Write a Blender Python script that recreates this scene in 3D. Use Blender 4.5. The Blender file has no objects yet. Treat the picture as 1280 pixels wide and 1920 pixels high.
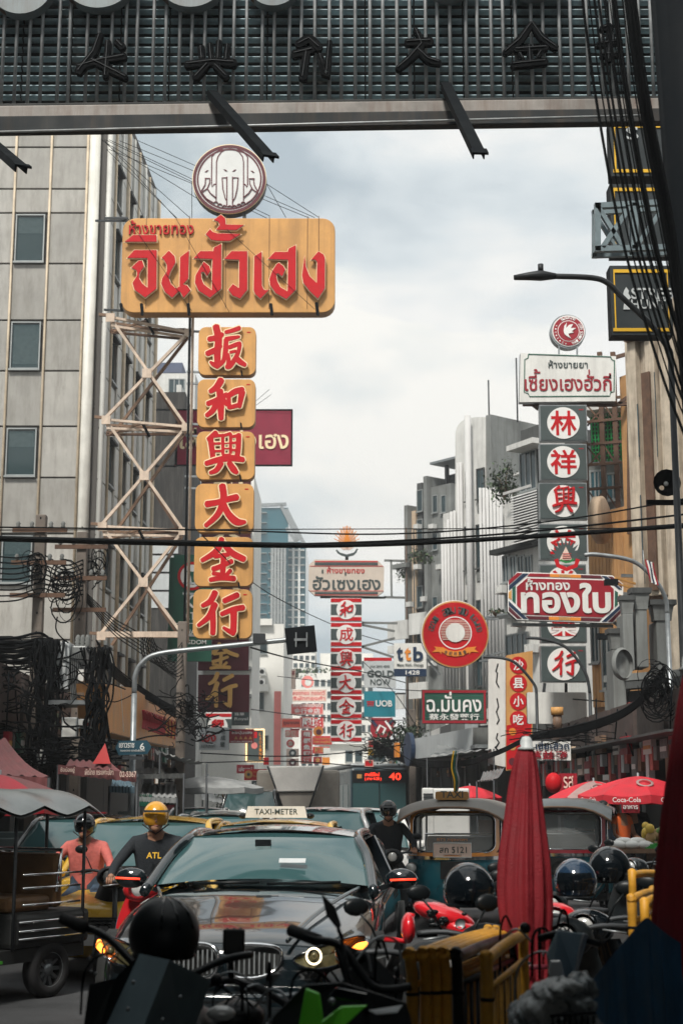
import bpy, bmesh, math, random
from math import sin, cos, pi, radians, atan, atan2, sqrt
from mathutils import Vector, Matrix
from mathutils.geometry import tessellate_polygon
random.seed(7)
SC = bpy.context.scene
COL = SC.collection
# ------------------------------------------------------------------ camera, light, exposure
F = 2800.0; H = 1.72
PITCH = atan(537.0/F)
cam_d = bpy.data.cameras.new('camera'); cam = bpy.data.objects.new('camera', cam_d); COL.objects.link(cam)
cam_d.sensor_fit = 'VERTICAL'; cam_d.sensor_height = 36.0; cam_d.lens = F/1920*36
cam_d.clip_start = .1; cam_d.clip_end = 3000
cam.location = (0, 0, H); cam.rotation_euler = (pi/2+PITCH, 0, 0)
cam_d.dof.use_dof = True; cam_d.dof.focus_distance = 17; cam_d.dof.aperture_fstop = 4.0
SC.camera = cam
SUN_EL, SUN_AZ = radians(52), radians(200)      # compass-like: 180 is behind the camera
w = bpy.data.worlds.new('World'); SC.world = w; w.use_nodes = True
nt = w.node_tree; nt.nodes.clear()
def N(nt, t, **k):
    n = nt.nodes.new(t)
    for a, b in k.items():
        if a == 'inp':
            for i, v in b.items(): n.inputs[i].default_value = v
        else: setattr(n, a, b)
    return n
sky = N(nt, 'ShaderNodeTexSky', sky_type='NISHITA', sun_disc=False, sun_elevation=SUN_EL, sun_rotation=SUN_AZ)
bgs = N(nt, 'ShaderNodeBackground', inp={1: .1}); nt.links.new(sky.outputs[0], bgs.inputs[0])
tc = N(nt, 'ShaderNodeTexCoord')
mp = N(nt, 'ShaderNodeMapping'); mp.inputs['Scale'].default_value = (1, 1, 2.1)
nt.links.new(tc.outputs['Generated'], mp.inputs[0])
n1 = N(nt, 'ShaderNodeTexNoise', inp={'Scale': 3.1, 'Detail': 7.0, 'Roughness': .52, 'Distortion': .35})
n2 = N(nt, 'ShaderNodeTexNoise', inp={'Scale': 5.2, 'Detail': 8.0, 'Roughness': .5, 'Distortion': .2})
nt.links.new(mp.outputs[0], n1.inputs[0])
ad = N(nt, 'ShaderNodeVectorMath', operation='ADD'); ad.inputs[1].default_value = (4.3, 1.1, 2.7)
nt.links.new(mp.outputs[0], ad.inputs[0]); nt.links.new(ad.outputs[0], n2.inputs[0])
cr = N(nt, 'ShaderNodeValToRGB')        # cloud body: grey-blue underside to bright top
cr.color_ramp.elements[0].position = .36; cr.color_ramp.elements[0].color = (.40, .47, .51, 1)
cr.color_ramp.elements[1].position = .58; cr.color_ramp.elements[1].color = (.90, .885, .84, 1)
e = cr.color_ramp.elements.new(.46); e.color = (.66, .71, .72, 1)
nt.links.new(n2.outputs[0], cr.inputs[0])
bgc = N(nt, 'ShaderNodeBackground', inp={1: .74}); nt.links.new(cr.outputs[0], bgc.inputs[0])
mr = N(nt, 'ShaderNodeMapRange', inp={1: .34, 2: .48}); nt.links.new(n1.outputs[0], mr.inputs[0])
mn = N(nt, 'ShaderNodeMath', operation='MAXIMUM'); mn.inputs[1].default_value = .9
nt.links.new(mr.outputs[0], mn.inputs[0])
mx = N(nt, 'ShaderNodeMixShader'); nt.links.new(mn.outputs[0], mx.inputs[0])
nt.links.new(bgs.outputs[0], mx.inputs[1]); nt.links.new(bgc.outputs[0], mx.inputs[2])
wo = N(nt, 'ShaderNodeOutputWorld'); nt.links.new(mx.outputs[0], wo.inputs[0])
sd = bpy.data.lights.new('sun', 'SUN'); sun = bpy.data.objects.new('sun', sd); COL.objects.link(sun)
sd.energy = 2.8; sd.angle = radians(10); sd.color = (1, .95, .87)
# direction to the sun: azimuth measured from +Y, clockwise
dsun = Vector((sin(SUN_AZ)*cos(SUN_EL), cos(SUN_AZ)*cos(SUN_EL), sin(SUN_EL)))
sun.rotation_euler = dsun.to_track_quat('Z', 'Y').to_euler()
SC.view_settings.view_transform = 'Standard'; SC.view_settings.look = 'None'
SC.view_settings.exposure = 0.72; SC.view_settings.gamma = 1
SC.cycles.max_bounces = 6; SC.cycles.volume_bounces = 0; SC.cycles.transparent_max_bounces = 8

# ------------------------------------------------------------------ picture to world
cp, sp = cos(PITCH), sin(PITCH)
def ray(u, v):
    dv = 960-v
    return Vector((u-640, F*cp-dv*sp, F*sp+dv*cp))
def P(u, v, Y):
    d = ray(u, v); t = Y/d.y
    return Vector((d.x*t, Y, H+d.z*t))
def G(u, v):
    d = ray(u, v); t = -H/d.z
    return Vector((d.x*t, d.y*t, 0))
def S(Y): return (P(641, 1497, Y)-P(640, 1497, Y)).x       # metres per pixel at the horizon

# ------------------------------------------------------------------ materials
MT = {}
def mat(name, col, rough=.6, metal=0, var=.18, scale=2.0, streak=0, bump=.0, spec=.5, coat=0, emit=0, rnd=.0, alpha=1, dirt=(.05, .045, .04), bscale=None, trans=0, ior=1.45, ssc=(7, 7, .55)):
    if name in MT: return MT[name]
    m = bpy.data.materials.new(name); m.use_nodes = True; t = m.node_tree; t.nodes.clear()
    L = t.links.new
    b = N(t, 'ShaderNodeBsdfPrincipled'); o = N(t, 'ShaderNodeOutputMaterial'); L(b.outputs[0], o.inputs[0])
    b.inputs['Roughness'].default_value = rough; b.inputs['Metallic'].default_value = metal
    b.inputs['Specular IOR Level'].default_value = spec; b.inputs['Coat Weight'].default_value = coat
    b.inputs['Coat Roughness'].default_value = .03; b.inputs['IOR'].default_value = ior
    b.inputs['Transmission Weight'].default_value = trans; b.inputs['Alpha'].default_value = alpha
    c4 = (*col, 1)
    b.inputs['Base Color'].default_value = c4
    if emit:
        b.inputs['Emission Color'].default_value = c4; b.inputs['Emission Strength'].default_value = emit
    g = N(t, 'ShaderNodeNewGeometry'); out = None
    if var:
        n = N(t, 'ShaderNodeTexNoise', inp={'Scale': scale, 'Detail': 6.0, 'Roughness': .65}); L(g.outputs['Position'], n.inputs[0])
        r = N(t, 'ShaderNodeMapRange', inp={1: .3, 2: .7, 3: 1-var, 4: 1+var*.6}); L(n.outputs[0], r.inputs[0])
        x = N(t, 'ShaderNodeVectorMath', operation='SCALE'); x.inputs[0].default_value = col; L(r.outputs[0], x.inputs['Scale']); out = x.outputs[0]
        rr = N(t, 'ShaderNodeMapRange', inp={1: .3, 2: .7, 3: max(.02, rough*.8), 4: min(1, rough*1.2)}); L(n.outputs[0], rr.inputs[0]); L(rr.outputs[0], b.inputs['Roughness'])
    if rnd:
        oi = N(t, 'ShaderNodeObjectInfo'); r = N(t, 'ShaderNodeMapRange', inp={1: 0, 2: 1, 3: 1-rnd, 4: 1+rnd*.5}); L(oi.outputs['Random'], r.inputs[0])
        x = N(t, 'ShaderNodeVectorMath', operation='SCALE'); L(r.outputs[0], x.inputs['Scale'])
        if out: L(out, x.inputs[0])
        else: x.inputs[0].default_value = col
        out = x.outputs[0]
    if streak:
        mpp = N(t, 'ShaderNodeMapping'); mpp.inputs['Scale'].default_value = ssc; L(g.outputs['Position'], mpp.inputs[0])
        n = N(t, 'ShaderNodeTexNoise', inp={'Scale': 1.0, 'Detail': 7.0, 'Roughness': .7}); L(mpp.outputs[0], n.inputs[0])
        r = N(t, 'ShaderNodeMapRange', inp={1: .46, 2: .72, 3: 0, 4: streak}); L(n.outputs[0], r.inputs[0])
        x = N(t, 'ShaderNodeMix', data_type='RGBA'); L(r.outputs[0], x.inputs[0]); x.inputs[7].default_value = (*dirt, 1)
        if out: L(out, x.inputs[6])
        else: x.inputs[6].default_value = c4
        out = x.outputs[2]
    if out: L(out, b.inputs['Base Color'])
    if bump:
        n = N(t, 'ShaderNodeTexNoise', inp={'Scale': bscale or scale*9, 'Detail': 5.0}); L(g.outputs['Position'], n.inputs[0])
        bp = N(t, 'ShaderNodeBump', inp={'Strength': bump, 'Distance': .02}); L(n.outputs[0], bp.inputs['Height']); L(bp.outputs[0], b.inputs['Normal'])
    MT[name] = m; return m
m_asphalt = mat('asphalt', (.045, .047, .05), .75, var=.35, scale=1.2, bump=.35, bscale=60)
m_pave = mat('pavement', (.14, .135, .125), .85, var=.3, bump=.3)
m_kerb = mat('kerb', (.3, .29, .27), .85, var=.3)
m_white_line = mat('road_paint', (.6, .6, .57), .7, var=.35, scale=6)
m_black = mat('black_metal', (.004, .006, .008), .8, .0, spec=.15, var=.3)
m_cable = mat('cable_rubber', (.005, .006, .007), .8, spec=.1, var=.2)
m_steel = mat('galvanised_steel', (.28, .30, .31), .45, .7, var=.3, scale=5)
m_beige = mat('truss_paint', (.62, .50, .40), .6, var=.25, scale=5, streak=.35, dirt=(.12, .07, .04))
m_dsteel = mat('dark_steel', (.045, .05, .055), .55, .4, var=.3, scale=5)
m_rust = mat('rust_steel', (.13, .075, .05), .8, .2, var=.45, scale=6, bump=.2)
m_gold = mat('sign_yellow', (.62, .32, .095), .55, var=.2, scale=1.1, streak=.5, dirt=(.13, .065, .028), ssc=(2.0, 2.0, .12))
m_red = mat('sign_red', (.50, .010, .016), .55, spec=.2, var=.12, scale=3)
m_redd = mat('sign_dark_red', (.29, .010, .022), .45, var=.16, scale=2)
m_cream = mat('letter_cream', (.86, .70, .44), .5, var=.1)
m_maroon = mat('maroon', (.10, .012, .022), .5, var=.25, scale=2)
m_white = mat('sign_white', (.70, .70, .67), .5, var=.1, scale=2, streak=.18)
m_wht = mat('paint_white', (.76, .76, .74), .5, var=.06)
m_charc = mat('sign_charcoal', (.055, .075, .075), .5, var=.15)
m_green = mat('sign_green', (.012, .10, .065), .5, var=.18)
m_teal = mat('sign_teal', (.012, .20, .26), .45, var=.1)
m_navy = mat('navy', (.012, .03, .07), .45, var=.1)
m_grey = mat('sign_grey', (.5, .53, .54), .5, var=.1, streak=.15)
m_orange = mat('sign_orange', (.74, .25, .03), .5, var=.12)
m_yel = mat('bright_yellow', (.72, .42, .02), .45, var=.1)
m_pink = mat('faded_pink', (.74, .22, .20), .5, var=.12)
m_pfade = mat('pale_cream', (.72, .55, .47), .6, var=.15)
m_panel = mat('facade_panel', (.37, .36, .335), .6, var=.2, scale=1.0, streak=.6, ssc=(5, 5, .9), rnd=.2, dirt=(.16, .15, .13))
m_pipe = mat('facade_pipe', (.55, .46, .34), .5, .1, var=.3, scale=3, streak=.3)
m_joint = mat('joint_dark', (.09, .085, .08), .9)
m_glassd = mat('window_glass', (.035, .06, .07), .12, 0, var=.3, scale=1.5, spec=.8, rnd=.3)
m_glasst = mat('tower_glass', (.03, .14, .18), .15, .3, var=.2, scale=.12, rnd=.35)
m_frame = mat('window_frame', (.30, .32, .32), .5, .4)
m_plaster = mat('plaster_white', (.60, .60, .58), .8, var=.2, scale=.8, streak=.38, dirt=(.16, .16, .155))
m_plwarm = mat('plaster_warm', (.55, .42, .30), .8, var=.2, scale=.8, streak=.4, dirt=(.12, .09, .07))
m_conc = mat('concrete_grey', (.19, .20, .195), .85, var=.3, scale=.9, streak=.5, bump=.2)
m_far = mat('far_plaster_sunlit', (.74, .73, .69), .8, var=.12, scale=.4, streak=.15, dirt=(.4, .38, .35))  # paler than the near plaster: sunlit glare is put into the colour
m_concd = mat('concrete_stained_shaded', (.075, .08, .08), .9, var=.4, scale=.6, streak=.75, dirt=(.02, .02, .02))  # base darkened to carry street canyon shade; the streaks are stains
m_pole = mat('concrete_pole', (.16, .135, .115), .85, var=.3, scale=3, bump=.3)
m_brick = mat('tan_tile', (.50, .27, .11), .65, var=.22, scale=2, streak=.3, rnd=.12)
m_brown = mat('brown_cladding', (.20, .12, .075), .65, var=.3, streak=.4)
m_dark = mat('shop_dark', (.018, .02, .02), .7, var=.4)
m_awnp = mat('awning_pink', (.17, .06, .062), .75, var=.3, scale=3, streak=.25)
m_awng = mat('awning_grey', (.26, .27, .27), .75, var=.3, scale=3)
m_leaf = mat('leaf_green', (.05, .095, .03), .6, var=.45, scale=7)
m_leafd = mat('leaf_dark', (.022, .045, .022), .65, var=.4, scale=7)
m_chrome = mat('chrome', (.75, .76, .77), .12, 1, var=0)
m_rubber = mat('tyre', (.012, .012, .013), .8, var=.3)
m_plast = mat('black_plastic', (.006, .0085, .010), .42, var=.3, scale=6, spec=.3)
m_gloss = mat('black_gloss', (.004, .006, .008), .10, var=0, coat=.7, spec=.3)
m_skin = mat('skin', (.30, .155, .095), .55, var=.1, scale=20)
m_denim = mat('denim', (.05, .08, .12), .85, var=.25, scale=12)
m_cloth = mat('dark_cloth', (.014, .018, .023), .9, var=.3, scale=8, bump=.3, bscale=40)
m_pinkc = mat('coral_cloth', (.52, .13, .11), .85, var=.3, scale=8, bump=.3, bscale=30)

# ------------------------------------------------------------------ mesh builder
def tag(o, label=None, cat=None, group=None, kind=None):
    if label: o['label'] = label
    if cat: o['category'] = cat
    if group: o['group'] = group
    if kind: o['kind'] = kind
    return o
def thing(name, loc, label, cat, group=None, rz=0, rx=0, ry=0):
    o = bpy.data.objects.new(name, None); COL.objects.link(o); o.empty_display_size = .2
    o.location = (0, 0, 0) if loc is None else loc; o.rotation_euler = (rx, ry, rz)
    return tag(o, label, cat, group)
def link(name, me, parent=None, loc=None, rot=None):
    o = bpy.data.objects.new(name, me); COL.objects.link(o); o.parent = parent
    if loc is not None: o.location = loc
    if rot is not None: o.rotation_euler = rot
    return o
def copy_tree(o, parent=None):
    c = o.copy(); COL.objects.link(c)
    if parent is not None: c.parent = parent
    for ch in KIDS.get(o, list(o.children)): copy_tree(ch, c)
    return c
KIDS = {}
def smooth_poly(pts, n=4, closed=False):
    out = []; k = len(pts)
    rng = range(k if closed else k-1)
    for i in rng:
        p0 = pts[(i-1) % k] if (closed or i > 0) else pts[i]; p1 = pts[i]; p2 = pts[(i+1) % k]
        p3 = pts[(i+2) % k] if (closed or i+2 < k) else p2
        for j in range(n):
            t = j/n
            out.append(tuple(.5*((2*b)+(-a+c)*t+(2*a-5*b+4*c-d)*t*t+(-a+3*b-3*c+d)*t**3) for a, b, c, d in zip(p0, p1, p2, p3)))
    if not closed: out.append(tuple(pts[-1]))
    return out
class MB:
    def __init__(s): s.v = []; s.f = []; s.m = []; s.mats = []; s.sm = []
    def mi(s, m):
        if m not in s.mats: s.mats.append(m)
        return s.mats.index(m)
    def add(s, vs, fs, m, smooth=False):
        b = len(s.v); s.v += [tuple(x) for x in vs]; k = s.mi(m)
        for f in fs: s.f.append([b+i for i in f]); s.m.append(k); s.sm.append(smooth)
        return s
    def box(s, c, d, m, rz=0, M=None):
        hx, hy, hz = d[0]/2, d[1]/2, d[2]/2
        vs = [Vector((x, y, z)) for x in (-hx, hx) for y in (-hy, hy) for z in (-hz, hz)]
        if M is None: M = Matrix.Rotation(rz, 3, 'Z')
        vs = [M @ v + Vector(c) for v in vs]
        return s.add(vs, [(0, 1, 3, 2), (4, 6, 7, 5), (0, 4, 5, 1), (2, 3, 7, 6), (0, 2, 6, 4), (1, 5, 7, 3)], m)
    def bb(s, x0, x1, y0, y1, z0, z1, m): return s.box(((x0+x1)/2, (y0+y1)/2, (z0+z1)/2), (abs(x1-x0), abs(y1-y0), abs(z1-z0)), m)
    def beam(s, p, q, w, h, m):
        p, q = Vector(p), Vector(q); d = q-p; L = d.length
        if L < 1e-6: return s
        R = d.to_track_quat('X', 'Z').to_matrix()
        return s.box((p+q)/2, (L, w, h), m, M=R)
    def tube(s, pts, r, m, n=6, cap=True, smooth=True):
        pts = [Vector(p) for p in pts]; k = len(pts); vs = []
        rr = r if isinstance(r, (list, tuple)) else [r]*k
        up = Vector((0, 0, 1)); prev = None
        for i, p in enumerate(pts):
            d = (pts[min(i+1, k-1)]-pts[max(i-1, 0)])
            if d.length < 1e-9: d = Vector((0, 0, 1))
            d.normalize()
            if prev is None:
                a = d.cross(up)
                if a.length < .05: a = d.cross(Vector((0, 1, 0)))
            else: a = prev - d*prev.dot(d)
            a.normalize(); prev = a; b = d.cross(a)
            for j in range(n):
                an = 2*pi*j/n; vs.append(p+(a*cos(an)+b*sin(an))*rr[i])
        fs = []
        for i in range(k-1):
            for j in range(n):
                j2 = (j+1) % n; fs.append((i*n+j, i*n+j2, (i+1)*n+j2, (i+1)*n+j))
        if cap: fs.append(tuple(range(n))[::-1]); fs.append(tuple((k-1)*n+j for j in range(n)))
        return s.add(vs, fs, m, smooth)
    def cyl(s, p, q, r, m, n=12, r2=None): return s.tube([p, q], [r, r if r2 is None else r2], m, n)
    def loft(s, rings, m, closed=True, cap=True, smooth=True):
        n = len(rings[0]); vs = [v for r in rings for v in r]; fs = []
        for i in range(len(rings)-1):
            for j in range(n if closed else n-1):
                j2 = (j+1) % n; fs.append((i*n+j, i*n+j2, (i+1)*n+j2, (i+1)*n+j))
        if cap and closed: fs.append(tuple(range(n))[::-1]); fs.append(tuple((len(rings)-1)*n+j for j in range(n)))
        return s.add(vs, fs, m, smooth)
    def grid(s, fn, nu, nv, m, smooth=True):
        vs = [fn(i/nu, j/nv) for i in range(nu+1) for j in range(nv+1)]
        fs = [(i*(nv+1)+j, i*(nv+1)+j+1, (i+1)*(nv+1)+j+1, (i+1)*(nv+1)+j) for i in range(nu) for j in range(nv)]
        return s.add(vs, fs, m, smooth)
    def lathe(s, prof, c, m, n=20, smooth=True, ax='Z'):
        vs = []
        for r, z in prof:
            for j in range(n):
                a = 2*pi*j/n
                p = (r*cos(a), r*sin(a), z) if ax == 'Z' else ((r*cos(a), -z, r*sin(a)) if ax == 'Y' else (z, r*cos(a), r*sin(a)))
                vs.append(Vector(p)+Vector(c))
        k = len(prof); fs = []
        for i in range(k-1):
            for j in range(n): fs.append((i*n+j, i*n+(j+1) % n, (i+1)*n+(j+1) % n, (i+1)*n+j))
        return s.add(vs, fs, m, smooth)
    def ball(s, c, r, m, n=14, k=9, M=None, zmin=-1):
        if not isinstance(r, (tuple, list)): r = (r, r, r)
        vs = []
        a0 = math.asin(max(-1, zmin))
        for i in range(k+1):
            t = a0+(pi/2-a0)*i/k
            for j in range(n):
                a = 2*pi*j/n; v = Vector((cos(t)*cos(a)*r[0], cos(t)*sin(a)*r[1], sin(t)*r[2]))
                if M is not None: v = M @ v
                vs.append(v+Vector(c))
        fs = [(i*n+j, i*n+(j+1) % n, (i+1)*n+(j+1) % n, (i+1)*n+j) for i in range(k) for j in range(n)]
        return s.add(vs, fs, m, True)
    def prism(s, loops, y0, y1, m, ms=None):
        """loops: outer + holes in (x,z); extruded from y0 (front, towards viewer) to y1"""
        if isinstance(loops[0][0], (int, float)): loops = [loops]
        flat = [Vector((x, 0, z)) for l in loops for x, z in l]
        L3 = [[Vector((x, z, 0)) for x, z in l] for l in loops]
        tr = tessellate_polygon(L3)
        s.add([(p.x, y0, p.z) for p in flat], tr, m)
        s.add([(p.x, y1, p.z) for p in flat], [t[::-1] for t in tr], ms or m)
        for l in loops:
            k = len(l); s.add([(x, y0, z) for x, z in l]+[(x, y1, z) for x, z in l], [(i, (i+1) % k, k+(i+1) % k, k+i) for i in range(k)], ms or m)
        return s
    def build(s, name, parent=None, loc=None, rot=None, fix=True, sub=0, bevel=0):
        me = bpy.data.meshes.new(name); me.from_pydata(s.v, [], s.f)
        for m in s.mats: me.materials.append(m)
        me.polygons.foreach_set('material_index', s.m); me.polygons.foreach_set('use_smooth', s.sm)
        if fix:
            bm = bmesh.new(); bm.from_mesh(me); bmesh.ops.remove_doubles(bm, verts=bm.verts, dist=1e-5)
            bmesh.ops.recalc_face_normals(bm, faces=bm.faces); bm.to_mesh(me); bm.free()
        me.update(); o = link(name, me, parent, loc, rot)
        if bevel:
            md = o.modifiers.new('b', 'BEVEL'); md.width = bevel; md.segments = 2; md.limit_method = 'ANGLE'
        if sub:
            md = o.modifiers.new('s', 'SUBSURF'); md.levels = sub; md.render_levels = sub
        return o
def box_obj(name, x0, x1, y0, y1, z0, z1, m, parent=None, bevel=0): return MB().bb(x0, x1, y0, y1, z0, z1, m).build(name, parent, bevel=bevel)
def rrect(x0, z0, x1, z1, r, n=5):
    if z0 > z1: z0, z1 = z1, z0
    if r <= 0: return [(x0, z0), (x1, z0), (x1, z1), (x0, z1)]
    out = []
    for cx, cz, a0 in ((x1-r, z0+r, -pi/2), (x1-r, z1-r, 0), (x0+r, z1-r, pi/2), (x0+r, z0+r, pi)):
        for i in range(n+1):
            a = a0+pi/2*i/n; out.append((cx+r*cos(a), cz+r*sin(a)))
    return out
def circ(cx, cz, r, n=40, rz=None): return [(cx+r*cos(2*pi*i/n), cz+(rz or r)*sin(2*pi*i/n)) for i in range(n)]
def inflate(poly, d):
    k = len(poly); A = sum(poly[i][0]*poly[(i+1) % k][1]-poly[(i+1) % k][0]*poly[i][1] for i in range(k))
    sg = 1 if A > 0 else -1; out = []
    for i in range(k):
        p0, p1, p2 = Vector(poly[i-1]), Vector(poly[i]), Vector(poly[(i+1) % k])
        a = (p1-p0).normalized(); b = (p2-p1).normalized()
        na = Vector((a.y, -a.x))*sg; nb = Vector((b.y, -b.x))*sg
        n = na+nb; n = n/n.length if n.length > .01 else na
        q = min(2.0, 1/max(.3, n.dot(na)))
        out.append(tuple(p1+n*d*q))
    return out
FONT = None
def text_mesh(s, bold=0.0, depth=0.01, res=3):
    bold *= .5
    cu = bpy.data.curves.new('t', 'FONT'); cu.body = s; cu.size = 1; cu.extrude = depth; cu.offset = bold; cu.resolution_u = res
    o = bpy.data.objects.new('t', cu); me = bpy.data.meshes.new_from_object(o)
    bpy.data.objects.remove(o); bpy.data.curves.remove(cu)
    return me
# ------------------------------------------------------------------ a vertical plane with photo coordinates
class Fr:
    """vertical plane from ground point under (u0,Y0) to (u1,Y1); local x along it, -y to the viewer side, z up"""
    def __init__(s, name, label, cat, u0, Y0, u1=None, Y1=None, group=None, vbase=None, structure=False):
        if u1 is None: u1, Y1 = u0+100, Y0
        A, B = P(u0, 1497, Y0), P(u1, 1497, Y1)
        s.A = Vector((A.x, A.y, 0)); d = Vector((B.x-A.x, B.y-A.y, 0)); s.L = d.length; s.d = d.normalized()
        s.n = Vector((-s.d.y, s.d.x, 0)); z = 0
        if vbase is not None: z = P(u0, vbase, Y0).z
        s.A.z = z
        s.root = thing(name, s.A, label, cat, group, rz=atan2(s.d.y, s.d.x))
        s.px = S(Y0)
    def hit(s, u, v, y=0.0):
        """local (x,z) of pixel on the plane shifted y behind"""
        d = ray(u, v); o = Vector((0, 0, H)); q = s.A+s.n*y
        t = (q-o).dot(s.n)/d.dot(s.n); w_ = o+d*t-s.A
        return (w_.dot(s.d), w_.z)
    def pts(s, l, y=0.0): return [s.hit(u, v, y) for u, v in l]
    def rect(s, name, u0, v0, u1, v1, m, y0=-.05, y1=0, r=0, parent=None, ms=None, bevel=0):
        um = (u0+u1)/2; yq = y0
        if abs(s.d.y) > .5: yq = 0; y0 = max(y0, -.35)
        x0, x1 = s.hit(u0, v0, yq)[0], s.hit(u1, v1, yq)[0]; z1, z0 = s.hit(um, v0, yq)[1], s.hit(um, v1, yq)[1]
        return MB().prism(rrect(x0, z0, x1, z1, r*s.px), y0, y1, m, ms).build(name, parent or s.root, bevel=bevel)
    def poly(s, name, pts, m, y0=-.05, y1=0, parent=None, ms=None, holes=()):
        return MB().prism([s.pts(pts, y0)]+[s.pts(h, y0) for h in holes], y0, y1, m, ms).build(name, parent or s.root)
    def disc(s, name, u, v, r, m, y0=-.05, y1=0, parent=None, ms=None, hole=None, n=40):
        x, z = s.hit(u, v, y0); k = s.hit(u+.5, v, y0)[0]-s.hit(u-.5, v, y0)[0]
        L = [circ(x, z, r*k, n)]
        if hole: L.append(circ(x, z, hole*k, n))
        return MB().prism(L, y0, y1, m, ms).build(name, parent or s.root)
    def text(s, txt, u0, v0, u1, v1, m, y=-.06, depth=.01, bold=.0, name='lettering', parent=None, res=3, keep=False):
        me = text_mesh(txt, bold, 1.0, res)
        if not me.vertices: return None
        xs = [v.co.x for v in me.vertices]; ys = [v.co.y for v in me.vertices]
        a0, a1, b0, b1 = min(xs), max(xs), min(ys), max(ys)
        um = (u0+u1)/2; x0, x1 = s.hit(u0, v0, y)[0], s.hit(u1, v1, y)[0]; z1, z0 = s.hit(um, v0, y)[1], s.hit(um, v1, y)[1]
        sx = (x1-x0)/(a1-a0); sz = (z1-z0)/(b1-b0)
        if keep:
            k = min(sx, sz); cx, cz = (x0+x1)/2, (z0+z1)/2; sx = sz = k
            x0 = cx-k*(a1-a0)/2; z0 = cz-k*(b1-b0)/2
        for v in me.vertices:
            c = v.co; v.co = (x0+(c.x-a0)*sx, y-(depth if c.z > 0 else 0), z0+(c.y-b0)*sz)
        me.materials.clear(); me.materials.append(m)
        for p in me.polygons: p.use_smooth = False
        return link(name, me, parent or s.root)
    def brush(s, strokes, m, mo, y=-.08, out=2.2, name='letter', f=None, parent=None):
        """brush strokes [(u,v,w)..] in photo pixels (f maps other coordinates); outline mo below face m"""
        b = MB()
        for layer, (mm, ex, yy, th) in enumerate(((mo, out, y, .05), (m, 0, y-.03, .03))):
            if mm is None: continue
            for i, st in enumerate(strokes):
                q = [f(*p) if f else p for p in st]
                q = smooth_poly(q, 4) if len(q) > 2 else q
                le, ri = [], []
                for k, (u, v, w_) in enumerate(q):
                    a = q[max(k-1, 0)]; c = q[min(k+1, len(q)-1)]
                    d = Vector((c[0]-a[0], c[1]-a[1])); d = d.normalized() if d.length > 0 else Vector((1, 0))
                    n_ = Vector((-d.y, d.x)); h = w_/2+ex
                    if k == 0:
                        cap = [(u-d.x*h*.75*cos(t)+n_.x*h*sin(t), v-d.y*h*.75*cos(t)+n_.y*h*sin(t)) for t in (pi/3.2, 0, -pi/3.2)]; le += []
                        start = cap
                    le.append((u+n_.x*h, v+n_.y*h)); ri.append((u-n_.x*h, v-n_.y*h))
                    if k == len(q)-1:
                        end = [(u+d.x*h*.8*cos(t)+n_.x*h*sin(t), v+d.y*h*.8*cos(t)+n_.y*h*sin(t)) for t in (pi/3.2, 0, -pi/3.2)]
                pl = start[::-1][::-1]+[]
                loop = start[::1][::-1]+le+end+ri[::-1]
                # start is ordered n+ .. n-: reversed gives n- .. n+
                P2 = s.pts(loop); o_ = -.0012*i
                b.prism(P2, yy-th+o_, yy, mm)
        return b.build(name, parent or s.root)
    def lines(s, name, polys, w_, m, y=-.06, th=.012, parent=None, closed=False):
        """thin ribbons through photo-pixel polylines"""
        b = MB()
        for i, pl in enumerate(polys):
            q = [Vector((*s.hit(u, v),)) for u, v in pl]; h = w_*s.px/2; le, ri = [], []
            for k, p in enumerate(q):
                d = (q[min(k+1, len(q)-1)]-q[max(k-1, 0)]).normalized(); n_ = Vector((-d.y, d.x))*h
                le.append(tuple(p+n_)); ri.append(tuple(p-n_))
            o_ = -.0012*i
            for k in range(len(q)-1):
                b.prism([le[k], le[k+1], ri[k+1], ri[k]], y-th+o_-.0004*(k % 2), y, m)
        return b.build(name, parent or s.root)
def kan(fr, ch, cu, cv, size, m, y, bold=1.0):
    z, st = KANJI[ch]; a = [z(*p) for l in st for p in l]
    u0, u1 = min(p[0] for p in a), max(p[0] for p in a); v0, v1 = min(p[1] for p in a), max(p[1] for p in a); k = size/max(u1-u0, v1-v0)
    def f(x, yy, w_): u, v, w2 = z(x, yy, w_); return (cu+(u-(u0+u1)/2)*k, cv+(v-(v0+v1)/2)*k, w2*k*bold)
    return fr.brush(st, m, None, y=y, f=f)
def arc(cx, cy, r, a0, a1, n=12): return [(cx+r*cos(radians(a0+(a1-a0)*i/n)), cy-r*sin(radians(a0+(a1-a0)*i/n))) for i in range(n+1)]
# ------------------------------------------------------------------ ground
def sheet(name, x0, x1, y0, y1, z, m, kind='structure'):
    o = MB().add([(x0, y0, z), (x1, y0, z), (x1, y1, z), (x0, y1, z)], [(0, 1, 2, 3)], m).build(name, fix=False); o['kind'] = kind; return o
sheet('ground', -500, 500, -60, 900, -.02, m_pave)
sheet('road', -5.3, 5.2, -40, 420, 0.0, m_asphalt)
for nm, x0, x1 in (('pavement', -16, -5.45), ('pavement', 5.35, 16)):
    o = box_obj(nm, x0, x1, -30, 260, -.05, .13, m_pave); o['kind'] = 'structure'
for x0, x1 in ((-5.45, -5.3), (5.2, 5.35)):
    o = box_obj('kerb', x0, x1, -30, 260, -.05, .145, m_kerb); o['kind'] = 'structure'
for x in (-1.9, 1.6):
    for i in range(14):
        o = sheet('lane_marking', x-.06, x+.06, 6+i*9, 9+i*9, .004, m_white_line)

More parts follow.
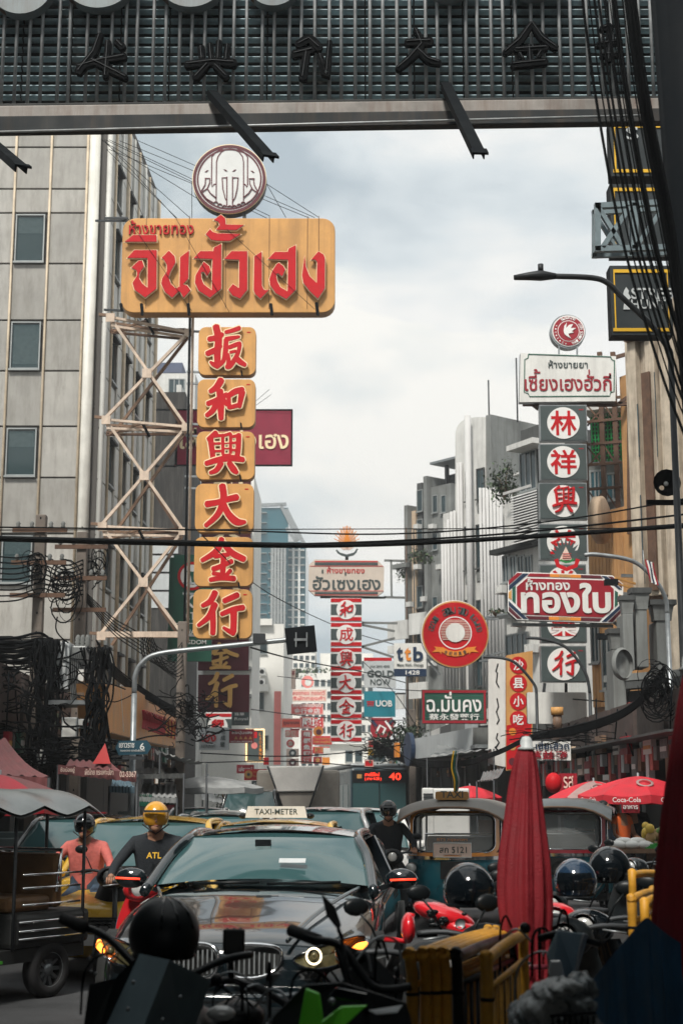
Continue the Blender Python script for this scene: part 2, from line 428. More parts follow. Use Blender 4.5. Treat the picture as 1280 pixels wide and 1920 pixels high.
# ------------------------------------------------------------------ general facade helper
def body(fr, u0, v0, u1, v1, depth, m, name='wall', y=0, ground=True):
    um = (u0+u1)/2; x0, x1 = fr.hit(u0, v0, y)[0], fr.hit(u1, v1, y)[0]; z1, z0 = fr.hit(um, v0, y)[1], fr.hit(um, v1, y)[1]
    if ground: z0 = 0
    return MB().bb(x0, x1, y, y+depth, z0, z1, m).build(name, fr.root)
def window(fr, u0, v0, u1, v1, y=0, mg=None, mf=None, bars=0, t=.05, name='window', sill=True):
    um = (u0+u1)/2; x0, x1 = fr.hit(u0, v0, y)[0], fr.hit(u1, v1, y)[0]; z1, z0 = fr.hit(um, v0, y)[1], fr.hit(um, v1, y)[1]
    return win(fr.root, x0, x1, z0, z1, y, mg, mf, bars, t, name, sill)
def win(par, x0, x1, z0, z1, y=0, mg=None, mf=None, bars=0, t=.05, name='window', sill=True):
    mg = mg or m_glassd; mf = mf or m_frame
    b = MB(); xs = [x0+(x1-x0)*i/(bars+1) for i in range(bars+2)]
    b.bb(x0-t, x0, y-.06, y, z0-t, z1+t, mf).bb(x1, x1+t, y-.06, y, z0-t, z1+t, mf)
    b.bb(x0, x1, y-.061, y, z1, z1+t, mf).bb(x0, x1, y-.061, y, z0-t, z0, mf)
    for x in xs[1:-1]: b.bb(x-t/2, x+t/2, y-.05, y, z0, z1, mf)
    if sill: b.bb(x0-t*1.5, x1+t*1.5, y-.13, y-.062, z0-t-.05, z0-t, mf)
    f = b.build(name, par)
    MB().bb(x0, x1, y-.025, y-.002, z0, z1, mg).build('pane', f)
    return f

# ------------------------------------------------------------------ left panelled building
L1 = Fr('panelled_building', 'tall cream building clad in stained square panels with thin vertical pipes', 'building', -60, 38, 160, 38)
rows = [150, 200, 277, 355, 400, 495, 601, 696, 800, 896, 1001, 1097, 1200, 1300]
zs = [L1.hit(80, v)[1] for v in rows]
us = [-124, -55, 14, 82, 152]
xs = [L1.hit(u, 700)[0] for u in us]
ztop, zbot = zs[0], 4.2
xc = xs[-1]
MB().bb(xs[0]-3, xc+.25, .03, 8.4, 0, ztop, m_joint).build('core', L1.root)
pm = {}
for i in range(4):
    for j in range(len(rows)-1):
        if i == 2 and j in (4, 6, 8, 10): 
            x0, x1, z1, z0 = xs[i]+.1, xs[i+1]-.14, zs[j]-.08, zs[j+1]+.08
            w_ = win(L1.root, x0, x1, z0, z1, .0, bars=0, t=.035, mg=mat('window_clear', (.05, .09, .10), .06, var=0, alpha=.45, spec=.8))
            MB().bb(x0+.03, x1-.03, .005, .02, z0+(.1 if j == 6 else .62)*(z1-z0), z1-.03, mat('curtain', (.32, .36, .36), .9, var=.35, scale=8)).build('curtain', w_)
            continue
        MB().bb(xs[i]+.025, xs[i+1]-.025, -.03, .03, zs[j+1]+.022, zs[j]-.022, m_panel).build('panel', L1.root, bevel=.012)
for x in xs[1:-1]+[xc]:
    MB().tube([(x, -.06, zbot), (x, -.06, ztop)], .035, m_pipe, 8).build('pipe', L1.root)
b = MB()
b.tube([(xc+.18, .02, 0), (xc+.18, .02, ztop)], .15, mat('corner_white', (.66, .65, .60), .5, var=.15, streak=.2), 16).build('corner_column', L1.root)
# street side of the same building
L1s = Fr('tmp', '', '', 166, 38.1, 268, 46.4)
Ls = L1s.L; nb = 9; bw = Ls/nb
r2 = thing('street_face', None, None, None); del_ = L1s.root; bpy.data.objects.remove(del_)
r2.location = L1s.A-L1.A; r2.rotation_euler = (0, 0, atan2(L1s.d.y, L1s.d.x)); r2.parent = L1.root
MB().bb(0, Ls, .04, .6, 0, ztop+.4, m_joint).build('wall', r2)
me_p = None; side_m = mat('facade_side_lit', (.60, .60, .57), .55, var=.14, scale=1, streak=.28, rnd=.1, dirt=(.16, .15, .13))  # paler than the front panels: brighter light on this side is in the colour
for j in range(len(rows)-1):
    for i in range(nb):
        z0, z1 = zs[j+1], zs[j]
        if i in (1, 3, 5, 7) and j % 2 == 0 and j > 1:
            b = MB().bb(i*bw+.08, (i+1)*bw-.08, .02, .035, z0+.12, z1-.1, m_glassd)
            b.bb(i*bw+.03, (i+1)*bw-.03, -.16, .0, z1-.09, z1-.02, m_dsteel)
            b.bb(i*bw+.03, (i+1)*bw-.03, -.1, .0, z0+.05, z0+.1, m_frame).build('window', r2)
        else: MB().bb(i*bw+.02, (i+1)*bw-.02, -.02, .04, z0+.02, z1-.02, side_m).build('panel', r2)
for i in range(nb+1): MB().tube([(i*bw, -.05, 3), (i*bw, -.05, ztop)], .04 if i % 3 else .07, m_pipe if i % 2 else side_m, 8).build('pipe', r2)

# ------------------------------------------------------------------ buildings further down on the left
L2 = Fr('stained_wall_building', 'narrow building with blackened windowless end wall behind the truss', 'building', 264, 58, 338, 58)
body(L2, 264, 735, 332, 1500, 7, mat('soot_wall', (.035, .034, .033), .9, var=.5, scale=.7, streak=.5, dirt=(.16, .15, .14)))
MB().bb(*[L2.hit(332, 700)[0]-.02, L2.hit(340, 700)[0]], .1, 7, 0, L2.hit(300, 720)[1], m_plaster).build('corner_strip', L2.root)
for i in range(4): MB().bb(L2.hit(266, 1200)[0], L2.hit(331, 1200)[0], -.04, -.003, L2.hit(300, 1140-34*i)[1], L2.hit(300, 1110-34*i)[1], m_grey).build('cladding_sheet', L2.root)
L3 = Fr('blue_roof_building', 'white building with blue-grey roof block beyond the blackened wall', 'building', 268, 76, 365, 76)
body(L3, 280, 700, 352, 1450, 9, m_plaster)
body(L3, 283, 680, 342, 699, 4, mat('slate_blue', (.09, .11, .17), .7), name='roof', ground=False)
for v in (712, 760, 810, 860, 910): window(L3, 318, v, 345, v+24, bars=2)
L3b = Fr('balcony_building', 'white apartment building with railed balconies behind the yellow signs', 'building', 340, 84, 475, 84)
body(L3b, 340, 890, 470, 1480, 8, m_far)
for k, v in enumerate(range(905, 1300, 52)):
    for u in (352, 384, 416, 446): window(L3b, u, v, u+18, v+28, bars=1)
    o = L3b.rect('balcony', 342, v+32, 470, v+38, m_conc, -.8, -.01)
L4 = Fr('glass_tower', 'tall teal glass office tower with slanted crown frame', 'skyscraper', 470, 230, 571, 230)
body(L4, 462, 952, 537, 1480, 30, m_glasst); body(L4, 537, 1016, 571, 1480, 22, m_glasst, y=4)
for u0, u1, y in ((464, 500, -.3), (503, 536, -.5)):
    for i in range(int(21)):
        v = 1020+i*16 if u0 > 500 else 960+i*19
        L4.rect('floor_band', u0 if u0 > 500 else 464, v, u1, v+1.3, m_steel if i % 2 else m_frame, -.5+y, -.003)
for v in range(1030, 1460, 14): L4.rect('floor_band', 538, v, 571, v+2, m_wht, 3.4, 3.99)
for u in (548, 559): L4.rect('mullion', u, 1020, u+1.6, 1470, m_wht, 3.1, 3.39)
for u in range(508, 536, 6): L4.rect('mullion', u, 1018, u+.9, 1470, m_frame, -1.3, -1.01)
for a, c in (((537, 955), (571, 1022)), ((527, 948), (560, 1014)), ((537, 990), (556, 1016)), ((480, 948), (537, 946))):
    x0, z0 = L4.hit(*a); x1, z1 = L4.hit(*c); MB().beam((x0, -.2, z0), (x1, -.2, z1), .5, .5, m_steel).build('crown_brace', L4.root)
L4.rect('roof_block', 478, 968, 514, 1014, m_glasst, 2, 8)
L5 = Fr('white_corner_building', 'white building with air conditioners and tall dark windows beyond maroon sign', 'building', 455, 100, 532, 100)
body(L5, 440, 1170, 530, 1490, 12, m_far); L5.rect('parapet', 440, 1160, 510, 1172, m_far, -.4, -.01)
for u0, v0, u1, v1 in ((462, 1180, 482, 1190), (488, 1205, 500, 1225), (468, 1226, 482, 1240), (472, 1312, 480, 1330), (485, 1290, 494, 1330), (470, 1380, 480, 1402), (490, 1380, 502, 1404)): window(L5, u0, v0, u1, v1, y=-.0)
for u, v in ((487, 1252), (472, 1270), (486, 1272)):
    a = L5.rect('air_conditioner', u-2, v, u+10, v+14, m_wht, -.9, -.15)
    L5.disc('fan_grille', u+4, v+7, 4, m_dark, -.92, -.905, parent=a)
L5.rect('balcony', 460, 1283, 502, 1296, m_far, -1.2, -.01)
L6 = Fr('green_eaved_building', 'narrow building with stacked green tiled eaves and red window columns', 'building', 508, 112, 560, 112)
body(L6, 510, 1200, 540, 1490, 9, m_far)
for v in (1186, 1242):
    b = MB(); e0 = L6.pts([(506, v+20), (543, v+28), (534, v+4), (511, v-3)]); b.prism(e0, -1.6, -.02, mat('eave_green', (.07, .15, .07), .6)); b.build('eave', L6.root)
for v in (1212, 1268, 1310): 
    for u in (513, 527): L6.rect('red_column', u, v, u+4, v+26, m_redd, -.2, -.01)
    window(L6, 519, v+3, 525, v+24)
for k in range(5): L6.rect('balcony', 508, 1300+k*30, 541, 1304+k*30, m_conc, -.9, -.21)
L7 = Fr('pale_terraced_building', 'pale hazy apartment building with terraces closing the street view', 'building', 520, 175, 700, 175)
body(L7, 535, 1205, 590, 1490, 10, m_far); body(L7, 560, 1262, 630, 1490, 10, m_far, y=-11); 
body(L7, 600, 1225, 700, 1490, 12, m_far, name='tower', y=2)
for v in range(1275, 1460, 22):
    for u in range(566, 622, 12): window(L7, u, v, u+7, v+11, y=-11, sill=False)
for v in range(1216, 1260, 14):
    for u in range(540, 586, 11): window(L7, u, v, u+6, v+7, sill=False)
for v in range(1240, 1470, 24):
    for u in range(634, 694, 14): window(L7, u, v, u+8, v+12, y=2, sill=False)
L8 = Fr('long_white_building', 'long white low building with dark shutters under the striped sign column', 'building', 590, 120, 760, 120)
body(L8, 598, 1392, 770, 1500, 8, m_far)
for u0, u1 in ((648, 660), (666, 678), (690, 722), (728, 748)): window(L8, u0, 1408, u1, 1428)
L8.rect('canopy', 600, 1434, 770, 1440, m_wht, -1.6, -.01); L8.rect('parapet', 598, 1388, 770, 1395, m_wht, -.4, -.01)

# ------------------------------------------------------------------ right hand buildings, far to near
R5 = Fr('stepped_concrete_building', 'grey stepped concrete building with planted ledges and rooftop shed', 'building', 757, 80, 853, 77)
body(R5, 757, 947, 768, 1500, 10, m_conc); body(R5, 766, 958, 783, 1500, 10, m_plwarm, y=.3)
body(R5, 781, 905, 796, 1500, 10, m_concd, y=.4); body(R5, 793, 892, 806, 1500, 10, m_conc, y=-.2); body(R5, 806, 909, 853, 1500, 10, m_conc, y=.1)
sh = MB(); x0, z0 = R5.hit(818, 906); x1, z1 = R5.hit(852, 862)
for x in (x0, x1): sh.bb(x, x+.15, .6, .8, z0, z1, m_dsteel); sh.bb(x, x+.15, 5, 5.2, z0, z1, m_dsteel)
sh.build('shed_frame', R5.root); MB().bb(x0-.3, x1+.3, -.2, 6, z1, z1+.12, m_steel).build('shed_roof', R5.root)
MB().bb(x0, x1, .9, 5, z0, z0+(z1-z0)*.55, m_dsteel).build('shed_wall', R5.root)
for v in (920, 975, 1100, 1180): window(R5, 783, v, 792, v+38, y=.4)
for v in (930, 1000, 1120, 1200):
    for u in (812, 828): window(R5, u, v, u+8, v+30, y=.1)
R5.rect('ledge', 772, 1036, 806, 1044, m_concd, -1.2, -.21); R5.rect('ledge', 742, 1058, 770, 1066, m_conc, -1.2, -.01)
for u0, v0, u1, v1 in ((735, 1165, 772, 1200), (775, 1150, 806, 1190), (735, 1210, 775, 1225), (775, 1280, 808, 1310), (740, 1300, 765, 1330)): R5.rect('balcony', u0, v0, u1, v1, m_plaster, -1.6, -.22)
R4 = Fr('finned_building', 'pale art deco building with tall white rounded fins and curved parapet', 'building', 828, 62, 956, 59)
m_fin = mat('fin_white', (.50, .50, .495), .7, var=.12, scale=1, streak=.28, dirt=(.2, .2, .2))
body(R4, 830, 960, 862, 1500, 8, m_plaster); 
b = MB(); pl = R4.pts([(853, 1400), (853, 812), (856, 800), (864, 790), (875, 785), (890, 782), (910, 782), (910, 1400)]); b.prism(pl, -.0, 6, m_plaster); b.build('tower_wall', R4.root)
body(R4, 910, 776, 933, 1500, 7, m_conc, name='pillar', y=-.3); body(R4, 933, 925, 958, 1500, 8, m_plaster, y=.2)
def fin(u, v0, v1, r, y=-.1):
    x, z1 = R4.hit(u, v0); _, z0 = R4.hit(u, v1); r *= R4.px
    MB().tube([(x, y, z0), (x, y, z1)], r, m_fin, 12).build('fin', R4.root)
for u, v0 in ((832, 1000), (837.5, 990), (843, 975), (849, 960), (855, 958), (861, 868), (866.5, 868)): fin(u, v0, 1330, 3.0)
fin(887, 782, 1330, 6.2, -.35)
for u in (916, 922.5, 929, 935.5, 942, 948.5, 954): fin(u, 918, 1330, 2.9, -.5)
for u0, v0, u1, v1 in ((874, 885, 880, 938), (895, 880, 908, 933), (873, 989, 879, 1067), (894, 985, 907, 1063), (895, 1127, 907, 1175), (873, 1127, 879, 1175), (895, 1235, 907, 1285)):
    window(R4, u0, v0, u1, v1, mf=m_concd); R4.rect('stained_panel', u0, v1+4, u1, v1+26, m_conc, -.05, 0); R4.rect('window_centre_strip', u0+(u1-u0)*.46, v0, u0+(u1-u0)*.54, v1, m_conc, -.055, -.03)  # concrete strip down the middle of each pane
for u, v in ((883, 705), (935, 663)):
    x, z1 = R4.hit(u, v); _, z0 = R4.hit(u, 785); MB().tube([(x, 1, z0), (x, 1, z1)], .035, m_dsteel, 6).build('mast', R4.root)
R3 = Fr('louvred_building', 'white building with slatted louvre screen and jutting dark awning', 'building', 940, 50, 1018, 48)
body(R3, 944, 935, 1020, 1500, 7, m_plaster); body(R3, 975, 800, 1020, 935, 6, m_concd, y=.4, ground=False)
x0, x1 = R3.hit(961, 925, -.5)[0], R3.hit(1010, 925, -.5)[0]; z1, z0 = R3.hit(985, 925, -.5)[1], R3.hit(985, 1018, -.5)[1]
MB().bb(x0, x1, -.5, -.45, z0, z1, m_dark).build('louvre_back', R3.root)
me_s = None
for k in range(18):
    z = z0+(z1-z0)*(k+.5)/18
    if me_s is None: o = MB().box((0, 0, 0), (x1-x0, .02, (z1-z0)/18*.62), m_fin).build('slat', R3.root); me_s = o.data
    else: o = link('slat', me_s, R3.root)
    o.location = ((x0+x1)/2, -.6, z); o.rotation_euler = (radians(-35), 0, 0)
R3.rect('louvre_frame', 960, 918, 1012, 923, m_fin, -.66, -.4)
f = window(R3, 976, 848, 1006, 918, y=.35, bars=2); R3.rect('roof', 962, 830, 1012, 840, m_plaster, -.3, 1)
R3.rect('awning', 932, 1024, 1012, 1033, m_dark, -1.1, -.01)
for u in (944, 958, 972, 986): window(R3, u, 1044, u+11, 1090, bars=1)
for v in (1110, 1190, 1250): window(R3, 950, v, 990, v+40, bars=3); R3.rect('balcony_rail', 942, v+46, 1004, v+49, m_steel, -1.0, -.95)
R3.rect('roof_beam', 905, 866, 1004, 870, m_plaster, 1.2, 1.5); 
for v in (824, 838, 852): R3.rect('steel_rail', 932, v, 1004, v+2, m_dsteel, 1.0, 1.05)
# tan tiled building with the net cage on top
R2 = Fr('tan_tiled_building', 'tan tiled building with wooden looking cladding behind the grey signs', 'building', 1085, 39, 1200, 37)
x0, _ = R2.hit(1105, 1100); x1, _ = R2.hit(1200, 1100); zt = R2.hit(1120, 962)[1]; n_ = 14
MB().bb(x0, x1, .02, 8, 0, zt, m_brown).build('core', R2.root)
for i in range(n_):
    a = x0+(x1-x0)*i/n_
    MB().bb(a+.008, a+(x1-x0)/n_-.008, -.02, .02, 4, zt-(.25 if i < 4 else 0), m_brick).build('board', R2.root)
body(R2, 1160, 700, 1200, 1400, 4, m_brick, name='pier', y=-.5)
for u0, v0, u1, v1 in ((1108, 1095, 1124, 1240), (1130, 1190, 1150, 1290)): window(R2, u0, v0, u1, v1, bars=1)
cg = Fr('net_cage', 'rooftop cage of green netting and rusty scaffold bars above tan building', 'cage', 1100, 38.5, 1200, 38)
m_net = mat('green_net', (.02, .38, .10), .8)
for i in range(10):
    u = 1106+i*6; x, z0 = cg.hit(u, 862); _, z1 = cg.hit(u, 768+(6-min(i, 6))*1.5); MB().tube([(x, .3, z0), (x, .3, z1)], .02, m_net, 4).build('wire', cg.root)
for v in range(772, 862, 8): 
    x0, z = cg.hit(1104, v); x1, _ = cg.hit(1166, v); MB().tube([(x0, .32, z), (x1, .32, z)], .02, m_net, 4).build('wire', cg.root)
cg.rect('cage_back', 1104, 765, 1180, 862, m_dark, 1.0, 1.05)
cg.rect('lean_to_roof', 1090, 757, 1180, 766, m_plaster, -.2, 1.2)
m_post = m_rust
for u in (1107, 1140, 1165):
    x, z0 = cg.hit(u, 965); _, z1 = cg.hit(u, 668 if u > 1120 else 755); MB().bb(x-.06, x+.06, -.5, -.38, z0, z1, m_post).build('post', cg.root)
for v in (760, 800, 842, 880, 925):
    x0, z = cg.hit(1100, v); x1, _ = cg.hit(1172, v-3); MB().beam((x0, -.5, z), (x1, -.5, z), .05, .07, m_post if v % 3 else m_steel).build('rail', cg.root)
for v in (768, 845, 925):
    for a, c in (((1107, v), (1140, v+38)), ((1140, v), (1107, v+38)), ((1140, v), (1165, v+38))):
        p, q = cg.hit(*a), cg.hit(*c); MB().beam((p[0], -.45, p[1]), (q[0], -.45, q[1]), .04, .04, m_post).build('brace', cg.root)
R2b = Fr('grey_house', 'grey rooftop house with blue glazed front under the net cage', 'house', 1100, 39.4, 1170, 39)
body(R2b, 1103, 870, 1175, 1000, 4, m_conc, ground=False, y=.2); window(R2b, 1108, 885, 1130, 940, bars=2, y=.2, mg=m_glasst); window(R2b, 1138, 890, 1160, 935, bars=1, y=.2, mg=m_glasst)

# right near building with fluted cream and brown facade
R1 = Fr('fluted_building', 'tall old building with weathered cream and brown vertical fluting at right', 'building', 1187, 33, 1365, 31)
m_fl = mat('flute_cream', (.50, .43, .34), .75, var=.35, streak=.75, ssc=(6, 6, .5), dirt=(.08, .05, .035)); m_fl2 = mat('flute_brown', (.16, .10, .07), .7, var=.3, streak=.5); m_fl3 = mat('flute_tan', (.42, .24, .11), .7, var=.25, streak=.5)
R1.rect('core', 1187, 560, 1365, 1500, m_brown, .1, 8)
u = 1187; k = 0; rnd = random.Random(5)
while u < 1300:
    w_ = rnd.choice((4, 5, 7, 9)); mm = (m_fl, m_fl2, m_fl, m_fl3, m_fl, m_fl2)[k % 6]
    R1.rect('flute', u, 640 if u < 1225 else 560, u+w_-.8, 1118 if u < 1235 else 1300, mm, (-.1, .04, -.22, 0, -.05, .05)[k % 6], .099); u += w_; k += 1
R1.rect('upper_slope', 1187, 628, 1232, 640, m_brown, -.4, .09)
for u0, v0, u1, v1 in ((1206, 760, 1212, 860), (1212, 930, 1219, 1060), (1238, 700, 1246, 860)): R1.rect('recess_window', u0, v0, u1, v1, m_glassd, -.24, -.23)
R1.rect('rusty_pipe', 1232, 700, 1233.5, 1110, m_rust, -.3, -.25)
R1.rect('frieze', 1150, 1262, 1300, 1275, m_conc, -.5, .09); R1.rect('frieze', 1155, 1277, 1300, 1290, m_concd, -.4, .09)
R1.rect('balcony_recess', 1178, 1292, 1300, 1398, m_dark, -.1, .09)
for i in range(14): R1.rect('red_slat', 1184+i*6, 1318-i, 1187+i*6, 1392, (m_redd, m_pinkc, m_maroon)[i % 3], -.22, -.12)
R1.rect('balcony_edge', 1150, 1398, 1300, 1408, m_concd, -.6, .09)
for u in (1152, 1176, 1242): R1.rect('balcony_pier', u, 1290, u+9, 1400, m_conc, -.35, -.01)
# dark shop fronts under it
SR = Fr('shop_row', 'deep dark shop fronts with shutters and hanging goods under right hand buildings', 'shop', 1000, 42, 1345, 22.3)
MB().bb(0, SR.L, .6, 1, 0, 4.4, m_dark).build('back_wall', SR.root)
for i in range(8):
    a = SR.L*i/8; MB().bb(a, a+.35, -.1, .6, 0, 4.4, m_concd).build('pier', SR.root)
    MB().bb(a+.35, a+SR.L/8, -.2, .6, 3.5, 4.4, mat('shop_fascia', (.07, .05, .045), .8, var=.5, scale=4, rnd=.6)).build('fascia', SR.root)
    for k in range(6): MB().bb(a+.45+k*.32, a+.7+k*.32, -.3, -.2, 2.6+.2*(k % 3), 3.3, (m_pinkc, m_conc, m_brown, m_redd, m_grey)[(k+i) % 5]).build('hanging_item', SR.root)
MB().bb(0, SR.L, -.7, -.22, 3.45, 3.5, m_concd).build('canopy', SR.root)
SR.root.scale = (1, 1, .78)
SR2 = Fr('street_arcade', 'shaded grey arcade with shutters and canopies below the finned building', 'shop', 745, 86, 1000, 42.2)
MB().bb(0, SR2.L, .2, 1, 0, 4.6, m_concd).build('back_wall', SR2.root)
for i in range(12):
    a = SR2.L*i/12; MB().bb(a, a+.4, -.5, .2, 0, 4.6, m_conc).build('pier', SR2.root)
    MB().bb(a+.4, a+SR2.L/12, -.5, .2, 3.2, 4.5, (m_conc, m_grey, m_white, m_concd)[i % 4]).build('fascia', SR2.root)
MB().bb(0, SR2.L, -1.6, -.51, 3.1, 3.2, m_steel).build('canopy', SR2.root)
# left shop row
SL = Fr('shop_row', 'low dark shops with metal awnings along the left pavement', 'shop', -160, 21, 335, 66)
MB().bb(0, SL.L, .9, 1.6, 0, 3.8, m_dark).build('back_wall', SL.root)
for i in range(14):
    a = SL.L*i/14; MB().bb(a, a+.4, -.1, .9, 0, 3.8, m_concd).build('pier', SL.root)
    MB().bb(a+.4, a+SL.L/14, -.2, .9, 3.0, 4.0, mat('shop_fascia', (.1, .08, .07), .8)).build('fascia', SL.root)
    MB().bb(a+.7, a+SL.L/14-.3, .3, .5, .13, 1.1+.5*(i % 3), (m_conc, m_brown, m_steel, m_awnp)[i % 4]).build('counter', SL.root)
# street canyon beside the photographer, plus an unseen roof added to shade the foreground
for nm, lab, x0, x1, y0, y1, z in (('shophouse', 'plain shophouse on the left beside the viewpoint, outside the picture', -17, -7.5, -25, 17, 15), ('shophouse', 'plain shophouse on the right beside the viewpoint, outside the picture', 7.2, 17, -25, 17, 17), ('shade_roof', 'added roof over the viewpoint, unseen, put there to shade the foreground', -7.4, 7.1, -22, 3.9, 0)):
    r = thing(nm, ((x0+x1)/2, (y0+y1)/2, 0), lab, 'building')
    hx, hy = (x1-x0)/2, (y1-y0)/2
    if z:
        MB().bb(-hx, hx, -hy, hy, 0, z, m_concd).build('wall', r)
        sgn = 1 if x0 < 0 else -1
        for i in range(9):
            for j in range(4): MB().bb(sgn*hx, sgn*(hx+.05), -hy+1+i*4.5, -hy+3+i*4.5, 4+j*3, 5.8+j*3, m_glassd).build('window', r)
    else:
        MB().bb(-hx, hx, -hy, hy, 4.4, 4.55, m_dsteel).build('roof', r)
        for x in (-hx+.3, hx-.3):
            for y in (-hy+.3, 0, hy-4): MB().bb(x-.12, x+.12, y-.12, y+.12, 0, 4.4, m_dsteel).build('post', r)
# ------------------------------------------------------------------ clutter on the facades
def ac(fr, u, v, s=12, y=0):
    x, z = fr.hit(u, v, y); k = S(fr.A.y+fr.d.y*max(0, x))*s
    k = max(.35, min(.9, k)); a = MB().bb(x, x+k, y-.38, y-.08, z-k*.75, z, m_plaster).build('air_conditioner', fr.root)
    MB().lathe([(0, -.01), (k*.28, -.01), (k*.3, 0)], (x+k*.42, y-.385, z-k*.38), m_dark, 16, ax='Y').build('fan_grille', a)
    for q in (.1, .9): MB().bb(x+k*q-.02, x+k*q+.02, y-.42, y, z-k*.82, z-k*.77, m_rust).build('bracket', a)
for u, v in ((812, 985), (826, 1060), (838, 1150), (784, 985), (784, 1060), (797, 1120), (812, 1240), (770, 1130), (770, 1240)): ac(R5, u, v)
for u, v in ((915, 1255), (899, 1205), (876, 1205), (936, 1300)): ac(R4, u, v)
for u, v in ((990, 1100), (975, 1160), (946, 1100), (1000, 1210), (960, 1245)): ac(R3, u, v)
for u in (764, 778, 800, 850, 884, 911): 
    x, z1 = (R5 if u < 830 else R4).hit(u, 990); fr = R5 if u < 830 else R4
    MB().tube([(x, -.12, 3), (x, -.12, z1)], .035, m_concd if u % 4 else m_rust, 8).build('downpipe', fr.root)
rnd = random.Random(31)
for fr, n, y, zl in ((SR, 20, -.22, 2.9), (SR2, 26, -.55, 3.0), (SL, 34, -.3, 2.9)):
    for i in range(n):
        a = fr.L*(i+.1+rnd.random()*.6)/n; w_ = rnd.uniform(.3, .8); h = rnd.uniform(.2, .5); z = zl+rnd.uniform(-.6, .5)
        MB().bb(a, a+w_, y-.09, y, z, z+h, rnd.choice((m_redd, m_white, m_grey, m_charc, m_brown, m_green, m_conc, m_plwarm, m_dsteel, m_pfade))).build('notice_board', fr.root)
        MB().bb(a+.05, a+w_-.05, y-.1, y-.091, z+h*.35, z+h*.6, rnd.choice((m_white, m_gold, m_redd, m_charc))).build('printed_strip', fr.root)
        if rnd.random() < .6: MB().bb(a, a+rnd.uniform(.3, .8), y-.7, y-.2, .13, rnd.uniform(.6, 1.5), rnd.choice((m_brown, m_dsteel, m_conc, m_redd, m_charc))).build('goods_stack', fr.root)
        if rnd.random() < .5: MB().tube([(a, y-.05, z+h), (a+rnd.uniform(-1, 1), y-.05, z+h+rnd.uniform(.4, 1.2))], .015, m_black, 5).build('conduit', fr.root)
# ------------------------------------------------------------------ overhead gantry sign
GY = 14.0
GN = Fr('overhead_sign_gantry', 'dark rusting corrugated sign gantry with vertical rods spanning the top of the street', 'sign gantry', -60, GY, 1340, GY)
m_corr = mat('corrugated_blue', (.27, .36, .39), .6, .1, var=.35, scale=4, streak=.5, dirt=(.07, .035, .02), rnd=.2)
m_rod = mat('rod_grey', (.42, .44, .45), .5, .3, var=.3, scale=6, streak=.3, dirt=(.1, .05, .03))
xa, zb = GN.hit(-60, 190); xb, _ = GN.hit(1340, 190); zt_ = GN.hit(640, -260)[1]
MB().bb(xa, xb, .3, .34, zb, zt_, m_dark).build('back_plate', GN.root)
# corrugated strips: 17 px pitch, each bowed
pit = 21.5*S(GY); zz = zb; k = 0
tilt = 0
while zz < zt_-pit:
    b = MB()
    for j in range(15):
        a0 = xa+(xb-xa)*j/15; a1 = xa+(xb-xa)*(j+1)/15-.015
        h = pit*.64; rings = [[(a0, .2-.05*sin(pi*t/4), zz+h*t/4), (a1, .2-.05*sin(pi*t/4), zz+h*t/4)] for t in range(5)]
        vs = [p for r in rings for p in r]; b.add(vs, [(2*i, 2*i+1, 2*i+3, 2*i+2) for i in range(4)], m_corr)
    b.build('corrugated_strip', GN.root, fix=False); zz += pit; k += 1
u = -50; me_r = None
while u < 1340:
    x, _ = GN.hit(u, 180)
    if me_r is None: o = MB().tube([(0, 0, zb-.03), (0, 0, zt_)], .019, m_rod, 8).build('rod', GN.root); me_r = o.data
    else: o = link('rod', me_r, GN.root)
    o.location = (x+random.uniform(-.012, .012), .05, 0); o.rotation_euler = (0, random.uniform(-.002, .002), 0); u += 25.6
def gb(name, v0, v1, y0, y1, m, dv=-9, bev=.01):
    """bar along the gantry, slightly lower on the left as in the photo"""
    x0, z0 = GN.hit(-60, v1+8); x0, z1 = GN.hit(-60, v0+4); x1, z2 = GN.hit(1340, v1+dv-4); x1, z3 = GN.hit(1340, v0+dv-4)
    b = MB(); b.prism([(x0, z0), (x1, z2), (x1, z3), (x0, z1)], y0, y1, m); return b.build(name, GN.root, bevel=bev)
m_fas = mat('gantry_fascia', (.27, .25, .23), .55, .2, var=.35, scale=2.5, streak=.6, dirt=(.11, .055, .035))
gb('fascia', 200, 222, -.06, .0, m_fas); gb('painted_gap_shade', 193, 200, -.03, .0, m_dark)  # solid dark bar paints the shade between strips and fascia
gb('channel', 224, 249, -.12, .0, mat('gantry_channel', (.012, .017, .02), .7, .0, var=.45, scale=3, streak=.4, dirt=(.08, .05, .03)))
x0, z0 = GN.hit(0, 264); x1, z1 = GN.hit(1200, 233); MB().tube([(x0, -.2, z0), (x1, -.2, z1)], .012, m_rod, 6).build('conduit', GN.root)
# round boards at the top edge
for u, v, r in ((40, -30, 60), (185, -52, 72), (358, -50, 68), (512, -36, 50), (842, -46, 46), (1000, -58, 56)):
    d = GN.disc('round_board', u, v, r, mat('round_board_grey', (.20, .23, .24), .5, .2, var=.3, streak=.4, dirt=(.1, .05, .03)), -.12, .02)
    GN.disc('rim', u, v, r+2, m_rust, -.09, .0, parent=d, hole=r-2)
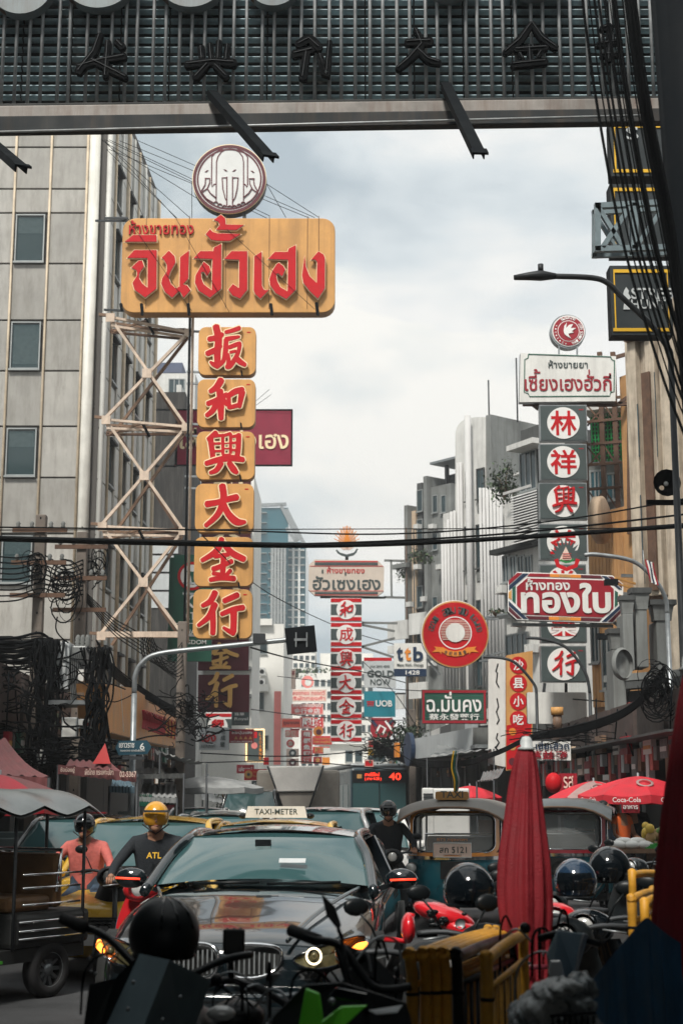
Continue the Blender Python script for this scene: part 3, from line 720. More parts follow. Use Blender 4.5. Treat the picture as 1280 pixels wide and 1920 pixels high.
# dark lettering boxes of the gantry
CH = {
 'a': [[(150, 132, 12), (190, 120, 10), (235, 112, 12)], [(190, 72, 10), (178, 105, 12), (150, 140, 14)], [(205, 85, 10), (200, 150, 9)], [(175, 120, 9), (215, 140, 12), (238, 152, 9)], [(222, 85, 12), (232, 95, 12)]],
 'b': [[(378, 95, 12), (380, 118, 10)], [(395, 90, 10), (398, 120, 10)], [(412, 85, 10), (410, 118, 10)], [(428, 92, 10), (425, 120, 10)], [(352, 128, 12), (400, 122, 12), (440, 125, 14)], [(390, 128, 9), (368, 152, 12)], [(405, 130, 9), (425, 150, 12)]],
 'c': [[(560, 90, 14), (580, 80, 16), (598, 96, 14)], [(552, 108, 14), (585, 100, 12)], [(575, 105, 12), (568, 152, 14)], [(600, 110, 10), (612, 148, 12), (618, 85, 8)]],
 'd': [[(778, 62, 8), (790, 90, 12), (765, 118, 12), (745, 135, 9)], [(762, 86, 12), (806, 84, 14)], [(783, 100, 10), (802, 118, 12), (822, 124, 9)]],
 'e': [[(995, 50, 8), (972, 82, 14), (945, 105, 9)], [(995, 50, 8), (1015, 78, 12), (1040, 96, 10)], [(965, 100, 9), (1022, 96, 9)], [(990, 92, 8), (992, 125, 8)], [(960, 128, 12), (1020, 122, 12)], [(972, 108, 6), (978, 118, 6)], [(1012, 104, 6), (1005, 116, 6)]],
 'f': [[(1125, 60, 9), (1140, 56, 12)], [(1118, 90, 9), (1160, 84, 9)], [(1140, 60, 9), (1138, 120, 9)], [(1125, 110, 8), (1158, 108, 8)]]}
m_let = mat('letter_box_dark', (.004, .005, .006), .9, .0, spec=.1, var=.4, scale=6)
for k, st in CH.items():
    o = GN.brush(st, m_let, m_black, y=-.02, out=1.2, name='letter_box')
    GN.lines('neon_tube', [[(a[0]-1, a[1]-2) for a in s_] for s_ in st], 1.0, m_dsteel, y=-.08, parent=o)
# struts jutting from the gantry towards the viewer
for i, (u0, v0, u1, v1, Y1) in enumerate(((398, 170, 505, 290, 10.5), (835, 155, 898, 284, 10.5), (-40, 240, 42, 310, 10.5))):
    a = P(u0, v0, GY-.1); c = P(u1, v1, GY-2.2)
    b = MB(); R = (c-a).to_track_quat('X', 'Z').to_matrix(); L = (c-a).length; M = R
    mid = (a+c)/2
    b.box(mid, (L, .09, .012), m_black, M=M); b.box(mid+R @ Vector((0, .045, -.03)), (L, .01, .07), m_black, M=M); b.box(mid+R @ Vector((0, -.045, -.03)), (L, .01, .07), m_black, M=M)
    o = b.build('gantry_strut', GN.root); o.location = -Vector((0, 0, 0)); o.matrix_parent_inverse = GN.root.matrix_world.inverted() if False else Matrix.Translation(-GN.A)
    o = MB().box(c, (.14, .14, .02), m_black, M=M).build('end_plate', GN.root); o.matrix_parent_inverse = Matrix.Translation(-GN.A)

# ------------------------------------------------------------------ the yellow shop sign
BS = Fr('large_yellow_sign', 'wide yellow board with big red raised Thai letters, rounded corners', 'shop sign', 231, 36, 331, 36, vbase=586)
BS.rect('board', 231, 409, 628, 586, m_gold, -.22, .22, r=26, bevel=.02, ms=mat('sign_edge', (.36, .19, .06), .5))
BS.lines('seam', [[(u, 411), (u-1, 584)] for u in (277, 357, 425, 506, 577, 598)], 1.2, mat('seam_dark', (.16, .08, .03), .7), y=-.221, th=.004)
r1 = lambda l: [(200+x*.1875, 400+y*.1875) for x, y in l]
r2_ = lambda l: [(420+x*.171875, 400+y*.171875) for x, y in l]
TH = [
 r1([(230, 495), (298, 420), (518, 420), (515, 800), (405, 888), (300, 810), (280, 745), (328, 670), (322, 620), (270, 592), (340, 525), (375, 525), (393, 580), (350, 640), (340, 690), (375, 750), (430, 795), (430, 497)]),
 r1([(205, 335), (285, 270), (515, 270), (518, 335)]),
 r1([(570, 495), (640, 425), (695, 480), (705, 540), (650, 640), (635, 690), (660, 760), (710, 800), (745, 780), (752, 490), (838, 425), (830, 700), (775, 760), (820, 770), (852, 815), (785, 890), (755, 835), (735, 825), (672, 890), (600, 830), (565, 750), (575, 700), (620, 630), (620, 560), (590, 510)]),
 r1([(885, 500), (950, 430), (1080, 430), (1085, 395), (1158, 358), (1155, 800), (1045, 890), (935, 820), (897, 740), (905, 670), (950, 590), (985, 535), (1040, 580), (1050, 620), (1018, 675), (985, 630), (955, 640), (960, 700), (985, 760), (1065, 820), (1072, 505)]),
 [(388.5, 449), (396.5, 439.5), (401, 445), (410, 447.8), (420, 447.5), (452.5, 449), (433, 461), (410, 461), (399, 459)],
 [(403.4, 422.5), (416.5, 413), (424, 419.5), (425, 431), (458.5, 432), (445, 441), (408, 440.5), (414.5, 432), (412, 425.5)],
 r2_([(15, 552), (95, 470), (262, 470), (262, 885), (185, 980), (105, 945), (60, 885), (108, 825), (175, 870), (178, 560)]),
 r2_([(340, 525), (418, 475), (420, 840), (440, 885), (465, 893), (500, 885), (405, 980), (350, 930), (333, 890)]),
 r2_([(490, 552), (560, 478), (700, 478), (712, 440), (785, 405), (785, 885), (685, 985), (570, 920), (510, 830), (503, 770), (530, 690), (580, 610), (605, 595), (650, 630), (672, 665), (640, 740), (595, 705), (572, 715), (585, 790), (620, 860), (700, 905), (705, 560)]),
 r2_([(882, 520), (895, 640), (935, 740), (1015, 815), (1018, 580), (990, 555), (955, 560), (1030, 472), (1085, 505), (1100, 540), (1098, 870), (1025, 980), (940, 900), (870, 810), (855, 730)])]
for p in TH:
    b = MB(); b.prism(BS.pts(inflate(p, 1.5)), -.34, -.30, m_cream, m_cream); b.prism(BS.pts(inflate(p, .2)), -.37, -.341, m_red, m_redd)
    b.prism(BS.pts(inflate(p, -1.5)), -.29, -.221, m_brown); b.build('letter', BS.root)
BS.text('ห้างขายทอง', 243, 414, 363, 440, m_red, y=-.25, depth=.03, bold=.012); BS.text('ห้างขายทอง', 242.5, 413.6, 363.5, 440.6, m_brown, y=-.225, depth=.02, bold=.035, name='letter_backing')
for u, v0, v1 in ((270, 575, 598), (357, 575, 598), (511, 575, 598), (596, 573, 598), (232, 575, 590)):
    x, z0 = BS.hit(u, v1); _, z1 = BS.hit(u-3, v0); MB().beam((x, -.3, z0), (x-.04, -.23, z1), .06, .05, m_black).build('clip', BS.root)
# elephant emblem disc
ED = Fr('round_emblem_sign', 'round white disc with maroon rim and line drawn elephant heads above the yellow board', 'emblem sign', 361, 36, 461, 36, vbase=405)
ED.disc('disc', 430, 335.5, 69.5, m_dsteel, -.0, .3, ms=m_dsteel); ED.disc('rim', 430, 335.5, 69.5, m_cream, -.02, -.001, n=56)
ED.disc('face', 430, 335.5, 68.3, mat('emblem_white', (.66, .67, .66), .5, var=.1), -.03, -.021, n=56)
ED.disc('ring', 430, 335.5, 68.2, m_maroon, -.04, -.031, hole=62.6, n=56); ED.disc('ring', 430, 335.5, 60.8, m_maroon, -.04, -.031, hole=57.8, n=56)
e1 = lambda l: [(350+x*.125, 255+y*.125) for x, y in l]
head = e1([(445, 980), (450, 400), (470, 320), (520, 250), (590, 210), (650, 200), (720, 210), (790, 250), (840, 320), (855, 400), (855, 985)])
EL = [head, e1([(545, 195), (440, 250), (380, 320), (375, 720), (385, 770), (410, 735), (440, 730)]), e1([(760, 195), (860, 250), (915, 320), (915, 740), (905, 775), (880, 735), (855, 735)]),
 e1([(605, 1060), (605, 620)]), e1([(690, 1060), (690, 620)]), e1([(605, 635), (535, 635), (545, 800), (580, 940), (605, 985)]), e1([(695, 635), (775, 635), (760, 800), (730, 930), (695, 985)]),
 e1([(275, 645), (350, 645), (345, 720), (310, 800), (220, 860)]), e1([(285, 655), (280, 740), (215, 850)]), e1([(1020, 650), (940, 650), (950, 730), (990, 810), (1075, 870)]), e1([(1005, 660), (1015, 740), (1075, 860)]),
 e1([(315, 800), (360, 870), (440, 935)]), e1([(230, 860), (300, 950), (400, 1010)]), e1([(975, 800), (930, 870), (860, 930)]), e1([(1060, 870), (990, 960), (900, 1020)])]
EL += [e1(arc(x, y, 32, 20, 160, 6)) for x, y in ((440, 1030), (500, 1060), (570, 1085), (650, 1090), (720, 1085), (790, 1065), (850, 1035))]
ED.lines('line_drawing', EL, 2.1, m_maroon, y=-.031, th=.01)
for x, y, s_ in ((300, 525, -1), (585, 512, 1), (715, 515, -1), (990, 532, 1)): ED.poly('eye', e1([(x-30, y-s_*14), (x, y-10), (x+28, y+s_*14), (x, y+14)]), m_maroon, -.045, -.031)
for u in (408, 455): ED.rect('bracket', u, 398, u+6, 411, m_dsteel, .05, .2)
# the six yellow squares
ZA = lambda x, y, w_: (340+x*.2344, 600+y*.2344, w_*.2344)
ZB = lambda x, y, w_: (340+x*.2344, 980+y*.2344, w_*.2344)
KANJI = {
 '振': (ZA, [[(285, 80, 55), (305, 180, 58), (295, 290, 55), (300, 390, 50)], [(230, 180, 42), (300, 165, 45), (335, 140, 36)], [(215, 295, 42), (270, 270, 45), (325, 235, 28)], [(300, 395, 45), (262, 378, 36), (240, 360, 20)], [(362, 125, 30), (420, 110, 34), (470, 92, 36)], [(365, 180, 36), (420, 170, 34), (470, 160, 22)], [(365, 185, 38), (360, 280, 42), (345, 350, 36), (300, 400, 26)], [(390, 245, 32), (440, 225, 36), (475, 215, 36)], [(475, 225, 30), (455, 300, 34), (400, 390, 40), (370, 400, 36)], [(380, 300, 28), (385, 350, 34), (380, 385, 30)], [(440, 320, 40), (470, 355, 46), (515, 385, 34)], [(400, 285, 24), (440, 275, 24)]]),
 '和': (ZA, [[(325, 505, 55), (290, 560, 52), (240, 595, 36)], [(220, 692, 40), (290, 665, 46), (370, 620, 40)], [(315, 590, 55), (322, 700, 56), (325, 810, 42)], [(300, 670, 48), (260, 745, 46), (212, 785, 36)], [(345, 660, 36), (372, 700, 34)], [(385, 640, 36), (390, 725, 34)], [(390, 625, 42), (440, 595, 48), (495, 580, 44)], [(492, 600, 52), (470, 715, 36)], [(395, 722, 34), (460, 705, 36)]]),
 '興': (ZA, [[(240, 965, 48), (252, 1050, 44), (262, 1130, 44)], [(285, 925, 46), (225, 975, 36)], [(270, 950, 26), (325, 945, 24)], [(262, 1010, 20), (318, 1008, 20)], [(270, 1070, 20), (322, 1068, 20)], [(338, 940, 26), (340, 1110, 26)], [(402, 935, 26), (400, 1110, 26)], [(340, 948, 24), (400, 930, 26)], [(345, 1010, 10), (395, 1005, 10)], [(345, 1050, 12), (395, 1048, 12)], [(340, 1102, 20), (400, 1100, 20)], [(465, 940, 42), (462, 1040, 42), (450, 1130, 42)], [(415, 955, 24), (470, 945, 26)], [(415, 1005, 20), (460, 1002, 20)], [(415, 1062, 20), (455, 1062, 20)], [(208, 1168, 40), (300, 1140, 46), (400, 1125, 52), (500, 1138, 42)], [(325, 1165, 46), (290, 1220, 42), (240, 1242, 30)], [(390, 1165, 44), (425, 1215, 54), (450, 1240, 36)]]),
 '大': (ZA, [[(212, 1490, 52), (300, 1475, 46), (380, 1450, 48), (450, 1435, 52)], [(335, 1345, 56), (345, 1450, 54), (300, 1570, 48), (205, 1660, 36)], [(345, 1490, 48), (385, 1570, 54), (450, 1630, 60), (515, 1632, 30)]]),
 '金': (ZB, [[(330, 145, 44), (290, 240, 50), (175, 315, 34)], [(345, 180, 44), (410, 255, 52), (505, 305, 50)], [(275, 285, 34), (320, 278, 34), (385, 268, 34)], [(345, 270, 44), (342, 360, 44), (335, 455, 44)], [(262, 385, 42), (330, 360, 40), (410, 322, 38)], [(262, 420, 32), (310, 425, 30)], [(400, 395, 34), (370, 430, 30)], [(240, 470, 36), (330, 455, 42), (430, 460, 44)]]),
 '行': (ZB, [[(278, 570, 50), (240, 640, 48), (178, 675, 34)], [(275, 665, 54), (230, 760, 48), (145, 832, 30)], [(258, 730, 50), (262, 820, 46), (260, 895, 44)], [(350, 638, 42), (400, 615, 46), (455, 590, 46)], [(330, 742, 38), (420, 705, 44), (500, 690, 46)], [(425, 720, 56), (425, 800, 52), (422, 880, 52)], [(425, 895, 44), (385, 875, 36), (345, 850, 24)]])}
ords = ['topmost', 'second', 'third', 'fourth', 'fifth', 'lowest']
sq = [(373, 613, 479, 703), (371, 711, 478, 801), (369, 809, 477, 899), (367, 907, 475, 998), (365, 1007, 474, 1099), (363, 1105, 472, 1197)]
for k, (ch, q) in enumerate(zip('振和興大金行', sq)):
    f = Fr('yellow_character_sign', '%s yellow rounded square in the column, with a raised red brush character' % ords[k], 'shop sign', q[0], 36, q[0]+100, 36, group='yellow squares with red characters', vbase=q[3])
    f.rect('board', *q, m_gold, -.16, .16, r=14, bevel=.015, ms=mat('sign_edge', (.36, .19, .06), .5))
    z, st = KANJI[ch]; f.brush(st, m_red, m_cream, y=-.22, out=2.1, f=z)
    f.brush(st, None, m_brown, y=-.165, out=.4, f=z, name='letter_backing_box')  # brown backing block behind the raised character
    f.rect('corner_mark', q[2]-16, q[1]+9, q[2]-9, q[1]+11, m_red, -.166, -.16)
    x, z0 = f.hit(q[2]-24, q[3]+6); MB().beam((x, -.2, z0), (x-.03, -.15, z0+.16), .03, .03, m_black).build('clip', f.root)
# truss
T = Fr('sign_truss', 'cream painted steel truss with crossed braces carrying the yellow signs', 'truss', 205, 36.3, 305, 36.3, vbase=1200)
def tb(a, c, w_, m, ya=0, yb=0, name='brace', d=.07):
    p, q = T.hit(a[0], a[1], ya), T.hit(c[0], c[1], yb)
    return MB().beam((p[0], ya, p[1]), (q[0], yb, q[1]), w_, d, m).build(name, T.root)
lv = [(205, 593, 355, 622), (197, 785, 350, 800), (190, 985, 344, 995), (188, 1190, 343, 1190)]; ce = [(275, 698), (270, 890), (268, 1090)]
for k in range(3):
    a, c = lv[k], lv[k+1]
    tb(a[:2], c[2:], .10, m_beige, .02, 0); tb(a[2:], c[:2], .10, m_beige, 0, .02)
    tb((a[0]+22, a[1]+25), (c[2]-6, c[3]+4), .07, m_rust, 1.3, 1.2, 'rear_brace'); tb((a[2]-2, a[3]+10), (c[0]+22, c[1]+20), .08, m_brown, 1.2, 1.3, 'rear_brace')
    T.rect('gusset', ce[k][0]-8, ce[k][1]-7, ce[k][0]+9, ce[k][1]+10, m_beige, -.08, -.06)
for k, a in enumerate(lv):
    tb((a[0]-18, a[1]-3), (a[0]+8, a[1]-1), .10, m_brown, .1, 0, 'anchor')
    if k < 3:
        for dv0, dv1, y0, y1, mm in ((2, 0, 0, 0, m_beige), (26, -4, 1.3, .1, m_rust), (12, 4, 1.5, .2, m_brown), (18, 10, .6, .3, m_beige), (30, 14, 1.8, .5, m_rust)):
            tb((a[0]+4, a[1]+dv0), (a[2]-6, a[3]+dv1), .07, mm, y0, y1, 'strut', .06)
        tb((a[0]+10, a[1]+28), (a[0]+70, a[1]+8), .05, m_brown, 1.2, .2, 'strut', .05); tb((a[0]+68, a[1]+4), (a[0]+84, a[1]+34), .05, m_black, .2, .4, 'hanger', .05)
    else: tb(a[:2], a[2:], .16, m_beige, 0, 0, 'bottom_chord', .14)
    T.rect('gusset', a[0]-6, a[1]-6, a[0]+10, a[1]+10, m_beige, -.085, -.061); T.rect('gusset', a[2]-9, a[3]-6, a[2]+6, a[3]+8, m_beige, -.085, -.061)
for ua, ub, mm, y, r in ((357, 345, m_black, -.1, .028), (362, 352, m_beige, .1, .035), (356, 346, m_steel, .5, .03)):
    p, q = T.hit(ua, 590, y), T.hit(ub, 1205, y); MB().tube([(p[0], y, p[1]), (q[0], y, q[1])], r, mm, 8).build('post', T.root)
for q in sq:
    for v in (q[1]+8, q[3]-6): tb((352-(v-613)*.018, v), (q[0]+8, v+1), .05, m_steel if v % 2 else m_dsteel, .1, .1, 'bracket', .05)
tb((196, 409), (240, 409), .05, m_dsteel, 0, 0, 'bracket', .05); tb((180, 414), (240, 414), .05, m_dsteel, .5, 0, 'bracket', .05); tb((196, 581), (240, 583), .06, m_dsteel, .3, 0, 'bracket', .05)
# guy wires of the sign
gw = [((190, 262), (430, 409)), ((192, 262), (357, 409)), ((195, 262), (330, 409)), ((198, 262), (500, 409)), ((205, 262), (506, 405)), ((225, 264), (580, 409)), ((255, 262), (590, 408)), ((212, 275), (270, 409)), ((200, 280), (425, 500)), ((360, 340), (360, 409)), ((500, 345), (536, 408)), ((500, 345), (598, 408)), ((205, 280), (365, 346)), ((240, 409), (360, 583)), ((330, 409), (430, 585)), ((425, 430), (590, 580)), ((480, 752), (505, 730)), ((480, 760), (508, 740)), ((480, 768), (545, 770))]
for k, (a, c) in enumerate(gw):
    if k in (13, 14, 15): ya, yb = 35.6, 35.6
    elif k > 15: ya = yb = 49.8
    else: ya, yb = 37.5 if a[0] < 300 else 36.05, 36.05
    p, q = P(*a, ya), P(*c, yb)
    o = MB().tube([Vector((0, 0, 0)), q-p], .008 if k not in (13, 14, 15) else .006, m_cable, 4).build('guy_wire', loc=p)
    tag(o, 'thin steel guy wire holding the round emblem and yellow board', 'wire', 'guy wires of the yellow sign')
# ------------------------------------------------------------------ the other shop signs
def sgn(label, Y, q, mb, texts=(), d=.14, r=0, border=None, group=None, name='shop_sign', cat='sign', rim=None, bands=(), u1=None, Y1=None, pole=None):
    f = Fr(name, label, cat, q[0], Y, u1 or q[0]+100, Y1 or Y, group=group, vbase=q[3])
    if isinstance(q[0], (int, float)) and len(q) == 4: f.rect('board', *q, mb, -d, 0, r=r, ms=rim or m_dsteel)
    if border:
        mB, w_, ins = border
        a, b_, c, e_ = q[0]+ins, q[1]+ins, q[2]-ins, q[3]-ins
        for k, rr in enumerate(((a, b_, c, b_+w_), (a, e_-w_, c, e_), (a, b_+w_, a+w_, e_-w_), (c-w_, b_+w_, c, e_-w_))): f.rect('border', *rr, mB, -d-.02, -d)
    for bq, bm_ in bands: f.rect('band', *bq, bm_, -d-.012, -d)
    for t in texts:
        f.text(t[0], *t[1], t[2], y=-d-.021, depth=.012, bold=t[3] if len(t) > 3 else .015)
    if pole:
        for a, c in pole:
            p, z = f.hit(*a), f.hit(*c); MB().beam((p[0], .15, p[1]), (z[0], .15, z[1]), .07, .07, m_dsteel).build('bracket', f.root)
    return f
# maroon signs behind the yellow column
MR = sgn('wide maroon sign with cream Thai letters, its middle hidden behind the yellow squares', 50, (330, 767, 548, 873), mat('sign_maroon', (.24, .012, .04), .5, var=.18), [('เลี่ยงเซ่งเฮง', (338, 802, 541, 842), m_cream, .03)], border=(m_black, 2, 0))
for v in (767, 873):
    p, q = MR.hit(250, v), MR.hit(332, v); MB().beam((p[0], .1, p[1]), (q[0], .1, q[1]), .06, .06, m_dsteel).build('bracket', MR.root)
m_plum = mat('sign_plum', (.085, .012, .022), .5, var=.2)
for k, (ch, q) in enumerate((('和', (378, 895, 470, 938)), ('興', (378, 993, 470, 1020)), ('大', (376, 1092, 468, 1118)), ('金', (372, 1195, 466, 1257)), ('行', (372, 1265, 467, 1335)))):
    f = sgn({'和': 'sliver of plum board showing between second and third yellow squares', '興': 'sliver of plum board showing between fourth and fifth yellow squares', '大': 'sliver of plum board showing between fifth and lowest yellow squares', '金': 'plum board with gold brush character, upper one under the yellow squares', '行': 'plum board with gold brush character, lowest board of its column'}[ch], 50, q, m_plum, group='plum squares with gold characters')
    if ch == '金': f.brush(KANJI[ch][1], mat('letter_gold', (.72, .42, .13), .45, var=.1), None, y=-.141, f=lambda x, y, w_: (348+x*.19+2, 1187+y*.142, w_*.145))
    elif ch == '行': f.brush(KANJI[ch][1], MT['letter_gold'], None, y=-.141, f=lambda x, y, w_: (365+x*.158, 1155+y*.19, w_*.16))
    else: f.text(ch, 395, q[1]-30 if k < 3 else q[1], 455, q[3]-6, m_cream, y=-.16, bold=.04)
# green bank sign
GB = sgn('tall dark green bank sign with white letters, partly behind the yellow column', 44, (326, 1040, 396, 1240), m_green, [('K', (346, 1116, 366, 1140), m_wht, .03), ('AT', (346, 1148, 366, 1162), m_wht, .02), ('CHA', (342, 1180, 366, 1190), m_wht), ('WISDOM', (336, 1200, 387, 1208), m_wht)], bands=(((330, 1168, 392, 1169.5), m_wht), ((340, 1214, 388, 1215), m_cream), ((326, 1192, 396, 1194), m_navy)))
GB.disc('emblem', 360, 1080, 27, m_red, -.16, -.14, hole=22); GB.disc('emblem', 360, 1080, 21.5, m_wht, -.155, -.14)
GB.poly('leaf_emblem', [(360, 1096), (358, 1080), (349, 1070), (362, 1072), (372, 1066), (368, 1080), (363, 1096)], m_green, -.17, -.156)
GB.rect('side', 318, 1045, 326, 1238, m_green, .0, .6)
# central column of the tall striped sign
CY = 56
HS = Fr('wide_top_sign', 'cream board with clipped corners, red and green Thai lettering, topping the striped column', 'shop sign', 578, CY, 678, CY, vbase=1118)
HS.poly('board', [(590, 1049), (708, 1051), (720, 1063), (719, 1109), (707, 1118), (590, 1117), (578, 1106), (579, 1059)], mat('board_beige', (.58, .50, .43), .5, var=.08), -.2, 0, ms=m_dsteel)
for v0, v1, mm in ((1052, 1054, m_red), (1055, 1060, m_charc), (1061, 1062, m_red), (1107.5, 1108.5, m_red), (1110, 1114, m_charc), (1115, 1116, m_red)): HS.rect('band', 590 if v0 < 1060 or v0 > 1109 else 581, v0, 708 if v0 < 1060 or v0 > 1109 else 718, v1, mm, -.212, -.2)
HS.text('ห้างขายทอง', 613, 1063, 683, 1075, m_red, y=-.21, bold=.02); HS.text('ฮัวเซงเฮง', 586, 1080, 713, 1106, m_charc, y=-.21, bold=.035); HS.text('่', 603, 1068, 606, 1075, m_charc, y=-.21, bold=.03); HS.text('่', 646, 1073, 649, 1079, m_charc, y=-.21, bold=.03)
for a, c in (((720, 1050), (760, 1051)), ((720, 1119), (760, 1120)), ((733, 1050), (734, 1118)), ((678, 1167), (745, 1168)), ((678, 1171), (740, 1183)), ((678, 1212), (740, 1196)), ((678, 1212), (738, 1232)), ((600, 1119), (722, 1120))):
    p, q = HS.hit(*a), HS.hit(*c); MB().beam((p[0], .1, p[1]), (q[0], .1, q[1]), .08, .08, m_conc).build('bracket', HS.root)
EM = Fr('flame_emblem_sign', 'small orange flame shaped emblem standing on the cream clipped-corner board', 'emblem sign', 630, CY, 730, CY, vbase=1050)
EM.poly('halo', [(634+32*0, 1012), (636, 1000), (642, 990), (650, 985), (658, 990), (665, 1000), (667, 1012), (664, 1025), (656, 1031), (644, 1031), (636, 1025)], m_pfade, -.08, 0)
EM.lines('ray', [[(650, 1022), (650+24*cos(radians(a)), 1016-29*sin(radians(a)))] for a in range(10, 171, 16)], 1.4, m_orange, y=-.081)
EM.poly('flame', [(645, 1018), (647, 1000), (650, 990), (653, 1000), (656, 1018), (650, 1028)], m_orange, -.12, -.1)
EM.lines('scroll', [[(630, 1032), (636, 1038), (650, 1042), (664, 1038), (670, 1030)], [(632, 1036), (640, 1041), (650, 1044), (662, 1041), (668, 1035)]], 3.2, m_charc, y=-.09)
EM.rect('stem', 647, 1040, 653, 1050, m_dsteel, 0, .1)
hq = [(1121, 1165), (1167, 1212), (1214, 1257), (1259, 1302), (1304, 1347), (1349, 1391)]
hn = ['top', 'second from top', 'third from top', 'fourth from top', 'fifth from top', 'bottom']
for k, (ch, (a, c)) in enumerate(zip('和成興大金行', hq)):
    f = Fr('striped_character_sign', 'striped green and red square with circled red character, %s in centre column' % hn[k], 'shop sign', 620, CY, 720, CY, group='striped squares with circled characters', vbase=c)
    f.rect('board', 619.5, a, 678, c, m_wht, -.15, 0, ms=m_dsteel)
    for v0, v1, mm in ((a+1, a+8, m_red), (c-8, c-1, m_red)): f.rect('band', 620, v0, 677.5, v1, mm, -.162, -.15)
    f.rect('band', 620, a+12, 677.5, c-12, m_charc, -.161, -.15)
    f.disc('circle', 648.8, (a+c)/2, 18.2, m_wht, -.175, -.162)
    kan(f, ch, 649, (a+c)/2, 26, m_red, -.15, .7) if ch in KANJI else f.text(ch, 636, (a+c)/2-13, 662, (a+c)/2+13, m_red, y=-.176, bold=.03)
# right column
RY = 36
RB = Fr('wide_white_sign', 'white board with green notched border and red Thai letters above the grey squares', 'shop sign', 973, RY, 1073, RY, vbase=754)
RB.poly('board', [(975, 662), (1154, 668), (1153, 752), (973, 754)], m_white, -.22, 0, ms=m_steel)
bd = [(988, 669), (1141, 674)] + arc(1141+7, 674, 7, 180, 270, 4)[::1] + [(1148, 681), (1147, 739)] + [(1141, 740), (1139, 747)] + [(990, 748), (987, 742), (980, 740), (981, 679), (987, 676), (988, 669)]
RB.lines('border', [bd], 1.8, m_green, y=-.221)
RB.text('ห้างขายยา', 1027, 675, 1101, 690, m_charc, y=-.23, bold=.02); RB.text('เซียงเฮงฮัวกี่', 982, 700, 1146, 733, m_redd, y=-.23, bold=.028); RB.text('้', 1000, 692, 1012, 700, m_redd, y=-.23, bold=.02); RB.text('่', 1102, 693, 1105, 702, m_redd, y=-.23, bold=.02)
for u in (1046, 1080): 
    p, q = RB.hit(u, 650), RB.hit(u, 668); MB().beam((p[0], -.1, p[1]), (q[0], -.1, q[1]), .04, .04, m_steel).build('stem', RB.root)
for a, c in (((1154, 668), (1188, 658)), ((1154, 756), (1200, 754)), ((980, 756), (1154, 757)), ((1000, 757), (1010, 765)), ((1180, 655), (1180, 1000)), ((1160, 755), (1188, 735)), ((1184, 700), (1200, 720))):
    p, q = RB.hit(*a), RB.hit(*c); MB().beam((p[0], .1, p[1]), (q[0], .1, q[1]), .09, .09, m_rust).build('bracket', RB.root)
BN = Fr('round_red_white_sign', 'small round red sign with white swift and ring of letters on the white board', 'emblem sign', 1031, RY, 1131, RY, vbase=655)
BN.disc('case', 1064, 621.5, 33, m_steel, -.12, .12); BN.disc('rim', 1065, 620.5, 30.5, m_wht, -.14, -.12); BN.disc('ring', 1065, 620.5, 28.5, m_redd, -.15, -.14); BN.disc('ring', 1065, 620.5, 20.5, m_wht, -.155, -.15); BN.disc('ring', 1065, 620.5, 19.3, m_redd, -.16, -.155)
b1 = lambda l: [(900+x*.2969, 560+y*.2969) for x, y in l]
BN.poly('swift', b1([(545, 150), (540, 185), (560, 165), (585, 160), (570, 185), (603, 185), (575, 205), (590, 212), (555, 220), (560, 235), (572, 250), (545, 235), (530, 222), (525, 200), (530, 170)]), m_wht, -.18, -.161)
def arctext(fr, s, cx, cy, r, a0, a1, h, w_, m, y, bold=.02, flip=False):
    n = len(s)
    for i, ch in enumerate(s):
        if ch == ' ': continue
        a = radians(a0+(a1-a0)*(i+.5)/n); u, v = cx+r*cos(a), cy-r*sin(a)
        o = fr.text(ch, u-w_/2, v-h/2, u+w_/2, v+h/2, m, y=y, bold=bold, name='letter')
        if o is None: continue
        x, z = fr.hit(u, v, y); rot = (pi/2-a) if not flip else (-pi/2-a)
        me = o.data; c, s_ = cos(rot), sin(rot)
        for vv in me.vertices:
            dx, dz = vv.co.x-x, vv.co.z-z; vv.co.x = x+dx*c+dz*s_; vv.co.z = z-dx*s_+dz*c
arctext(BN, 'THAI BIRDS NEST', 1065, 620.5, 24.5, -75, 35, 5, 3.6, m_wht, -.151, flip=True)
arctext(BN, 'รังนกไทย', 1065, 620.5, 24.5, 125, 60, 5, 3.6, m_wht, -.151); arctext(BN, '+.:.:.:+', 1065, 620.5, 24.5, 150, 265, 3, 3, m_wht, -.151)
m_wire = m_cable
rq = [(1010, 759, 1101, 827), (1010, 832, 1101, 900), (1009, 905, 1101, 974), (1009, 982, 1101, 1050), (1010, 1058, 1100, 1126), (1011, 1134, 1100, 1205), (1012, 1211, 1100, 1279)]
for k, (ch, q) in enumerate(zip('林祥興益堂藥行', rq)):
    f = Fr('grey_character_sign', 'dark grey square with circled red character, %s in the right column' % ('topmost', 'second', 'third', 'fourth, behind rayed emblem', '', 'just below the octagonal sign', 'lowest')[k] if k not in (4,) else 'dark grey square mostly hidden behind the red octagonal gold shop sign', 'shop sign', q[0], RY, q[0]+100, RY, group='dark grey squares with circled characters', vbase=q[3])
    f.rect('board', *q, m_cream if False else m_steel, -.2, 0); f.rect('face', q[0]+2, q[1]+2, q[2]-2, q[3]-2, m_charc, -.215, -.2)
    cu, cv = (q[0]+q[2])/2, (q[1]+q[3])/2; f.disc('circle', cu, cv, 30.5, m_wht, -.23, -.215)
    kan(f, ch, cu, cv, 47, m_red, -.203, .72) if ch in KANJI else f.text(ch, cu-25, cv-23, cu+25, cv+23, m_red, y=-.231, bold=.035)
    f.rect('corner_mark', q[2]-17, q[1]+8, q[2]-8, q[1]+10, m_redd, -.22, -.215)
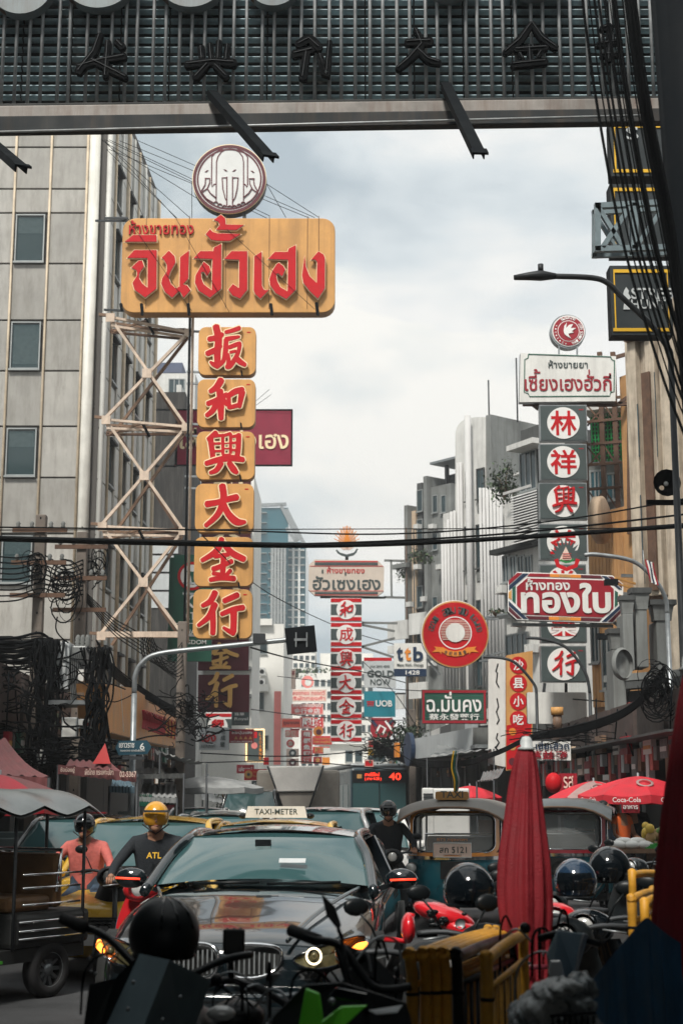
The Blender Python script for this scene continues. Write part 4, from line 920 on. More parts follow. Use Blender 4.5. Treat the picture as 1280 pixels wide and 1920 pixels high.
# red octagon gold shop sign
OY = 33
OC = Fr('octagonal_red_sign', 'red clipped-corner gold shop sign with bold white Thai letters and striped border', 'shop sign', 951, OY, 1051, OY, vbase=1168)
o1 = lambda l: [(940+x*.1875, 1060+y*.1875) for x, y in l]
OC.poly('board', o1([(155, 65), (1105, 100), (1215, 190), (1205, 480), (1110, 578), (150, 545), (60, 460), (60, 170)]), m_wht, -.2, 0, ms=m_dsteel)
for nm, pl, mm in (('field', [(250, 130), (1020, 150), (1118, 235), (1115, 430), (1010, 520), (245, 492), (152, 400), (150, 215)], m_redd),
                   ('band', [(280, 80), (480, 85), (480, 115), (255, 110)], m_redd), ('band', [(482, 85), (575, 88), (575, 118), (482, 115)], m_orange), ('band', [(577, 88), (690, 92), (690, 122), (577, 118)], m_gold), ('band', [(692, 92), (790, 95), (790, 125), (692, 122)], m_orange), ('band', [(792, 95), (985, 102), (1010, 132), (792, 125)], m_maroon),
                   ('band', [(240, 505), (470, 512), (470, 545), (270, 540)], m_maroon), ('band', [(472, 512), (570, 515), (570, 548), (472, 545)], m_orange), ('band', [(572, 515), (685, 518), (685, 552), (572, 548)], m_gold), ('band', [(687, 518), (790, 522), (790, 555), (687, 552)], m_orange), ('band', [(792, 522), (1000, 530), (975, 560), (792, 555)], m_maroon),
                   ('corner_band', [(155, 75), (205, 78), (70, 195), (70, 150)], m_redd), ('corner_band', [(215, 80), (268, 82), (72, 250), (72, 205)], m_navy), ('corner_band', [(70, 355), (260, 535), (215, 535), (70, 400)], m_navy), ('corner_band', [(70, 410), (200, 535), (155, 532), (70, 455)], m_maroon),
                   ('corner_band', [(995, 105), (1045, 108), (1200, 240), (1170, 240)], m_navy), ('corner_band', [(1060, 110), (1105, 112), (1200, 185), (1200, 228)], m_maroon), ('corner_band', [(1195, 385), (1195, 425), (1045, 565), (1000, 562)], m_navy), ('corner_band', [(1195, 435), (1190, 475), (1105, 568), (1060, 565)], m_maroon),
                   ('side_band', [(105, 225), (138, 205), (138, 385), (105, 355)], m_green), ('side_band', [(1130, 250), (1160, 270), (1158, 395), (1128, 420)], m_green), ('side_band', [(68, 270), (98, 245), (98, 345), (68, 325)], m_gold), ('side_band', [(1170, 290), (1200, 300), (1198, 370), (1168, 385)], m_gold)):
    OC.poly(nm, o1(pl), mm, -.212, -.2)
OC.text('ห้างทอง', *o1([(238, 135)])[0], *o1([(682, 250)])[0], m_white, y=-.22, bold=.05)
OC.text('ทองใบ', 975, 1093, 1145, 1150, m_white, y=-.22, depth=.02, bold=.07)
for a, c in (((1165, 1078), (1195, 1079)), ((1165, 1112), (1185, 1113)), ((960, 1170), (1150, 1173)), ((1150, 1165), (1190, 1190))):
    p, q = OC.hit(*a), OC.hit(*c); MB().beam((p[0], .1, p[1]), (q[0], .1, q[1]), .07, .07, m_steel).build('bracket', OC.root)
for a, c in (((1140, 1093), (1205, 1104)), ((1140, 1103), (1200, 1112)), ((1118, 1200), (1178, 1214))):
    p, q = OC.hit(*a), OC.hit(*c); MB().beam((p[0], -.8, p[1]), (q[0], -.3, q[1]), .04, .04, m_gold).build('lamp_arm', OC.root)
for u, v in ((1132, 1102), (1118, 1201)):
    x, z = OC.hit(u, v); MB().box((x, -.85, z), (.28, .2, .12), m_black).build('spotlight', OC.root)
FE = Fr('rayed_emblem_sign', 'small red emblem with dark rays like a crown above the octagonal sign', 'emblem sign', 1030, OY, 1130, OY, vbase=1076)
FE.poly('rays', [(1060+ (31 if i % 2 else 20)*cos(radians(-15+i*210/26)), 1046-(38 if i % 2 else 24)*sin(radians(-15+i*210/26))) for i in range(27)], m_charc, -.1, -.05)
FE.poly('triangle', [(1060, 1025), (1072, 1050), (1048, 1050)], m_pfade, -.13, -.1); FE.lines('stripe', [[(1052, y), (1068, y)] for y in (1040, 1044, 1048)], 1, m_red, y=-.131)
FE.lines('ribbon', [[(1040, 1050), (1044, 1062), (1060, 1069), (1077, 1062), (1081, 1050)]], 8, m_red, y=-.12); FE.lines('leaf', [[(1048, 1052), (1058, 1056), (1066, 1055), (1073, 1050)]], 4, mat('emblem_green', (.02, .22, .05), .5), y=-.14)
# round red restaurant sign (mascot left out)
PD = Fr('round_red_sign', 'large round red sign with yellow rim, curved Thai letters and orange ribbon', 'shop sign', 790, 42, 890, 42, vbase=1252)
PD.disc('case', 851.5, 1188.5, 63.5, m_wht, -.1, .15, ms=m_steel, n=56); PD.disc('rim', 853, 1189, 62.5, m_gold, -.13, -.1, n=56); PD.disc('face', 853, 1189, 60, m_red, -.14, -.13, n=56)
PD.disc('ring', 853, 1186.5, 31, m_wht, -.15, -.14, hole=29)
PD.lines('stripe', [[(853-sqrt(max(1, 28**2-(1186.5-y)**2)), y), (853+sqrt(max(1, 28**2-(1186.5-y)**2)), y)] for y in range(1164, 1202, 3)], 1.2, m_pfade, y=-.14)
PD.disc('inner_medallion', 853, 1186, 18, m_white, -.17, -.152)
arctext(PD, 'ฮะกี่', 853, 1188, 46, 172, 140, 11, 8, m_charc, -.15, .0); arctext(PD, 'ลิ้ม', 853, 1188, 44, 120, 92, 13, 10, m_charc, -.15, .0); arctext(PD, 'จิง', 853, 1188, 44, 82, 60, 13, 9, m_charc, -.15, .0); arctext(PD, 'เฮียง', 853, 1188, 45, 48, 5, 11, 8, m_charc, -.15, .0)
PD.poly('ribbon', [(829, 1213), (840, 1219), (853, 1221), (866, 1219), (877, 1213), (880, 1222), (868, 1229), (853, 1231), (838, 1229), (828, 1222)], m_orange, -.165, -.14)
for sgx in (-1, 1): PD.poly('ribbon_end', [(853+sgx*x, y) for x, y in ((24, 1214), (40, 1212), (36, 1217), (44, 1223), (30, 1222), (26, 1227))], m_orange, -.16, -.14)
arctext(PD, '合記林真香', 853, 1170, 55.5, -113, -67, 7, 6, m_charc, -.166, .0, flip=True)
for a, c in (((912, 1230), (945, 1220)), ((912, 1160), (935, 1160)), ((800, 1235), (825, 1265))):
    p, q = PD.hit(*a), PD.hit(*c); MB().beam((p[0], .1, p[1]), (q[0], .1, q[1]), .06, .06, m_steel).build('bracket', PD.root)
f = sgn('dark green ribbed sign with red frame, white Thai word over five small characters', 42, (790, 1293, 912, 1357), m_green, [('ฉ.มันคง', (799, 1303, 902, 1335), m_wht, .03), ('蔡永發藥行', (804, 1338, 898, 1350), m_wht, .02)], border=(m_redd, 5, 1), pole=[((912, 1300), (940, 1296)), ((912, 1350), (935, 1350))])
f.lines('rib', [[(796, y), (906, y)] for y in range(1302, 1352, 5)], .8, m_charc, y=-.14, th=.006); f.text('่', 842, 1297, 846, 1304, m_wht, y=-.165, bold=.04)
f = sgn('white bank sign with blue and orange rounded letters and navy phone strip', 50, (738, 1206, 799, 1268), m_white, [('t', (743, 1213, 755, 1239), m_navy, .06), ('t', (758, 1214, 770, 1239), m_orange, .06), ('b', (774, 1213, 793, 1240), m_navy, .06), ('Make REAL Change', (744, 1244, 793, 1250), m_charc, .01), ('1428', (760, 1257, 786, 1265), m_wht, .02)], bands=(((738, 1254, 799, 1268), m_navy),))
f = sgn('light grey sign reading gold now in dark capitals', 62, (682, 1240, 742, 1289), m_grey, [('HUA SENG HENG', (694, 1247, 730, 1251), m_charc, 0), ('GOLD', (688, 1257, 738, 1269), m_charc, .05), ('NOW', (694, 1273, 731, 1284), m_charc, .0)], pole=[((742, 1255), (760, 1250))])
f.rect('red_header', 682, 1233, 734, 1239, m_red, -.1, 0)
f = sgn('teal bank sign with white capitals and small red emblem', 62, (682, 1296, 741, 1344), m_teal, [('UOB', (704, 1313, 735, 1325), m_wht, .05)], pole=[((742, 1300), (760, 1300))])
f.lines('emblem', [[(689+k*3.4, 1315), (689+k*3.4, 1325)] for k in range(4)]+[[(687, 1316), (701, 1316)], [(688, 1320), (700, 1320)]], 1.5, m_red, y=-.14)
f = Fr('distant_rayed_sign', 'half hidden octagonal red and navy sign below the teal bank sign', 'shop sign', 690, 70, 790, 70, vbase=1385)
f.poly('board', [(696, 1346), (735, 1346), (738, 1352), (738, 1372), (730, 1384), (700, 1384), (694, 1370)], m_redd, -.1, 0); f.lines('letter', [[(704, 1375), (712, 1360), (722, 1366), (716, 1378)], [(722, 1352), (735, 1370)]], 4, m_wht, y=-.11); f.lines('band', [[(696, 1350), (706, 1362)], [(736, 1350), (728, 1358)]], 5, m_navy, y=-.105)
f = Fr('tall_yellow_sign', 'tall yellow banner sign with four red discs bearing white characters', 'shop sign', 948, 40, 1048, 40, vbase=1445)
f.poly('board', [(948, 1229), (998, 1220), (998, 1352), (993, 1440), (948, 1445)], m_gold, -.12, 0, ms=m_redd)
f.poly('lower_print', [(949, 1360), (996, 1352), (992, 1438), (949, 1443)], m_red, -.13, -.12)
for i in range(5): f.disc('printed_figure', 960+(i % 2)*20, 1372+i*14, 7, (m_orange, m_maroon, m_gold)[i % 3], -.14, -.13)
for k, ch in enumerate('沙县小吃'):
    v = (1247, 1281, 1315, 1349)[k]; f.disc('red_disc', 971, v, 16, m_red, -.14, -.12); f.text(ch, 961, v-10, 981, v+10, m_wht, y=-.141, bold=.04)
f = Fr('tall_white_sign', 'tall narrow white sign with sparse black brush characters left of the yellow banner', 'shop sign', 915, 41.5, 1015, 41.5, vbase=1438)
f.poly('board', [(915, 1236), (947, 1232), (947, 1438), (915, 1432)], m_white, -.12, 0)
f.lines('brush_mark', [[(932, 1245), (928, 1260), (931, 1262), (929, 1280), (934, 1290)], [(930, 1310), (933, 1325), (929, 1335), (934, 1350), (930, 1358)], [(931, 1375), (929, 1385), (934, 1392), (928, 1402)], [(926, 1400), (936, 1412)]], 2.4, m_black, y=-.121)
f = sgn('blank off-white signboard hanging below the grey squares', 37, (987, 1298, 1100, 1357), m_white, r=3, pole=[((1020, 1298), (1022, 1280)), ((1062, 1298), (1062, 1280))])
f = sgn('white sign with dark blue Thai word over three red characters near umbrella top', 31, (984, 1386, 1070, 1427), m_white, [('เฮียะฮ้วด', (1003, 1390, 1066, 1405), m_navy, .04), ('萬益發', (992, 1408, 1064, 1424), m_redd, .05)], border=(m_dsteel, 1.2, 0))
f = Fr('billboard', 'grey weathered canopy billboard with round red logo at its left end', 'billboard', 762, 52, 888, 44, vbase=1425)
f.poly('board', [(762, 1388), (886, 1364), (886, 1412), (766, 1424)], m_grey, -.3, .5, ms=m_conc)
x, z = f.hit(766, 1405, -.4); MB().prism([circ(x, z, .55, 24)], -.45, -.31, m_navy).build('logo_disc', f.root); f.rect('logo_bar', 763, 1393, 768, 1420, m_orange, -.5, -.46)
for a, c in (((886, 1366), (915, 1400)), ((886, 1410), (915, 1372)), ((886, 1364), (915, 1360))):
    p, q = f.hit(*a), f.hit(*c); MB().beam((p[0], .2, p[1]), (q[0], .2, q[1]), .08, .08, m_dsteel).build('strut', f.root)
# black and yellow signs by the dark pole
BY = 25
for k, (q, tx) in enumerate((((1142, 226, 1262, 330), [('S', (1172, 238, 1196, 262), m_grey, .02)]), ((1142, 345, 1262, 476), []), ((1142, 498, 1262, 628), [('STREET', (1182, 540, 1276, 561), m_grey, .04), ('HUNT', (1182, 562, 1248, 579), m_grey, .02)]))):
    f = sgn(('black sign with yellow frame, highest of three, cut by the gantry', 'black sign with yellow frame behind the steel lattice frame', 'black sign with yellow frame and grey serif lettering beside the street lamp')[k], BY, q, m_charc if False else mat('sign_black', (.018, .025, .028), .45, var=.1), tx, d=.35, border=(m_yel, 6, 7), rim=m_black, group='black yellow-framed signs')
    if k == 2: f.poly('figure_mark', [(1169, 545), (1173, 538), (1178, 545), (1177, 550), (1182, 558), (1178, 562), (1180, 580), (1168, 580), (1170, 560), (1167, 556)], m_grey, -.37, -.35)
LF = Fr('steel_lattice_frame', 'grey steel lattice box frame with crossed bars in front of the black signs', 'frame', 1114, 23, 1214, 23, vbase=477)
m_blu = mat('frame_bluegrey', (.17, .22, .24), .5, .3, var=.25, scale=5)
for (a, c, w_) in (((1114, 387), (1262, 379), .09), ((1114, 468), (1262, 464), .09), ((1119, 382), (1119, 472), .1), ((1189, 382), (1189, 468), .1), ((1119, 387), (1165, 462), .07), ((1180, 388), (1128, 465), .08), ((1189, 466), (1235, 400), .07)):
    p, q = LF.hit(*a), LF.hit(*c); MB().beam((p[0], 0, p[1]), (q[0], 0, q[1]), .1, w_, m_blu).build('bar', LF.root)
    MB().beam((p[0], .28, p[1]), (q[0], .28, q[1]), .08, w_*.8, m_blu).build('rear_bar', LF.root)
# cluster of far signs in the middle of the street (hazy)
mp1, mp2 = mat('far_pink', (.66, .10, .10), .6, var=.12), mat('far_red', (.60, .03, .04), .6, var=.15)
FS = [('pale round logo sign with red swirl above the far framed sign', 130, (565, 1267, 588, 1290), m_pink, [], 'disc'),
 ('pale framed sign with faint red Thai lines, highest far sign', 125, (540, 1293, 612, 1315), m_pfade, [('คลองทอง ทองทวี', (543, 1295, 609, 1303), mp1, .02), ('บริษัททองคำ', (543, 1305, 609, 1313), mp1, .02)], 'b'),
 ('red far sign with pale characters below the pale framed one', 118, (545, 1320, 606, 1340), mp1, [('สยามเพชรทอง', (549, 1321, 602, 1326), m_wht, .02), ('金行金店', (551, 1328, 600, 1338), m_wht, .03)], 'b'),
 ('red far sign with two large white characters 國城', 110, (562, 1344, 607, 1366), mp2, [('國城', (567, 1346, 602, 1364), m_wht, .05)], 'b'),
 ('bright coral plaque with dark script overlapping the far red sign', 100, (527, 1347, 565, 1365), mat('coral_plaque', (.85, .12, .08), .5, var=.05), [('ภูเขาทอง', (531, 1353, 561, 1360), m_maroon, .02)], 'b'),
 ('tall narrow red sign with column of white characters', 95, (564, 1369, 585, 1432), mp2, [('銀', (568, 1372, 582, 1382), m_wht, .05), ('都', (568, 1384, 582, 1394), m_wht, .05), ('魚', (568, 1396, 582, 1406), m_wht, .05), ('翅', (568, 1408, 582, 1418), m_wht, .05), ('酒', (568, 1420, 582, 1430), m_wht, .05)], 'b'),
 ('red and yellow far sign with two lines beside the striped column', 92, (586, 1380, 622, 1396), mp2, [('ร้านขายทอง', (588, 1382, 618, 1387), m_gold, .03), ('ทอง สมบูรณ์', (588, 1388, 620, 1395), m_gold, .04)], ''),
 ('red far sign with two yellow characters under the two-line sign', 92, (586, 1400, 618, 1413), mp2, [('國城', (590, 1401, 614, 1412), m_gold, .05)], ''),
 ('small dark red far sign lowest in the centre cluster', 92, (587, 1419, 603, 1432), m_redd, [('金', (591, 1420, 600, 1431), m_gold, .05)], ''),
 ('small round orange disc sign with dark centre below 國城', 95, (587, 1365, 606, 1378), m_orange, [], 'disc'),
 ('pale coral sign with two faint characters, left of the narrow red one', 104, (530, 1369, 560, 1382), m_pink, [('魚翅', (535, 1370, 555, 1381), m_pfade, .04)], ''),
 ('round coral disc sign with pale character in the far left cluster', 104, (537, 1386, 552, 1402), mp1, [('魚', (540, 1389, 549, 1399), m_pfade, .04)], 'disc'),
 ('cream sign with dark oval emblem above another in the far cluster', 100, (537, 1404, 560, 1420), m_pfade, [], 'oval'),
 ('cream sign with maroon oval emblem directly above the truck', 100, (537, 1422, 560, 1438), m_pfade, [], 'oval'),
 ('tall coral vertical banner on the white corner building', 98, (514, 1296, 526, 1434), m_pink, [], ''),
 ('dark sign with white Latin and Chinese lettering below the plum square', 68, (434, 1334, 467, 1360), m_charc, [('Royal', (440, 1345, 465, 1352), m_wht, .02), ('珠華', (440, 1336, 458, 1342), m_wht, .02), ('& Classic', (440, 1354, 464, 1358), m_conc, 0)], ''),
 ('red natural medicine sign with row of yellow triangles', 66, (430, 1367, 476, 1393), m_redd, [('ถังปุ่นเฮง', (435, 1370, 473, 1378), m_wht, .03), ('NATURAL MEDICINE', (433, 1389, 473, 1392), m_wht, .01)], ''),
 ('pale restaurant sign with red Thai word and grey characters', 56, (374, 1364, 429, 1406), m_grey, [('เฮง', (378, 1377, 405, 1391), m_red, .05), ('RESTAURANT', (377, 1396, 404, 1401), m_charc, .01), ('和', (415, 1368, 422, 1376), m_charc, .02), ('成', (414, 1379, 423, 1388), m_charc, .02), ('豐', (413, 1391, 422, 1400), m_charc, .02)], ''),
 ('striped sign with red character half hidden above restaurant sign', 60, (386, 1333, 434, 1366), m_wht, [('行', (397, 1348, 420, 1368), m_red, .06)], 'str'),
 ('small red sign with white Thai word low on the left side', 72, (444, 1434, 476, 1450), m_redd, [('เล่งหงษ์', (448, 1437, 473, 1446), m_wht, .02)], ''),
 ('red sign with yellow lettering and round gold emblem low left', 70, (458, 1442, 500, 1463), m_red, [('Gold Shop', (475, 1446, 497, 1450), m_gold, .01), ('Restaurant', (475, 1453, 497, 1457), m_gold, .01)], 'em'),
 ('small black sign with white lettering under the low red sign', 71, (472, 1464, 494, 1476), m_charc, [('แว่นตา', (476, 1466, 492, 1471), m_wht, .02)], ''),
 ('faint red sign high above the canvas truck, right of the coral banner', 120, (528, 1318, 540, 1336), mp1, [('金', (529, 1320, 539, 1334), m_wht, .03)], 'b'),
 ('pale yellow narrow sign beside the green eaved building', 105, (546, 1255, 554, 1292), m_pfade, [('茶', (547, 1258, 553, 1266), m_redd, .03)], ''),
 ('small dark red sign hanging right under the coral plaque', 99, (544, 1366, 562, 1369), m_redd, [], ''),
 ('plain white sign between narrow red sign and striped column', 89, (606, 1402, 619, 1418), m_white, [], ''),
 ('orange sign low behind the truck canvas, right of centre', 88, (604, 1420, 618, 1434), m_orange, [], ''),
 ('red and white sign under the half hidden octagonal sign', 72, (690, 1388, 712, 1402), m_red, [], 'b'),
 ('yellow traffic coloured sign by the dark tree', 66, (690, 1404, 700, 1416), m_yel, [], ''),
 ('small red sign beneath the dark tree, above the bus', 64, (683, 1425, 700, 1438), m_red, [], 'b'),
 ('pink paper sign beside the low black sign on the left', 70, (505, 1442, 512, 1462), m_pink, [], ''),
 ('white and red sign behind the bulb framed sign', 74, (494, 1420, 504, 1434), m_red, [], ''),
]
for lab, Y, q, mb, tx, kind in FS:
    if kind == 'disc':
        f = Fr('shop_sign', lab, 'sign', q[0], Y, q[0]+100, Y, vbase=q[3]); r = (q[2]-q[0])/2
        f.disc('disc', (q[0]+q[2])/2, (q[1]+q[3])/2, r, mb, -.1, 0); f.disc('centre', (q[0]+q[2])/2+r*.1, (q[1]+q[3])/2+r*.1, r*.55, m_white if mb is m_pink else m_maroon, -.12, -.1)
        for t in tx: f.text(t[0], *t[1], t[2], y=-.13, bold=t[3])
    else:
        f = sgn(lab, Y, q, mb, tx, border=(m_pfade if kind == 'b' else m_dsteel, .9, .6) if kind == 'b' else None)
        if kind == 'oval': f.disc('oval_emblem', (q[0]+q[2])/2, (q[1]+q[3])/2, 7, m_maroon if q[1] > 1415 else m_charc, -.17, -.14); f.disc('oval_core', (q[0]+q[2])/2, (q[1]+q[3])/2, 3, m_wht, -.18, -.17)
        if kind == 'em': f.disc('emblem', 466, 1452, 7.5, m_gold, -.17, -.14); f.disc('emblem_core', 466, 1452, 3, m_charc, -.18, -.17)
        if kind == 'str':
            for v0, v1, mm in ((1338, 1344, m_red), (1348, 1366, m_charc)): f.rect('band', 386, v0, 434, v1, mm, -.15, -.14)
            f.disc('circle', 408, 1362, 19, m_wht, -.155, -.151); f.text('行', 396, 1350, 420, 1372, m_red, y=-.156, bold=.06)
        if 'triangles' in lab:
            for i in range(4): f.poly('triangle', [(439+i*9, 1386), (442.5+i*9, 1380), (446+i*9, 1386)], m_gold, -.16, -.14)
f = Fr('bulb_framed_sign', 'dark sign with vertical orange letters framed by a row of light bulbs', 'shop sign', 462, 76, 562, 76, vbase=1430)
f.rect('board', 462, 1368, 494, 1428, m_charc, -.15, 0); f.rect('side', 460, 1372, 464, 1428, m_gold, -.2, -.151)
for k, ch in enumerate('LAOAINE'): f.text(ch, 486, 1374+k*7.3, 490.5, 1380+k*7.3, m_orange, y=-.16, bold=.04)
f.disc('printed_plate', 477, 1398, 6, m_pink, -.17, -.15); f.rect('printed_photo', 467, 1372, 482, 1384, m_red, -.17, -.15)
m_bulb = mat('bulb', (.9, .66, .35), .4, var=0, emit=.8)
b = MB()
for i in range(12):
    for u, v in ((463+i*2.8, 1368), (463+i*2.8, 1428)): x, z = f.hit(u, v, -.2); b.ball((x, -.2, z), .045, m_bulb, 6, 4)
for i in range(20):
    for u in (462, 495): x, z = f.hit(u, 1368+i*3.1, -.2); b.ball((x, -.2, z), .045, m_bulb, 6, 4)
b.build('bulb_row', f.root)['kind'] = 'stuff'
# ------------------------------------------------------------------ poles, cables and street furniture
def cable(pts, r, label, group=None, n=10, name='cable', sag=None, m=None, seg=4):
    """pts: (u,v,Y) picture points at true distance"""
    q = [P(*p) for p in pts]; o0 = q[0]; q = [tuple(p-o0) for p in q]
    q = smooth_poly(q, n) if len(q) > 2 else q
    o = MB().tube(q, r, m or m_cable, seg).build(name, loc=o0, fix=False); return tag(o, label, 'cable', group)
def tangle(name, label, cen, n, size, r=.012, seed=1, flat=.4, loops=False, m=None, lead=(0, 0, 0)):
    rnd = random.Random(seed); b = MB(); c = P(*cen)
    for i in range(n):
        p = Vector((rnd.uniform(-1, 1)*size[0], rnd.uniform(-1, 1)*size[1], rnd.uniform(-1, 1)*size[2])); q = [p]
        if loops:
            R = rnd.uniform(.25, .6)*size[0]; a0 = rnd.uniform(0, 6); p = p*.4
            q = [p+Vector((R*cos(a0+t), R*.3*sin(2*t+i), R*1.35*sin(a0+t)-R*.8+.03*t)) for t in [k*.42 for k in range(17)]]
        else:
            d = Vector((rnd.uniform(-1, 1)*size[0]+lead[0], rnd.uniform(-1, 1)*size[1]+lead[1], rnd.uniform(-1, 1)*size[2]*flat+lead[2]))*.5
            for k in range(5):
                q.append(q[-1]+d*.6+Vector((rnd.uniform(-.3, .3)*size[0], rnd.uniform(-.3, .3)*size[1], rnd.uniform(-.35, .3)*size[2]))*.5)
            q = smooth_poly([tuple(x) for x in q], 3)
        b.tube(q, r*rnd.uniform(.6, 1.3), m or m_cable, 4)
    return tag(b.build(name, loc=c, fix=False), label, 'cables', kind='stuff')
def pole(label, u, v0, Y, w_, m=m_pole, lean=0, holes=True, name='utility_pole'):
    p = P(u, v0, Y); t = thing(name, (p.x, Y, 0), label, 'pole')
    MB().box((0, 0, p.z/2), (w_, w_, p.z), m).build('shaft', t, bevel=.02)
    if holes:
        b = MB()
        for k in range(int(p.z/.35)-1): b.bb(-.012, .012, -w_/2-.004, -w_/2, .8+k*.35, .84+k*.35, m_black)
        b.build('bolt_holes', t)['kind'] = 'stuff'
    return t, p.z
pA, zA = pole('square concrete utility pole nearest the left edge, bare top above the cables', 79, 966, 27, .19)
pB, zB = pole('square concrete utility pole with crossarms just left of the cream truss foot', 156, 998, 28, .19)
pC, zC = pole('rough concrete pole wrapped in cables beside the restaurant sign', 343, 1166, 33, .2)
pD, zD = pole('slender concrete pole among cables below the teal bank sign', 772, 1330, 58, .25)
for t, z, Y in ((pA, zA, 27), (pB, zB, 28)):
    for dz in (.3, .9, 1.5): MB().bb(-.5, .5, -.14, -.1, z-dz-.04, z-dz+.04, m_rust).build('crossarm', t)
    for dz in (.3, .9): 
        for x in (-.4, -.15, .2, .42): MB().lathe([(.02, 0), (.045, .02), (.03, .05), (.045, .08), (.02, .12)], (x, -.12, z-dz+.04), m_conc, 8).build('insulator', t)
# transformer between the poles
tr = P(135, 1320, 26.6); T2 = thing('pole_transformer', tr, 'grey oil transformer with side switch cabinet mounted between the left poles', 'transformer')
k = S(26.6)
MB().bb(-30*k, -2*k, -.3, .3, 25*k, 115*k, m_grey).build('cabinet', T2, bevel=.02); MB().bb(2*k, 30*k, -.28, .35, 5*k, 108*k, mat('transformer_grey', (.19, .20, .20), .5, .2, var=.2)).build('tank', T2, bevel=.03)
for i in range(7): MB().bb((4+i*3.8)*k, (5.2+i*3.8)*k, -.36, -.285, 12*k, 95*k, MT['transformer_grey']).build('cooling_fin', T2)
for i in range(3): MB().lathe([(.03, 0), (.06, .03), (.04, .06), (.06, .09), (.04, .12), (.055, .15), (.02, .22)], ((8+i*9)*k, 0, 108*k), m_conc, 8).build('bushing', T2)
MB().bb(18*k, 28*k, -.4, -.365, 40*k, 62*k, m_white).build('label_plate', T2); MB().bb(-34*k, 40*k, -.5, .5, -4*k, 4*k, m_steel).build('platform', T2)
for (a, b_, c, e_) in ((115, 1345, 145, 1385), (146, 1348, 158, 1366), (160, 1346, 174, 1368), (54, 1402, 84, 1435)):
    p = P(a, e_, 26.2); q = P(c, b_, 26.2); t = thing('meter_box', ((p.x+q.x)/2, 26.2, p.z), 'grey metal meter box %s' % {115: 'below the transformer, largest', 146: 'small white, second under the transformer', 160: 'small pale with red label, rightmost under transformer', 54: 'under the left pole by the pink awning'}[a], 'meter box', 'meter boxes under the transformer')
    w_ = q.x-p.x; h = q.z-p.z; MB().bb(-w_/2, w_/2, 0, .2, 0, h, m_grey).build('cabinet', t, bevel=.01); MB().bb(-w_/2+.02, w_/2-.02, -.02, -.001, .02, h-.02, m_white).build('door', t)
    if a == 160: MB().bb(-w_*.3, w_*.3, -.03, -.021, h*.3, h*.6, m_redd).build('label_plate', t)
# cables on the left
random.seed(11)
for i in range(9): cable([(-30, 1040+i*11+random.uniform(-3, 3), 26), (30, 1046+i*10, 26.4), (79, 1040+i*9, 26.9), (120, 1060+i*8, 27.3), (156, 1050+i*8, 27.9)], .014, 'thin black cable strung between the left poles', 'thin cables between the left poles')
for i in range(26):
    v = 1192+i*2.2; cable([(-30, v+random.uniform(-5, 8), 25.5+random.uniform(-.4, .4)), (30, v+6+random.uniform(-6, 6), 26), (75, v+random.uniform(-6, 6), 26.3), (100, v-4+random.uniform(0, 20), 26.6)], random.uniform(.012, .03), 'black cable in the thick sagging bundle at the left edge', 'bundled cables at the left edge')
for i in range(22):
    d = random.uniform(-1, 1); cable([(185+d*4, 1208+d*8, 27.5), (205, 1250+d*12, 29), (245, 1285+d*10+random.uniform(-4, 4), 32), (290, 1312+d*8, 34), (330, 1335+d*9, 33.5), (362, 1318+random.uniform(-8, 30), 33)], random.uniform(.012, .028), 'black cable in the bundle sagging over the orange billboard', 'bundled cables over the orange billboard')
for i in range(6): cable([(160, 1110+i*3, 28), (215, 1160+i*6, 33), (262, 1188+i*7, 38), (330, 1238+i*7, 46)], .016, 'thin cable running from left pole past the truss foot', 'thin cables past the truss foot')
for i in range(8): cable([(265+i*3, 1195, 30), (270+i*6, 1232+i*3, 31), (310+i*3, 1240+i*4, 32), (345, 1200+i*9, 33)], .011, 'slack thin cable looping under the lamp arm', 'slack cables under the lamp arm')
tangle('cable_tangle', 'loops of slack black cable hanging between the two left poles', (120, 1100, 27.4), 16, (.42, .25, .7), .011, 3, loops=True)
tangle('cable_tangle', 'loops of slack black cable hanging right of the second left pole', (178, 1060, 28.2), 12, (.3, .25, .45), .011, 4, loops=True)
tangle('cable_tangle', 'loops of slack cable around the bare pole at left edge', (66, 1070, 26.8), 7, (.3, .2, .6), .012, 5, loops=True)
for u0, v0, v1, n, sd_ in ((90, 1200, 1510, 30, 6), (188, 1215, 1440, 26, 7)):
    rnd = random.Random(sd_); b = MB(); c = P(u0, v0, 26.2); Z = c.z-P(u0, v1, 26.2).z
    for i in range(n):
        x = rnd.uniform(-.2, .2); q = [(x+rnd.uniform(-.06, .06)+.1*sin(kk+i), rnd.uniform(-.15, .15), -Z*kk/7) for kk in range(8)]
        b.tube(smooth_poly(q, 3), rnd.uniform(.01, .03), m_cable, 4)
    tag(b.build('cable_bundle', loc=c, fix=False), 'thick vertical bundle of black cables running down %s' % ('the pole at left' if u0 < 100 else 'right of the transformer'), 'cables', kind='stuff')
tangle('cable_tangle', 'dense black cable mass below the transformer', (140, 1415, 25.8), 60, (.75, .25, .22), .014, 8)
tangle('cable_tangle', 'dense black cable mass at the far left above the pink awning', (30, 1300, 26), 55, (.8, .3, .7), .014, 9)
tangle('cable_tangle', 'knot of black cables around the concrete pole by restaurant sign', (352, 1345, 32.6), 80, (.42, .3, .55), .012, 10)
tangle('cable_tangle', 'heap of cables over shop wall left of the transformer', (90, 1260, 26.4), 40, (.5, .3, .5), .013, 21)
